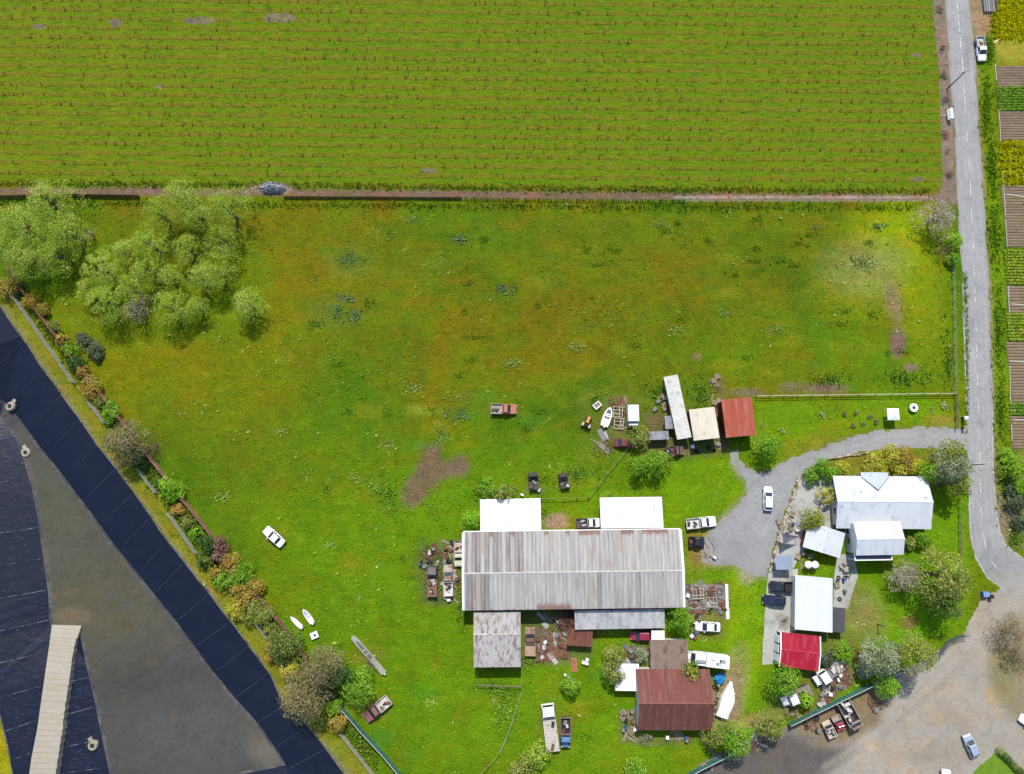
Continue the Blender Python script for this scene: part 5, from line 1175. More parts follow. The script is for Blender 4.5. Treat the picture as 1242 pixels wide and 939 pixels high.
def truck(label, rear, front, cab_rgb, body, W=2.2, cab=.25, body_z=(1.0, 1.25), body_rgb=(200, 196, 188), worn=.3, name='truck', bonnet=.0, cargo=0, z=1.5, cat='truck'):
    loc, ang, L = axis(rear, front, z); e = thing(name, label, cat, loc, ang); m = paint(cab_rgb, worn); w_ = W / 2
    xc = L / 2 - L * (cab + bonnet); xb = L / 2 - L * bonnet
    M().box((0, 0, .68), (L * .98, .8, .24)).build('chassis', CHAS, e)
    if bonnet: M().loft([ring(xb - .1, w_ * .8, .5, 1.35), ring(L / 2 - .2, w_ * .72, .5, 1.2), ring(L / 2, w_ * .6, .6, 1.05)]).build('bonnet', m, e)
    M().loft([ring(xc, w_ * .96, .5, 1.5), ring(xb, w_ * .96, .5, 1.5)]).build('cab_lower', m, e)
    cabin(e, m, xc + .02, xb - .02, xc + .1, xb - .22, 1.48, 2.3, w_ * .94, w_ * .84)
    bm_ = paint(body_rgb, worn); a, b_ = -L / 2, xc - .12
    if body == 'box': M().loft([[(x, -w_, .95), (x, -w_, 2.9), (x, -w_ + .08, 3.0), (x, w_ - .08, 3.0), (x, w_, 2.9), (x, w_, .95)] for x in (a, b_)]).build('box_body', bm_, e)
    elif body == 'deck':
        n = max(4, int((b_ - a) / .5))
        for i in range(n): M().box((a + (b_ - a) * (i + .5) / n, 0, 1.1 + R.uniform(-.01, .01)), ((b_ - a) / n - .03, W, .09)).build('deck_plank', bm_, e)
        M().box((b_ - .05, 0, 1.5), (.08, W, .8)).build('headboard', bm_, e)
    else:
        M().box(((a + b_) / 2, 0, 1.0), (b_ - a, W, .1)).build('deck', CHAS, e)
        for s_ in (-1, 1): M().box(((a + b_) / 2, s_ * (w_ - .05), 1.32), (b_ - a, .1, .6)).build('bin_side', bm_, e)
        for x_ in (a + .05, b_ - .05): M().box((x_, 0, 1.32), (.1, W - .2, .6)).build('bin_end', bm_, e)
    for i in range(cargo):
        rr = random.Random(i * 5 + int(rear[1])); g = M().box((rr.uniform(a + .4, b_ - .4), rr.uniform(-w_ + .4, w_ - .4), 1.22 + rr.uniform(0, .2)), (rr.uniform(.3, 1.1), rr.uniform(.15, .6), rr.uniform(.15, .4)), rr.uniform(0, 3), rr.uniform(-.2, .2))
        g.build('load_piece', mat('load_piece', rr.choice([(54, 54, 58), (160, 152, 140), (120, 90, 74), (214, 212, 208)]), .8, .2, 3), e)
    for sx in (-.38, -.24, .36):
        for s_ in (-1, 1): wheel(e, sx * L, s_ * (w_ - .18), .45, .3)
    lights(e, L, W, .9, .9); return e

ute('white ute with grey tray parked on the verge across the road', (1187.5, 45.5), (1191.5, 73.5), (240, 242, 244), tray_rgb=(200, 200, 204), cargo=2)
car('white hatchback driving on the gravel drive', (931.5, 619.5), (931.5, 590.5), (238, 244, 248), style='hatch')
car('silver-blue hatchback crossing the dirt yard', (1183.5, 918), (1172, 891.5), (176, 192, 214), style='hatch')
car('white car just entering the bottom of the dirt yard', (1147, 961), (1148, 934), (236, 240, 240), style='sedan')
car('white car at the far edge of the rough dirt verge', (1262, 884), (1238, 870), (236, 238, 238), style='sedan')
ute('white flat-sided ute parked at the gravel drive end by the barn', (832, 636), (868, 632), (240, 240, 238), W=2.0, tray_rgb=(216, 216, 212), cargo=3, worn=.1)
ute('black pickup parked beside the white garage', (965, 712.5), (933, 711), (40, 42, 50), W=1.9)
car('navy car parked between the black pickup and the lawn', (953, 729.5), (925, 727), (36, 38, 66), style='wagon')
car('white classic car abandoned in the open paddock', (343, 661), (321.5, 641.5), (240, 240, 236), W=1.8, style='classic', worn=.12)
ute('derelict ute with maroon cab and pale flat deck by the green fence', (472, 847.5), (443, 872), (150, 96, 104), W=2.1, tray_rgb=(220, 214, 206), cargo=8, worn=.35)
ute('orange-cabbed derelict ute standing alone in the paddock', (595.5, 496), (626.5, 496.5), (204, 128, 92), W=2.0, tray_rgb=(190, 178, 172), cargo=7, worn=.3)
car('white sedan parked below the scrap-laden trailer', (873.5, 761), (844, 759.5), (240, 242, 242), style='sedan')
ute('white ute with navy open tray parked between the two white sheds', (699, 635), (729, 634), (238, 236, 230), tray_rgb=(70, 74, 100), cargo=5, worn=.12)
ute('cream ute with rusty tray parked against the barn end wall', (556.5, 656), (557, 687), (232, 228, 196), W=1.9, tray_rgb=(224, 206, 186), cargo=2, worn=.15)
car('magenta-red car in the shade below the blue-grey lean-to', (788, 771.5), (767, 771), (168, 44, 78), style='hatch', L=4.0)
ute('rusty brown ute with pale rim parked at the rust-spotted shed', (643, 795.5), (643, 761), (170, 140, 120), W=2.0, tray_rgb=(196, 164, 140), worn=.5, cab_rgb=(120, 92, 92))
truck('long white flat-deck truck on the lawn by the pale bush', (671, 913), (664, 855), (242, 242, 238), 'deck', W=2.45, cab=.24, body_rgb=(214, 206, 192), worn=.2, cargo=3)
truck('red and grey old truck with blue cab roof beside the white truck', (686, 870), (686, 907), (96, 150, 196), 'bin', W=1.9, cab=.22, body_rgb=(150, 128, 124), bonnet=.2, worn=.35, cargo=4, z=1.2)
truck('white cab truck with scrap tray below the red carport', (1020, 808), (990, 828), (240, 240, 238), 'deck', W=2.3, cab=.32, body_rgb=(160, 150, 140), cargo=8, bonnet=.16)
truck('old white truck with bare chassis tray beside the lush tree', (985, 837), (950, 853), (236, 238, 240), 'deck', W=2.1, cab=.3, body_rgb=(150, 140, 130), cargo=5, bonnet=.18)
truck('grey open-bin truck body full of scrap in the dirt yard', (1022, 850), (1040, 883), (176, 172, 168), 'bin', W=2.5, cab=.14, body_rgb=(190, 188, 184), cargo=16, worn=.4)
ute('small crimson ute beside the open-bin truck in the dirt yard', (1012, 868), (1021, 886), (176, 66, 78), W=1.7, tray_rgb=(200, 180, 160), worn=.25, deck=.34)
ute('cream derelict ute with dark open tray in the dirt yard', (1010, 894), (1001, 875), (222, 204, 180), W=1.7, tray_rgb=(214, 206, 192), cargo=7, worn=.3, deck=.62)
truck('white box-bodied truck standing among the paddock scrap', (767, 492), (768, 518), (226, 224, 226), 'box', W=2.1, cab=.22, body_rgb=(246, 246, 244), worn=0, z=1.8)
car('dark red car half hidden under the yellow-green bush', (749, 537), (768, 538), (128, 52, 58), W=1.75, style='sedan', worn=.3, L=4.2)
ute('derelict dark ute with bare engine by the long white unit', (811, 548), (826, 546), (106, 84, 84), tray_rgb=(130, 104, 98), cargo=8, worn=.6, L=3.6, W=2.0)
truck('stripped black truck chassis on the grass behind the white shed', (648, 594), (646, 573), (66, 62, 66), 'deck', W=1.9, cab=.3, body_rgb=(84, 78, 80), worn=.3, cargo=4, z=.9)
truck('stripped black tractor frame near the diagonal rail fence', (686, 592), (682, 574), (58, 56, 60), 'deck', W=1.7, cab=.34, body_rgb=(120, 116, 116), worn=.3, cargo=3, z=.9)
truck('wrecked truck with rusty red tray left of the barn', (524, 724), (525, 686), (120, 122, 130), 'deck', W=1.9, cab=.3, body_rgb=(150, 104, 88), worn=.6, cargo=7, z=.9)
ute('derelict pale ute with bare tray between wrecked truck and barn', (544, 723), (543, 685), (206, 190, 176), W=1.8, tray_rgb=(224, 220, 212), cargo=6, worn=.5)
ute('black utility trailer-bodied jeep at the drive edge', (836.5, 657), (853, 657.5), (40, 44, 62), W=1.9, deck=.3, L=3.0, cargo=2)
# motorhome
loc, ang, L = axis((883, 803.5), (833, 797.5), 2.0); e = thing('motorhome', 'white motorhome with grey roof vents beside the brown-roofed house', 'motorhome', loc, ang)
MW = paint((242, 242, 240))
M().loft([[(x, -1.15, .5), (x, -1.2, 1.6), (x, -1.12, 2.85), (x, -1.0, 2.95), (x, 1.0, 2.95), (x, 1.12, 2.85), (x, 1.2, 1.6), (x, 1.15, .5)] for x in (-L / 2, L * .05)]).build('living_body', MW, e)
M().loft([[(x, -w_, .5), (x, -w_, 1.6), (x, -w_ * .9, z_), (x, w_ * .9, z_), (x, w_, 1.6), (x, w_, .5)] for x, w_, z_ in ((L * .06, 1.15, 2.7), (L * .3, 1.1, 2.6), (L * .38, 1.0, 1.5), (L / 2, .9, 1.1))]).build('cab', MW, e)
M().add([(L * .31, -.9, 2.5), (L * .375, -.85, 1.6), (L * .375, .85, 1.6), (L * .31, .9, 2.5), (L * .315, -.9, 2.53), (L * .385, -.85, 1.6), (L * .385, .85, 1.6), (L * .315, .9, 2.53)], [(0, 1, 2, 3), (7, 6, 5, 4), (0, 4, 5, 1), (1, 5, 6, 2), (2, 6, 7, 3), (3, 7, 4, 0)]).build('windscreen', WINM, e)
for (x_, y_, a, b_) in ((-.33, -.2, 1.1, .6), (-.22, .35, .5, .5), (-.1, -.3, .9, .12), (-.28, .1, .12, 1.3), (.18, .2, 1.8, .5)):
    M().box((x_ * L, y_, 3.0), (a, b_, .1)).build('roof_vent', SMALLR, e)
for sx in (-.3, .33):
    for s_ in (-1, 1): wheel(e, sx * L, s_ * 1.0, .38, .25)
lights(e, L, 2.2, .8, 1.0)

# boats
def boat(label, stern, bow, W, rgb, inside, z=.6, depth=.8, name='boat', cover=False, thwarts=3, blunt=False):
    loc, ang, L = axis(stern, bow, z); e = thing(name, label, 'boat', loc, ang); m = paint(rgb, .12, (190, 186, 176)); w_ = W / 2
    prof = [(-.5, .86, 0), (-.3, 1, 0), (0, 1, 0), (.22, .86, .02), (.38, .52, .08), (.5, .03, .18)]
    if blunt: prof = [(-.5, .9, 0), (-.47, 1, 0), (0, 1, 0), (.36, 1, .0), (.46, .85, .02), (.5, .5, .04)]
    M().loft([[(x * L, -w_ * f_ * .55, .08 + d_), (x * L, -w_ * f_, depth + d_), (x * L, w_ * f_, depth + d_), (x * L, w_ * f_ * .55, .08 + d_)] for x, f_, d_ in prof]).build('hull', m, e)
    if inside:
        M().loft([[(x * L, -w_ * f_ * .74, depth + d_ + .012), (x * L, w_ * f_ * .74, depth + d_ + .012), (x * L, w_ * f_ * .7, depth + d_ + .03), (x * L, -w_ * f_ * .7, depth + d_ + .03)] for x, f_, d_ in ((-.1, .9, 0), (.1, .9, .0), (.25, .7, .03), (.36, .4, .08))]).build('cockpit', mat('boat_cockpit', inside, .8, .2, 2), e)
        for i in range(thwarts): M().box((L * (.02 + .1 * i), 0, depth + .07), (.25, W * .6, .05)).build('thwart', m, e)
    M().box((-L * .5 - .15, 0, depth * .8), (.3, .35, .5)).build('outboard_motor', mat('outboard', (214, 212, 206), .5), e)
    M().tube((-L * .4, 0, .05), (L * .4, 0, .05), .06).build('keel', m, e)
    return e
boat('white fibreglass runabout with dark cockpit among the paddock scrap', (732.5, 517), (740.5, 494), 1.7, (240, 240, 236), (110, 114, 112), thwarts=2)
boat('long narrow aluminium hull lying in the paddock beside a bush', (466, 817), (427, 772), 1.1, (176, 174, 166), (120, 116, 110), depth=.55, thwarts=2, blunt=True)
boat('white upturned dinghy lying by the fence end in the paddock', (365.5, 761.5), (352, 748), .9, (236, 232, 222), None, depth=.45)
boat('white hull section with loose spars in the paddock', (379, 756), (367, 739), 1.1, (226, 226, 226), (196, 198, 206), depth=.5, thwarts=1)
e = thing('plastic_tub', 'small white plastic tub with dark hole beside the dinghies', 'tub', P(382, 770), .4)
M().loft([[(-.6, -.55, 0), (.6, -.55, 0), (.6, .55, 0), (-.6, .55, 0)], [(-.7, -.62, .5), (.7, -.62, .5), (.7, .62, .5), (-.7, .62, .5)]]).build('tub', TRIM, e); M().lathe((.1, -.05, .5), [(.26, 0), (.24, .03)], 8).build('drain', DARK, e)
e = thing('covered_boat', 'big white tarpaulin-covered boat beside the motorhome', 'boat', P(882, 852), 0)
sp_ = [(888.5, 828, .05, .9), (887, 833, .45, 1.2), (885.5, 840, .95, 1.6), (883.5, 848, 1.1, 1.8), (881, 856, 1.15, 1.7), (878.5, 864, 1.15, 1.5), (876.5, 871, 1.0, 1.2)]
rg = []
for i, (a, b_, hw, zz) in enumerate(sp_):
    c = P(a, b_, 1.2) - e.location; d = (P(sp_[min(i + 1, 6)][0], sp_[min(i + 1, 6)][1], 1.2) - P(sp_[max(i - 1, 0)][0], sp_[max(i - 1, 0)][1], 1.2)).normalized(); n_ = Vector((-d.y, d.x, 0))
    j = 1 + .12 * math.sin(i * 2.3)
    rg.append([Vector((c.x, c.y, 0)) + n_ * hw * k_ * j + Vector((0, 0, z_)) for k_, z_ in ((-1.05, .35), (-1, zz * .75), (-.4, zz * .95), (0, zz), (.4, zz * .93), (1, zz * .72), (1.05, .35))])
M().loft(rg).build('tarpaulin', mat('white_tarpaulin', (246, 246, 246), .7, .03, 2), e)
c = P(882, 852) - e.location
M().tube(rg[0][3] * Vector((1, 1, 0)).x if False else (rg[0][3].x, rg[0][3].y, .3), (rg[6][3].x, rg[6][3].y, .3), .25, .4).build('keel', MW, e)
s_ = M().tube((rg[1][0].x, rg[1][0].y, 1.0), (rg[1][6].x, rg[1][6].y, 1.1), .05); s_.build('tie_rope', DARK, e)

# yellow tractor and box-framed gear among the scrap
e = thing('yellow_tractor', 'small yellow-ochre tractor standing in the paddock scrap', 'tractor', *axis((709.5, 519), (714.5, 507), .8)[:2])
YT = mat('ochre_paint', (204, 158, 80), .6, .14, 2, col2=(150, 110, 70), amt2=.4)
M().loft([ring(.0, .38, .6, 1.15), ring(1.0, .36, .6, 1.1), ring(1.3, .28, .65, .95)]).build('bonnet', YT, e); M().box((-.35, 0, .7), (.8, .7, .3)).build('transmission', CHAS, e)
M().box((-.5, 0, 1.0), (.45, .45, .1)).build('seat', CHAS, e); M().box((-.72, 0, 1.2), (.08, .45, .35)).build('seat_back', CHAS, e); M().tube((.05, 0, 1.1), (-.12, 0, 1.4), .03).build('steering_column', CHAS, e)
for s_ in (-1, 1): wheel(e, -.5, s_ * .68, .55, .32); wheel(e, .95, s_ * .5, .32, .2); M().box((-.5, s_ * .68, 1.16), (.7, .36, .05)).build('mudguard', mat('pale_mudguard', (222, 210, 186), .6), e)

# ------------------------------------------------------------------ scrap, timber and yard gear
RUSTP = mat('rusty_steel', (146, 100, 78), .85, .25, 3, rand=.25, col2=(104, 70, 58), amt2=.4); GREYP = mat('dull_steel', (150, 150, 150), .6, .2, 2, rand=.25); PLANK = mat('weathered_plank', (176, 158, 132), .9, .2, 3, rand=.25, stretch=(.4, 5, 1))
WHP = mat('white_appliance', (236, 236, 232), .5, .06, 2, col2=(200, 190, 170), amt2=.2); BLKP = mat('black_plastic', (46, 46, 50), .6, .2, 3); BLUP = mat('blue_tarp', (36, 140, 206), .7, .12, 2); PINK = mat('terracotta', (196, 124, 98), .8, .15, 3, col2=(168, 98, 78), amt2=.4)
def put(name, label, cat, px_, py_, build, rz=None, z=0, group=None):
    e = thing(name, label, cat, P(px_, py_, z) , R.uniform(0, 6.28) if rz is None else rz, group); build(e); return e
PALEG = mat('pale_scrap', (206, 202, 194), .7, .2, 2, rand=.2)
def b_plank(e):
    L = R.uniform(1.2, 3.0); M().box((0, 0, .08), (L, .2, .05)).build('board', PLANK, e); M().box((.1, .14, .14), (L * .8, .14, .05), .15).build('board', PLANK, e)
def b_sheet(e, m=None):
    me = corr(R.uniform(.5, 1.1), R.uniform(1.2, 2.6), m or R.choice([GREYP, PALEG])); o = link('sheet', me, e, (0, .9, .14)); o.rotation_euler = (R.uniform(-.1, .08), R.uniform(-.1, .1), 0)
    M().box((0, 0, .04), (.9, .12, .08)).build('bearer', PLANK, e)
def b_drum(e):
    m = R.choice([RUSTP, GREYP, BLKP, mat('blue_drum', (60, 96, 140), .6, .15, 2)]); M().lathe((0, 0, 0), [(.29, 0), (.30, .3), (.28, .32), (.30, .58), (.29, .86)], 10).build('shell', m, e); M().lathe((.1, 0, .86), [(.05, 0), (.05, .03)], 6).build('bung', GREYP, e)
def b_tyre(e):
    s_ = M(); n = 10; rgs = []
    for i in range(n + 1):
        a = 2 * math.pi * i / n; c = Vector((math.cos(a) * .3, math.sin(a) * .3, .12)); o = Vector((math.cos(a), math.sin(a), 0))
        rgs.append([c + o * .12 * math.cos(b_) + Vector((0, 0, .11 * math.sin(b_))) for b_ in [k * math.pi / 3 for k in range(6)]])
    s_.loft(rgs, False); s_.build('carcass', TYRE, e)
def b_crate(e):
    for k in range(4): M().box((0, -.36 + .24 * k, .46), (1.0, .18, .04)).build('slat', PLANK, e)
    for x_ in (-.42, .42): M().box((x_, 0, .22), (.1, .9, .42)).build('side', PLANK, e)
def b_block(e): 
    M().loft([ring(-.5, .35, 0, .45), ring(.2, .38, 0, .5), ring(.55, .2, .05, .35)]).build('casting', R.choice([RUSTP, CHAS, GREYP, GREYP, PALEG]), e); M().tube((-.3, 0, .45), (-.3, .1, .75), .06).build('spout', GREYP, e)
def b_white(e):
    q_ = R.uniform(.3, .68); M().box((0, 0, .35), (.65, q_, .7)).build('case', WHP, e); M().box((.33, 0, .4), (.03, q_ * .8, .5)).build('front_panel', GREYP, e)
def b_pipe(e):
    L = R.uniform(1.5, 3.2); M().tube((-L / 2, 0, .08), (L / 2, .1, .12), .06, n=7).build('pipe', GREYP, e); M().tube((-L / 2 - .04, 0, .08), (-L / 2 + .06, 0, .08), .09, n=7).build('flange', RUSTP, e)
def b_frame(e):
    for y_ in (-.5, .5): M().box((0, y_, .35), (2.0, .07, .07)).build('rail', RUSTP, e)
    for x_ in (-.9, 0, .9): M().box((x_, 0, .36), (.06, 1.0, .06)).build('crossbar', RUSTP, e)
    for x_ in (-.9, .9):
        for y_ in (-.5, .5): M().box((x_, y_, .16), (.06, .06, .32)).build('leg', RUSTP, e)
KINDS_ = {'plank': ('grey loose planks', b_plank, 'timber', 'loose_boards'), 'sheet': ('loose grey iron sheet', b_sheet, 'iron sheet', 'iron_sheet'), 'rust': ('loose rusty iron sheet', lambda e: b_sheet(e, RUSTP), 'iron sheet', 'iron_sheet'), 'drum': ('steel drum', b_drum, 'drum', 'drum'), 'tyre': ('old black tyre', b_tyre, 'tyre', 'tyre'),
          'crate': ('slatted wooden crate', b_crate, 'crate', 'crate'), 'block': ('old engine casting', b_block, 'engine part', 'engine_casting'), 'white': ('discarded white appliance', b_white, 'appliance', 'appliance'), 'pipe': ('length of grey pipe', b_pipe, 'pipe', 'pipe_length'), 'frame': ('rusty steel frame', b_frame, 'frame', 'steel_frame')}
def heap(poly, n, kinds, place, gap_=2.4):
    n = int(n * 1.5)
    xs = [p[0] for p in poly]; ys = [p[1] for p in poly]; done = 0; tries = 0; spots = []
    while done < n and tries < 4000:
        tries += 1; x, y = R.uniform(min(xs), max(xs)), R.uniform(min(ys), max(ys))
        if sdist(np.array([x]), np.array([y]), poly)[0] > 0: continue
        if any(math.hypot(x - a, y - b_) < gap_ for a, b_ in spots) and tries < 3000: continue
        spots.append((x, y)); k = R.choice(kinds + [q for q in kinds if q != 'white'] * 3); d, f_, c_, nm = KINDS_[k]
        put(nm, f'{d} in {place}', c_, x, y, f_, group=f'{d} in {place}'); done += 1
heap([(506, 672), (520, 662), (534, 664), (534, 700), (512, 700)], 13, ['plank', 'rust', 'drum', 'block', 'frame'], 'the weedy scrap beside the wrecked truck')
heap([(536, 655), (552, 655), (552, 682), (537, 684)], 11, ['rust', 'block', 'white', 'drum', 'plank'], 'the junk beside the cream ute')
heap([(537, 688), (556, 690), (556, 730), (537, 730)], 14, ['white', 'sheet', 'block', 'plank', 'frame'], 'the junk row left of the barn')
heap([(655, 745), (690, 745), (690, 763), (655, 760)], 9, ['sheet', 'white', 'block', 'pipe', 'plank'], 'the shaded gap behind the barn')
heap([(652, 768), (686, 768), (686, 798), (652, 800)], 30, ['sheet', 'white', 'rust', 'plank', 'pipe', 'block'], 'the scrap row behind the barn')
for (px_, py_, rz_, nm) in ((749, 500, 1.5, 'beside the white runabout'), (750, 514, 1.45, 'below the first pale frame'), (846, 720, .05, 'standing on the scrap deck'), (862, 730, 0.0, 'lying on the scrap deck near its headboard')):
    e = thing('trailer_frame', 'pale bare ladder-like trailer frame ' + nm, 'trailer', P(px_, py_), rz_)
    for y_ in (-.9, -.3, .9): M().box((0, y_, .45), (2.2, .12, .1)).build('rail', mat('pale_frame', (206, 200, 176), .8, .15, 2), e)
    for x_ in (-1.0, -.35, .4, 1.0): M().box((x_, 0, .46), (.1, 1.85, .09)).build('crossbar', mat('pale_frame', (206, 200, 176), .8, .15, 2), e)
    for s_ in (-1, 1): wheel(e, 0, s_ * 1.1, .3, .18)
heap([(742, 484), (760, 484), (758, 522), (740, 524)], 12, ['frame', 'plank', 'pipe', 'rust'], 'the scrap rows beside the runabout')
heap([(722, 524), (742, 524), (742, 546), (722, 548)], 6, ['white', 'sheet', 'plank', 'frame'], 'the litter below the runabout')
heap([(790, 478), (808, 478), (808, 506), (792, 506)], 5, ['rust', 'crate', 'block', 'plank'], 'the weeds beside the long white unit')
heap([(838, 540), (876, 538), (876, 548), (838, 550)], 7, ['drum', 'pipe', 'block', 'tyre', 'white'], 'the shade below the cream shed')
heap([(860, 458), (870, 456), (880, 540), (872, 542)], 12, ['plank', 'crate', 'frame', 'white'], 'the timber row beside the red shed')
heap([(832, 712), (878, 712), (878, 738), (832, 738)], 34, ['frame', 'sheet', 'block', 'pipe', 'rust', 'white'], 'the laden scrap deck at the barn end')
heap([(838, 742), (876, 742), (876, 752), (838, 752)], 6, ['rust', 'tyre', 'block', 'pipe'], 'the shade below the scrap deck')
heap([(836, 758), (848, 752), (850, 774), (836, 774)], 5, ['tyre', 'drum', 'block', 'white'], 'the gap behind the white sedan')
heap([(760, 784), (786, 782), (786, 808), (756, 804)], 12, ['tyre', 'crate', 'drum', 'pipe', 'sheet', 'block'], 'the clutter left of the taupe annex')
heap([(753, 862), (772, 862), (772, 898), (752, 898)], 14, ['plank', 'crate', 'white', 'drum', 'pipe'], 'the timber stack left of the brown-roofed house')
heap([(784, 888), (838, 888), (836, 898), (790, 898)], 9, ['pipe', 'plank', 'white', 'drum', 'frame'], 'the lean row behind the brown-roofed house')
heap([(862, 815), (878, 806), (876, 850), (864, 880)], 9, ['drum', 'crate', 'tyre', 'white', 'block'], 'the clutter between house and covered boat')
heap([(1002, 818), (1022, 802), (1034, 820), (1004, 848), (992, 856)], 30, ['pipe', 'block', 'frame', 'rust', 'plank', 'white', 'sheet'], 'the scrap pen along the green fence')
heap([(952, 858), (975, 848), (985, 862), (958, 876)], 8, ['plank', 'frame', 'pipe'], 'the rack beside the old white truck')
heap([(974, 872), (992, 868), (996, 892), (982, 896)], 6, ['block', 'frame', 'pipe', 'tyre'], 'the dark corner of the dirt yard')
heap([(1052, 842), (1062, 838), (1068, 862), (1058, 866)], 4, ['block', 'frame', 'pipe'], 'the spot below the vivid round bush')
heap([(660, 594), (668, 590), (668, 600), (628, 602), (616, 592)], 5, ['white', 'pipe', 'frame'], 'the weeds behind the white shed')
heap([(838, 660), (866, 655), (866, 678), (838, 678)], 6, ['white', 'plank', 'block', 'pipe'], 'the drive end clutter')
heap([(944, 632), (962, 622), (968, 645), (946, 648)], 7, ['white', 'crate', 'drum', 'plank'], 'the path clutter by the round olive bush')
heap([(964, 668), (990, 672), (990, 694), (964, 692)], 7, ['crate', 'drum', 'plank', 'white'], 'the courtyard below the studio')
heap([(1012, 700), (1026, 700), (1024, 732), (1013, 732)], 5, ['drum', 'crate', 'tyre'], 'the paved strip beside the garage')
heap([(868, 905), (898, 905), (880, 930), (830, 936)], 4, ['white', 'plank', 'crate'], 'the fence corner behind the house')
heap([(1040, 800), (1050, 792), (1052, 812), (1044, 818)], 2, ['sheet', 'plank'], 'the gap beside the silver tree')
heap([(706, 798), (722, 795), (722, 812), (704, 812)], 2, ['white'], 'the lawn below the scrap row')
heap([(930, 872), (900, 900), (916, 912), (932, 898)], 6, ['pipe', 'frame', 'plank', 'sheet'], 'the broken fence corner by the dirt yard')
# brushwood heap
e = thing('brushwood_heap', 'brown tangled brushwood heap behind the barn', 'brush heap', P(686, 752))
leaves('branches', [(0, 0, .5, 1.6), (.9, .8, .4, 1.2), (-.8, .7, .4, 1.1), (.7, -1.1, .4, 1.2), (0, 1.5, .4, 1.1)], 1500, .9, PAL['mauve'] + PAL['brown'], 5, e, .16, twig=True, gap=.1)
M().lathe((0, 0, 0), [(1.7, 0), (1.2, .4), (.4, .7)], 9).build('heap_core', mat('leaf_litter', (96, 72, 58), .95, .2, 3), e)
e = thing('gravel_pile', 'blue-grey gravel pile tipped beside the field track', 'gravel', P(331, 229))
s_ = M(); rr = random.Random(3); rgs = []
for j, (f_, z_) in enumerate(((1, 0), (.86, .45), (.6, .95), (.3, 1.25), (.05, 1.35))):
    rgs.append([(math.cos(a) * 3.0 * f_ * rr.uniform(.88, 1.1), math.sin(a) * 1.1 * f_ * rr.uniform(.88, 1.1), z_ * rr.uniform(.9, 1.1)) for a in [k * math.pi / 9 for k in range(18)]])
leaves('stones', [(-1.4, 0, .1, 1.1), (0, 0, .3, 1.2), (1.4, 0, .1, 1.1), (.6, .4, .3, .9), (-.6, .4, .3, .9)], 900, .32, [(150, 152, 160), (196, 198, 202), (112, 114, 122), (132, 134, 144)], 44, e, 1.2, gap=.05, hollow=.85)
s_.loft(rgs); s_.build('heap', mat('blue_gravel', (140, 142, 152), .9, .4, 2.2, bump=.6, col2=(196, 196, 200), amt2=.5), e)
e = thing('ochre_slab', 'terracotta coloured plank slab lying on the lawn below the scrap row', 'slab', P(696, 806), 1.6)
for k in range(3): M().box((0, -.4 + .38 * k, .1), (2.6, .34, .12)).build('board', PINK, e)
e = thing('white_cylinder', 'small white gas cylinder lying on the lawn below the scrap row', 'cylinder', P(689, 821), -.6); M().tube((-.9, 0, .3), (.9, 0, .3), .28, n=10).build('tank', TRIM, e); M().tube((.9, 0, .3), (1.1, 0, .3), .1, n=8).build('valve', GREYP, e)
e = thing('tarp_bundle', 'bright blue tarpaulin bundle beside the motorhome and brown roof', 'tarpaulin', P(872, 823)); leavesR = random.Random(4)
M().loft([[(math.cos(a) * r_ * leavesR.uniform(.8, 1.15), math.sin(a) * r_ * leavesR.uniform(.8, 1.15), z_ * leavesR.uniform(.8, 1.1)) for a in [k * math.pi / 5 for k in range(10)]] for r_, z_ in ((1.15, 0), (1.1, .6), (.7, 1.0), (.15, 1.1))]).build('bundle', BLUP, e); M().tube((-1.1, 0, .62), (1.1, .1, .62), .04).build('lashing', TRIM, e)
e = thing('white_trailer', 'small white square-framed trailer lying in the paddock near the tractor', 'trailer', P(724, 492), .7)
for y_ in (-.5, .5): M().box((0, y_, .4), (1.5, .16, .3)).build('side', TRIM, e)
for x_ in (-.7, .7): M().box((x_, 0, .4), (.16, .85, .3)).build('end', TRIM, e)
M().box((0, 0, .3), (1.25, .8, .06)).build('floor_board', PLANK, e)
for s_ in (-1, 1): wheel(e, 0, s_ * .68, .26, .16)
e = thing('scrap_trailer', 'long grey trailer deck loaded with scrap at the barn end', 'trailer', P(855, 724), math.atan2(-.02, 1))
for k in range(9): M().box((-3.4 + .85 * k, 0, .12), (.80, 4.6, .10)).build('deck_plank', mat('grey_deck', (158, 152, 146), .9, .2, 2, rand=.2), e)
M().box((3.9, .3, .6), (.5, 4.4, .9)).build('headboard', TRIM, e); M().box((4.2, -3.0, .12), (.6, 2.0, .2)).build('drawbar', TRIM, e)
e = thing('blue_bin', 'blue lidded bin on the dirt beside the road junction', 'bin', P(1192, 720)); M().loft([ring(-.5, .42, 0, 1.0), ring(.5, .42, 0, 1.0)]).build('tub', mat('blue_plastic', (96, 140, 206), .5), e); M().box((0, 0, 1.05), (1.1, .95, .07)).build('lid', mat('blue_lid', (130, 168, 222), .5), e)
e = thing('dark_bin', 'dark lidded bin next to the blue bin by the junction', 'bin', P(1199, 723)); M().loft([ring(-.35, .32, 0, .95), ring(.35, .32, 0, .95)]).build('tub', BLKP, e); M().box((0, 0, .99), (.8, .7, .06)).build('lid', BLKP, e)

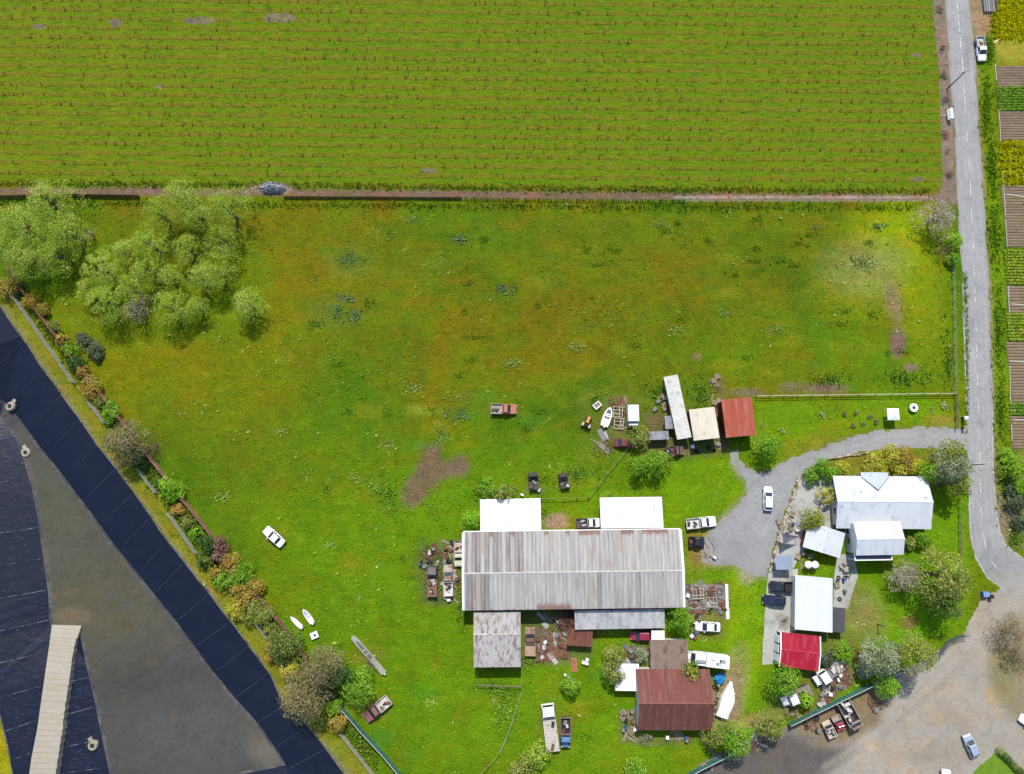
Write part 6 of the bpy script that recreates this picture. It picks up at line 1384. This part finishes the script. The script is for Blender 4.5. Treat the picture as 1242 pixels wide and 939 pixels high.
# ------------------------------------------------------------------ fences
def fence(name, label, pts, h, style, m, bay=2.6, pm=None, group=None, wires=3):
    """posts at every bay; boards / iron / rails / mesh between them, each bay's panel a part of its own"""
    wp = [P(x, y) for x, y in pts]; e = thing(name, label, 'fence', wp[0], 0, group); o = wp[0]
    pm = pm or TIM; first = True
    for a, b_ in zip(wp[:-1], wp[1:]):
        d = b_ - a; L = d.length; n = max(1, round(L / bay)); u = d.normalized(); q_ = Vector((-u.y, u.x, 0)); ang = math.atan2(u.y, u.x)
        for i in range(n + 1):
            if i == 0 and not first: continue
            p = a + u * (L * i / n) - o
            M().box(p + Vector((0, 0, (h + .1) / 2)) - q_ * .07, (.11, .11, h + .1), ang).build('post', pm, e)
        first = False
        for i in range(n):
            p0 = a + u * (L * i / n) - o; p1 = a + u * (L * (i + 1) / n) - o; s_ = M(); bl_ = (p1 - p0).length
            if style == 'iron':
                k = max(2, int(bl_ / .28)); rg_ = []
                for j in range(k + 1):
                    pp = p0.lerp(p1, j / k) + q_ * (.05 if j % 2 else -.05); rg_.append((pp + Vector((0, 0, .04)), pp + Vector((0, 0, h + R.uniform(-.02, .02)))))
                for j in range(k): s_.add([rg_[j][0], rg_[j + 1][0], rg_[j + 1][1], rg_[j][1]], [(0, 1, 2, 3)])
                s_.build('iron_panel', m, e)
                M().box((p0 + p1) / 2 + Vector((0, 0, h)), (bl_ * .99, .05, .05), ang).build('top_rail', TRIM if m.name.startswith('green') else pm, e)
            elif style == 'board':
                k = max(4, int(bl_ / .3))
                for j in range(k): s_.box(p0.lerp(p1, (j + .5) / k) + Vector((0, 0, h / 2 + R.uniform(-.05, .04))) + q_ * .02, (bl_ / k - .02, .03, h * R.uniform(.94, 1.02)), ang, 0, R.uniform(-.02, .02))
                s_.build('board_panel', m, e)
            elif style == 'pale':
                k = max(4, int(bl_ / .42))
                for j in range(k):
                    if R.random() < .82: s_.box(p0.lerp(p1, (j + .5) / k) + Vector((0, 0, h / 2)) + q_ * .03, (.17, .03, h * R.uniform(.8, 1.05)), ang, 0, R.uniform(-.06, .06))
                s_.box((p0 + p1) / 2 + Vector((0, 0, h * .7)), (bl_, .04, .09), ang); s_.build('paling_panel', m, e)
            elif style == 'rail':
                for z_ in [h * (f_ + 1) / wires for f_ in range(wires)]: M().box((p0 + p1) / 2 + Vector((0, 0, z_)) + q_ * .02, (bl_ + .02, .05 if wires < 4 else .03, .12), ang).build('rail', m, e)
            elif style == 'wire':
                for z_ in [h * (f_ + 1) / wires for f_ in range(wires)]: s_.box((p0 + p1) / 2 + Vector((0, 0, z_)), (bl_, .022, .022), ang)
                s_.build('wire_strand', m, e)
            elif style == 'mesh':
                k = max(4, int(bl_ / .16))
                for j in range(k): s_.box(p0.lerp(p1, (j + .5) / k) + Vector((0, 0, h / 2)), (.035, .03, h), ang)
                for z_ in (.1, h * .35, h * .68, h): s_.box((p0 + p1) / 2 + Vector((0, 0, z_)), (bl_, .05, .05), ang)
                s_.build('mesh_panel', m, e)
    return e
RBRN = mat('red_brown_board', (168, 116, 100), .9, .22, 2, rand=.2, col2=(176, 142, 124), amt2=.35); GREENI = mat('green_iron', (70, 132, 122), .6, .10, 1.5, rand=.10, col2=(104, 150, 140), amt2=.3)
MESHM = mat('galvanised_mesh', (206, 208, 196), .6, .1, 2); WIREM = mat('fence_wire', (196, 194, 186), .5); GPALE = mat('grey_paling', (170, 148, 128), .9, .2, 2, rand=.2)
PALEW = mat('whitewashed_rail', (226, 220, 204), .8, .1, 2, rand=.1)
fence('board_fence', 'dark red-brown board fence along the ditch behind the willows', [(-30, 240), (90, 238), (170, 239)], 1.1, 'board', RBRN)
fence('board_fence', 'low red-brown board fence along the ditch beyond the gravel pile', [(345, 240), (420, 240), (560, 241)], .8, 'board', RBRN)
fence('paling_fence', 'gappy grey-brown paling fence along the middle of the ditch', [(560, 241), (700, 243), (830, 244)], .95, 'pale', GPALE)
fence('wire_fence', 'post and wire fence along the pale track end', [(830, 245), (980, 245), (1118, 245)], 1.0, 'wire', WIREM, 3.2)
fence('rusty_fence', 'weathered red-brown board fence along the pond side of the paddock', [(10, 322), (45, 373), (76, 415), (105, 452), (142, 500), (165, 530), (180, 550)], 1.9, 'board', RBRN)
fence('rusty_fence', 'pinkish red-brown board fence between grey-olive tree and lime bush', [(181, 551), (196, 570), (215, 595)], 1.9, 'board', mat('pink_brown_board', (184, 128, 124), .9, .2, 2, rand=.15))
fence('rusty_fence', 'red-brown board fence running beside the long mixed hedge', [(216, 596), (252, 640), (290, 690), (338, 750), (362, 782)], 1.9, 'board', RBRN)
fence('rusty_fence', 'dark board fence passing under the grey-olive trees to the green fence', [(364, 785), (400, 836), (416, 857)], 1.8, 'board', RBRN)
fence('green_fence', 'green corrugated iron fence running down beside the derelict maroon ute', [(417, 858), (440, 885), (465, 912), (492, 944), (520, 980)], 1.9, 'iron', GREENI)
fence('green_fence', 'green corrugated iron fence behind the brown-roofed house corner', [(820, 946), (845, 931), (875, 916), (890, 908)], 1.9, 'iron', GREENI)
fence('green_fence', 'green corrugated iron fence between scrap pen and dirt yard', [(955, 877), (990, 860), (1025, 843), (1058, 827)], 1.9, 'iron', GREENI)
fence('green_fence', 'short green fence bay screened by the silver tree', [(1062, 822), (1092, 812)], 1.8, 'iron', GREENI)
fence('net_fence', 'dark netted fence with pale top cord at the road corner', [(1138, 792), (1146, 778), (1158, 772), (1168, 770)], 1.6, 'mesh', mat('dark_netting', (96, 116, 122), .8))
for pts, nm in (([(17, 357), (50, 405), (92, 465)], 'beside the golden shrubs at the pond head'), ([(110, 488), (130, 514)], 'just before the grey-olive tree'), ([(170, 569), (191, 598)], 'between grey-olive tree and lime bush'), ([(206, 622), (240, 671)], 'below the dark gold shrub'), ([(310, 752), (326, 774)], 'past the lower end of the long hedge'), ([(414, 888), (440, 920), (462, 950)], 'running on from the orange-gold shrub')):
    fence('mesh_fence', 'pale wire mesh fence on the pond margin ' + nm, pts, 1.5, 'mesh', MESHM, 3.0, GREYP)
fence('rail_fence', 'long whitewashed rail fence between paddock and front lawn', [(916, 481), (1000, 480), (1080, 479), (1156, 478)], 1.1, 'rail', PALEW, 3.0, wires=2)
fence('wire_fence', 'roadside post and wire fence below the bare tree', [(1154, 318), (1156, 400), (1157, 478)], 1.1, 'wire', WIREM, 3.0)
fence('roadside_fence', 'dark post and rail fence at the drive mouth', [(1157, 480), (1158, 519)], 1.2, 'rail', TIM, 2.2)
fence('roadside_fence', 'ladder-like dark rail fence beside the road below the tall tree', [(1161, 596), (1162, 635), (1163, 676)], 1.2, 'rail', TIM, 1.6, wires=2)
fence('diagonal_fence', 'grey single-rail fence slanting from the scrap to the barn yard', [(759, 546), (736, 574), (714, 603)], 1.0, 'rail', GPALE, 3.0, wires=1)
fence('yard_fence', 'low grey rail fence joining the white shed to the slanting fence', [(657, 605), (685, 605), (714, 603)], .9, 'rail', GPALE, 3.0, wires=1)
fence('wire_fence', 'overgrown wire fence meandering down from the spotted shed pen', [(632, 812), (633, 838), (624, 866), (616, 890), (606, 912)], .9, 'wire', WIREM, 2.6)
fence('diagonal_fence', 'grey rail fence continuing the overgrown wire fence', [(606, 912), (592, 927), (574, 946)], 1.0, 'rail', GPALE, 2.8, wires=1)
fence('pen_fence', 'low timber pen rails at the open end of the spotted shed', [(579, 812), (579, 830), (632, 832)], 1.0, 'rail', GPALE, 2.8, wires=2)
fence('plot_fence', 'slanting wire fence on the bank across the road', [(1210, 600), (1225, 625), (1240, 650), (1260, 672)], 1.0, 'wire', WIREM, 2.6)
# stone edging of the path, log edging of the bed
STONE = mat('edging_stone', (206, 192, 168), .9, .18, 3, rand=.25)
e = thing('stone_edging', 'cream and brown stone edging along the concrete path and drive', 'edging', P(950, 640)); o_ = P(950, 640)
tot = 0; EP = [(969, 580), (960, 606), (950, 636), (941, 664), (934, 692)]
for k in range(38):
    p = along(EP, k * 3.15); q_ = P(*p) - o_
    M().box(q_ + Vector((R.uniform(-.15, .15), 0, .14)), (R.uniform(.45, .8), R.uniform(.3, .5), R.uniform(.22, .4)), R.uniform(0, 3)).build('stone', R.choice([STONE, STONE, mat('brown_stone', (150, 120, 100), .9, .2, 3)]), e)
e = thing('log_edging', 'row of pale cut logs edging the yellow shrub bed', 'logs', P(1030, 553)); o_ = P(1030, 553)
for k in range(9):
    a, b_ = along([(1004, 557), (1055, 549)], k * 5.7), along([(1004, 557), (1055, 549)], k * 5.7 + 5.4)
    M().tube(P(*a) - o_ + Vector((0, 0, .2)), P(*b_) - o_ + Vector((0, R.uniform(-.2, .2), .2)), R.uniform(.16, .24), n=7).build('log', R.choice([PLANK, TIM, STONE]), e)
e = thing('water_pipe', 'pale pipe running from the brown-roofed house to the green fence', 'pipe', P(857, 902)); o_ = P(857, 902)
s_ = M(); pp = [P(847, 888, .15) - o_, P(853, 900, .15) - o_, P(862, 912, .15) - o_, P(867, 918, .15) - o_]
for a, b_ in zip(pp[:-1], pp[1:]): s_.tube(a, b_, .14)
s_.build('pipe', GREYP, e); M().tube(pp[0] + Vector((0, 0, -.1)), pp[0] + Vector((0, 0, .3)), .2).build('elbow', GREYP, e)

# ------------------------------------------------------------------ poles, sign, letterboxes
PIPEM_ = mat('pale_pole', (176, 172, 164), .8, .15, 3)
def pole(label, bx_, by_, h, ang, arms=1, m=None, wd=2.2):
    e = thing('power_pole', label, 'power pole', P(bx_, by_), ang); m = m or mat('pole_timber', (112, 106, 98), .9, .2, 3)
    M().tube((0, 0, -.1), (0, 0, h), .15, .10, 8).build('shaft', m, e)
    for k in range(arms):
        z_ = h - .3 - .7 * k; M().box((0, .12, z_), (wd, .1, .14)).build('crossarm', m, e)
        for i in range(4):
            x_ = wd * (-.44 + .293 * i); M().lathe((x_, .12, z_ + .07), [(.05, 0), (.10, .08), (.05, .16), (.09, .2), (.03, .28)], 7).build('insulator', TRIM, e)
    return e
pole('slim timber power pole leaning into view beside the road by the vineyard', 1148.5, 108, 6.2, .35)
pole('timber power pole with pale crossarm among the dark roadside trees', 1164, 565, 7.6, 0.05, 2, PIPEM_, wd=3.4)
e = thing('lawn_post', 'single dark post standing on the back lawn', 'post', P(1064, 757)); M().tube((0, 0, 0), (0, 0, 2.3), .09, .08, 8).build('shaft', DARK, e); M().box((0, 0, 2.3), (.5, .12, .1)).build('cap_arm', DARK, e)
e = thing('road_sign', 'white roadside board sign on a post by the vineyard corner', 'sign', P(1149, 141)); M().hexa([(-.3, -1.2, .5), (.25, -1.2, .5), (.25, 1.2, .5), (-.3, 1.2, .5)], [(.0, -1.2, 1.3), (.45, -1.2, 1.3), (.45, 1.2, 1.3), (.0, 1.2, 1.3)]).build('panel', TRIM, e)
for y_ in (-.9, .9): M().tube((0, y_, 0), (.1, y_, .9), .05).build('post', TRIM, e)
M().tube((-1.4, 0, .05), (0, 0, .8), .05).build('stay', TRIM, e)
e = thing('letterbox', 'white letterbox on a dark stand at the drive mouth', 'letterbox', P(1167, 508)); M().box((0, 0, .5), (.5, .6, 1.0)).build('stand', DARK, e); M().loft([[(x_, -.35, 1.0), (x_, -.35, 1.3), (x_, 0, 1.5), (x_, .35, 1.3), (x_, .35, 1.0)] for x_ in (-.35, .35)]).build('box', TRIM, e)
e = thing('letterbox', 'small pale letterbox on a dark post nearest the drive gravel', 'letterbox', P(1166.5, 519)); M().box((0, 0, .5), (.4, .4, 1.0)).build('stand', DARK, e); M().box((0, 0, 1.12), (.5, .4, .25)).build('box', CONC2, e)

# ------------------------------------------------------------------ vegetable plots across the road
SOIL = mat('tilled_soil', (148, 128, 102), .95, .16, 1.5, rand=.06, col2=(130, 112, 98), amt2=.4, stretch=(.3, 2, 1), bump=.5)
PIPEM = mat('white_pipe', (222, 220, 210), .5)
def plot(label, y0_, y1_, xl0, xl1, crop=None):
    a, b_ = P(xl0, y0_), P(xl1, y1_); yb, yt = b_.y, a.y; x0_ = (a.x + b_.x) / 2; x1_ = P(1310, y0_).x
    e = thing('vegetable_plot', label, 'garden bed', (x0_, yb, 0)); n = max(2, round((yt - yb) / .62)); st_ = (yt - yb) / n
    for k in range(n):
        yc = (k + .5) * st_; rg_ = []
        for j in range(13):
            x = (x1_ - x0_) * j / 12; dz = R.uniform(-.02, .02)
            rg_.append([(x, yc - st_ * .5, .006), (x, yc - st_ * .2, .13 + dz), (x, yc + st_ * .2, .13 + dz), (x, yc + st_ * .5, .006)])
        M().loft(rg_).build('soil_ridge', SOIL, e)
        if crop and (k % 2 == 0 or crop[0] == 'dense'):
            L = x1_ - x0_; nb = int(L / .35)
            leaves('crop_row', [(i * .35 + R.uniform(-.1, .1), yc + R.uniform(-.05, .05), .2, .26) for i in range(nb)], nb * 26, .26, (PAL[crop[1]] if crop[1] != 'yellow' else [(158, 186, 52), (178, 190, 56), (132, 168, 44)]), int(y0_ * 3 + k), e, gap=.15)['kind'] = 'stuff'
plot('tilled brown plot below the yellow flowering patch', 80, 106, 1207, 1209)
plot('green leafy plot between two tilled plots by the power pole', 106, 135, 1209, 1211, ('dense', 'lush'))
plot('tilled brown plot above the weedy yellow strip', 135, 170, 1211, 1213)
plot('wide tilled plot with white boards across the road', 225, 300, 1215, 1220)
plot('striped green crop plot opposite the bare-patched paddock', 303, 346, 1219, 1221, ('dense', 'yellow'))
plot('tilled plot with white board between green crop plots', 347, 380, 1221, 1222)
plot('yellow-green crop plot above the long tilled plot', 380, 414, 1222, 1223, ('dense', 'yellow'))
plot('long tilled plot opposite the front lawn', 415, 488, 1223, 1225)
plot('narrow green crop strip near the plot end', 489, 504, 1225, 1226, ('dense', 'lush'))
plot('last tilled plot before the bright shrubs', 505, 545, 1225, 1227)
for i, ((xa, ya), (xb, yb)) in enumerate([((1206.5, 80), (1208, 98)), ((1208.5, 108), (1209.5, 120)), ((1210.5, 134), (1212, 148)), ((1212, 150), (1213, 172)), ((1215.5, 210), (1216, 216)), ((1216.5, 222), (1219, 262)), ((1219, 268), (1221, 300)), ((1222.5, 348), (1224, 395)), ((1224, 445), (1225.5, 500)), ((1226, 516), (1227, 535))]):
    o_ = P(xa, ya); e = thing('white_pipe', 'white pipe length lying along the front edge of the vegetable plots', 'pipe', o_, 0, 'white pipes along the plots')
    M().tube((0, 0, .16), P(xb, yb) - o_ + Vector((0, 0, .16)), .055, n=6).build('pipe', PIPEM, e); M().tube((0, 0, .1), (0, 0, .24), .12, n=6).build('joint', PIPEM, e)
for (xa, ya, xb, yb, nm) in ((1219, 236, 1250, 240, 'the wide tilled plot'), (1226, 369, 1245, 370, 'the plot between green crops'), (1224, 438, 1250, 440, 'the long tilled plot'), (1228, 509, 1250, 510, 'the last tilled plot')):
    o_ = P(xa, ya); e = thing('plank_walk', 'white board laid across ' + nm, 'board', o_); d = P(xb, yb) - o_; k = 3
    for i in range(k): M().box(d * ((i + .5) / k) + Vector((0, 0, .17)), (d.length / k - .04, .14, .04), math.atan2(d.y, d.x)).build('board', PIPEM, e)
e = thing('crate_stack', 'slatted grey crate stack at the roadside by the yellow flowers', 'crate stack', P(1199, 8))
for k in range(6): M().box((-1.2 + .5 * k, 0, .3), (.4, 3.2, .5)).build('slat', R.choice([GREYP, DARK, TIM]), e)
e = thing('mustard_board', 'pale yellow board lying in the grass behind the verge ute', 'board', P(1208, 50.5), .5); M().box((0, 0, .1), (1.3, .4, .08)).build('board', mat('pale_yellow_board', (236, 220, 150), .8), e); M().box((0, 0, .04), (.1, .5, .06)).build('batten', PLANK, e)

# ------------------------------------------------------------------ young vines: 300 nearest as individuals, the rest as one mass
VINE = mat('vine_stake', (104, 78, 58), .95, .2, 3); VL = mat('vine_leaf', (112, 98, 52), .9, .2, 4)
def vine_mesh(k):
    rr = random.Random(k); s_ = M(); s_.box((0, 0, .38), (.09, .09, .8), rr.uniform(0, 1)); s_.box((.02, .05, .5), (.05, .05, .5), .2, .2); s_.cur = 1
    for i in range(7):
        a = rr.uniform(0, 6.28); c = Vector((math.cos(a) * .2, math.sin(a) * .2, rr.uniform(.25, .8))); u = Vector((math.cos(a), math.sin(a), .3)) * .16; v_ = Vector((-math.sin(a), math.cos(a), .1)) * .12
        s_.add([c - u, c - v_, c + u, c + v_], [(0, 1, 2, 3)])
    return s_.mesh('young_vine', [VINE, VL])
vms = [vine_mesh(k) for k in range(4)]; spots = []
for r_ in range(0, 24):
    for k in range(-6, 110):
        p = fo + fu * (k * 2.16 + (r_ % 3) * .4 + R.uniform(-.12, .12)) + fv * (r_ * ROWP + R.uniform(-.08, .08))
        x_, y_ = PIX(p.x, p.y)
        if -12 < x_ < 1128 - max(0, (210 - y_)) * .03 and -12 < y_ and R.random() < .70 and fbm(np.array([p.x]), np.array([p.y]), 14, 2, 71)[0] > .36: spots.append((y_, x_, p))
spots.sort(key=lambda s_: -s_[0])
vis = [s_ for s_ in spots if 6 < s_[1] < 1240 and s_[0] > 4]
near, ids = vis[:300], set(id(s_) for s_ in vis[:300])
for i, (y_, x_, p) in enumerate(near):
    o = link('young_vine', vms[i % 4], None, (p.x, p.y, .004), R.uniform(0, 6.28)); f_ = R.uniform(.35, .85); o.scale = (f_, f_, f_)
    tag(o, 'small staked young vine in a vineyard row near the ditch', 'vine', 'young vines in the vineyard rows')
av, af, am = [], [], []
for s_ in spots:
    if id(s_) in ids: continue
    m_ = vms[R.randrange(4)]; a = R.uniform(0, 6.28); c_, si_ = math.cos(a), math.sin(a); o0 = len(av); f_ = R.uniform(.35, .85)
    for v_ in m_.vertices: x, y, z = v_.co * f_; av.append((s_[2].x + x * c_ - y * si_, s_[2].y + x * si_ + y * c_, z))
    for pl_ in m_.polygons: af.append(tuple(o0 + i for i in pl_.vertices)); am.append(pl_.material_index)
me = bpy.data.meshes.new('vineyard_rows'); me.from_pydata(av, [], af); me.materials.append(VINE); me.materials.append(VL); me.polygons.foreach_set('material_index', am); me.update()
tag(link('vineyard_rows', me), 'far rows of small staked young vines across the vineyard', 'vines', kind='stuff')
# ------------------------------------------------------------------ weeds, tussocks and flowers of the paddock and verges
NOGO = [RIM, ROAD, YARD, DRIVE] + PATHS + [[(560, 640), (832, 640), (832, 742), (560, 742)]]
def scatter(n, seed, dens):
    rs = np.random.RandomState(seed); x = rs.uniform(-118, 118, n); y = rs.uniform(-55, 114, n)
    px_, py_ = PIX(x, y); k = (px_ > -15) & (px_ < 1257) & (py_ > -15) & (py_ < 955)
    x, y, px_, py_ = x[k], y[k], px_[k], py_[k]
    k = rs.rand(len(x)) < dens(x, y, px_, py_)
    x, y, px_, py_ = x[k], y[k], px_[k], py_[k]
    k = np.ones(len(x), bool)
    for pl_ in NOGO: k &= sdist(px_, py_, pl_) > 1.0
    return x[k], y[k], px_[k], py_[k]
def under(x, y):                                       # colour of the sward a tuft grows from
    ix = np.clip(np.searchsorted(GXA, x), 0, NX - 1); iy = np.clip(np.searchsorted(GYA, y), 0, NY - 1)
    return col[iy * NX + ix]
def tufts(name, label, pts, blades, hgt, rad, pal, seed, wide=.35, lay=.8, own=0.0):
    x, y, px_, py_ = pts; n = len(x); rs = np.random.RandomState(seed); B = blades
    sc = (.5 + rs.rand(n) ** 2 * 1.1)
    a = rs.uniform(0, 6.283, (n, B)); r_ = rad * sc[:, None] * (.5 + .6 * rs.rand(n, B)); h_ = hgt * sc[:, None] * (.5 + .7 * rs.rand(n, B))
    cx_ = x[:, None] + np.cos(a) * r_ * .15; cy_ = y[:, None] + np.sin(a) * r_ * .15
    wd = r_ * wide
    p0 = np.stack([cx_ - np.sin(a) * wd * .4, cy_ + np.cos(a) * wd * .4, np.full_like(a, .0)], -1); p1 = np.stack([cx_ + np.sin(a) * wd * .4, cy_ - np.cos(a) * wd * .4, np.full_like(a, .0)], -1)
    m0 = np.stack([cx_ + np.cos(a) * r_ * lay * .55 + np.sin(a) * wd, cy_ + np.sin(a) * r_ * lay * .55 - np.cos(a) * wd, h_], -1)
    m1 = np.stack([cx_ + np.cos(a) * r_ * lay, cy_ + np.sin(a) * r_ * lay, h_ * .75], -1)
    vs = np.stack([p0, p1, m0, m1], 2).reshape(-1, 3); fs = np.arange(n * B * 4).reshape(-1, 4)
    pc = np.array([alb(p, 1.05) for p in pal]); cl = pc[rs.randint(0, len(pal), n)]; cl = cl * (1 - own) + own * 1.5 * under(x, y) * (.75 + .55 * rs.rand(n))[:, None]; cl = np.repeat(cl, B, 0) * (.8 + .4 * rs.rand(n * B))[:, None]
    o = link(name, raw_mesh(name, vs, fs, LEAF, np.repeat(cl, 4, 0))); tag(o, label, 'weeds', kind='stuff')
def d_grass(x, y, px_, py_):
    f = np.where(py_ < 224, .20, .5 + .9 * (fbm(x, y, 7, 3, 21) - .45) + .25 * (py_ > 520)); return np.where(px_ > 1150, f * .8, f)
tufts('meadow_grass', 'short tufts of meadow grass all over the paddock', scatter(74000, 3, d_grass), 5, .14, .30, [(122, 150, 34), (104, 140, 28), (144, 152, 42), (132, 160, 38), (148, 142, 48)], 5, own=.85)
tufts('broadleaf_weeds', 'patches of dark broadleaf weeds in the paddock sward', scatter(52000, 4, lambda x, y, a, b_: np.where(b_ < 240, .01, np.clip((fbm(x, y, 9, 3, 33) - .58) * 4, 0, .85))), 6, .2, .30, [(98, 142, 48), (110, 150, 60), (92, 134, 50), (122, 158, 74)], 6, .5, own=.45)
tufts('pale_rosettes', 'scattered pale thistle rosettes dotting the paddock', scatter(26000, 7, lambda x, y, a, b_: np.where(b_ < 240, .0, np.clip((fbm(x, y, 6, 3, 55) - .6) * 3, 0, .6) + .012)), 7, .2, .34, [(158, 178, 88), (172, 186, 112), (146, 172, 74)], 8, .5, own=.45)
def line_pts(pts, wd, n, seed):
    rs = np.random.RandomState(seed); L = sum(math.hypot(b_[0] - a[0], b_[1] - a[1]) for a, b_ in zip(pts[:-1], pts[1:])); X_, Y_ = [], []
    for i in range(n): q_ = along(pts, rs.rand() * L * .999); p = P(q_[0] + rs.normal() * wd, q_[1] + rs.normal() * wd); X_.append(p.x); Y_.append(p.y)
    x, y = np.array(X_), np.array(Y_); a, b_ = PIX(x, y); return x, y, a, b_
def near_pts(cs, n, seed):
    rs = np.random.RandomState(seed); X_, Y_ = [], []
    for (cx_, cy_, rx, ry) in cs:
        a = rs.uniform(0, 6.28, n); q_ = np.abs(rs.normal(size=n)) * .55
        for i in range(n): p = P(cx_ + math.cos(a[i]) * q_[i] * rx, cy_ + math.sin(a[i]) * q_[i] * ry); X_.append(p.x); Y_.append(p.y)
    x, y = np.array(X_), np.array(Y_); a, b_ = PIX(x, y); return x, y, a, b_
tufts('thistle_patch', 'blue-green thistle patches among the open paddock', near_pts([(424, 315, 18, 14), (408, 376, 16, 12), (432, 384, 10, 8), (420, 362, 10, 6), (560, 505, 22, 9), (1045, 318, 20, 14), (1065, 275, 12, 6), (560, 290, 18, 8), (610, 350, 14, 8)], 90, 9), 7, .26, .30, [(112, 142, 96), (98, 132, 84), (138, 160, 124), (120, 152, 70)], 10, .45, own=.35)
tufts('rank_weeds', 'rank green weeds round the sheds and fences', near_pts([(590, 598, 30, 12), (530, 690, 22, 36), (610, 860, 26, 40), (800, 475, 30, 20), (850, 480, 16, 26), (640, 800, 20, 10), (560, 740, 8, 30), (700, 575, 40, 16), (470, 600, 20, 30), (1150, 440, 12, 60), (1100, 460, 40, 12), (600, 835, 24, 10), (1005, 460, 30, 10)], 260, 12), 6, .32, .28, [(104, 152, 44), (128, 168, 66), (150, 174, 90), (88, 138, 40)], 13, .4, own=.4)
tufts('verge_grass', 'long rank grass on the verge across the road', near_pts([(1196, 130, 8, 50), (1203, 200, 9, 40), (1206, 280, 8, 50), (1211, 400, 8, 70), (1214, 500, 8, 50), (1222, 590, 12, 40), (1232, 650, 10, 14), (1200, 60, 6, 18)], 620, 14), 6, .32, .28, [(120, 164, 44), (96, 144, 40), (150, 172, 50)], 15, .4, own=.4)
tufts('mustard_flowers', 'bright yellow mustard flowering at the plot corner', near_pts([(x_, y_, 8, 8) for x_ in range(1206, 1262, 7) for y_ in list(range(-4, 52, 7))] + [(x_, y_, 8, 6) for x_ in range(1214, 1262, 8) for y_ in range(176, 222, 9)], 44, 16), 5, .4, .26, [(214, 208, 24), (196, 196, 30), (166, 180, 40)], 17, .5, own=.3)
tufts('fence_weeds', 'long grass and weeds filling the strip between mesh fence and rusty fence', line_pts([(22, 345), (120, 483), (240, 652), (335, 770), (415, 872), (455, 925)], 4.5, 3600, 31), 6, .5, .32, [(110, 140, 50), (128, 148, 60), (92, 122, 46), (146, 150, 70)], 32, .4, own=.3)
tufts('ditch_weeds', 'rank grass along the ditch and its fences', line_pts([(-20, 222), (300, 224), (700, 229), (1130, 232)], 2.0, 2600, 33), 5, .35, .3, [(112, 150, 40), (96, 136, 36), (138, 156, 56)], 34, .4, own=.4)
tufts('ditch_weeds', 'dark rank grass in the lee of the ditch fence', line_pts([(-20, 246), (300, 248), (700, 251), (1110, 252)], 2.5, 1800, 35), 5, .35, .3, [(92, 132, 36), (84, 122, 34), (110, 140, 44)], 36, .4, own=.4)
tufts('road_verge_grass', 'mown verge grass edging the road and drive', line_pts([(1170, 330), (1172, 400), (1173, 505)], 1.2, 500, 37), 5, .2, .22, [(112, 150, 40), (128, 156, 50)], 38, .4, own=.6)
tufts('pale_weed_clumps', 'dense clumps of pale weeds scattered over the lower paddock', near_pts([(522, 850, 13, 9), (455, 590, 15, 9), (500, 470, 14, 8), (272, 602, 10, 7), (610, 860, 18, 22), (430, 580, 10, 6), (340, 522, 8, 6), (540, 530, 12, 8), (470, 540, 14, 8), (400, 660, 8, 5), (560, 480, 20, 7), (700, 420, 16, 7), (820, 400, 12, 6), (620, 440, 14, 7), (800, 272, 14, 6), (990, 276, 12, 5), (500, 266, 9, 5), (940, 400, 14, 7), (880, 380, 10, 5), (1050, 320, 22, 12)], 120, 41), 6, .22, .24, [(168, 188, 92), (150, 178, 76), (182, 194, 116)], 42, .5, own=.45)
tufts('dark_weed_clumps', 'dense clumps of dark green weeds scattered over the paddock', near_pts([(R.uniform(330, 760), R.uniform(480, 900), R.uniform(5, 14), R.uniform(4, 8)) for _ in range(26)] + [(R.uniform(380, 1120), R.uniform(262, 470), R.uniform(6, 16), R.uniform(3, 7)) for _ in range(34)], 60, 43), 6, .2, .24, [(88, 134, 40), (98, 144, 52), (80, 122, 44), (110, 150, 60)], 44, .5, own=.6)
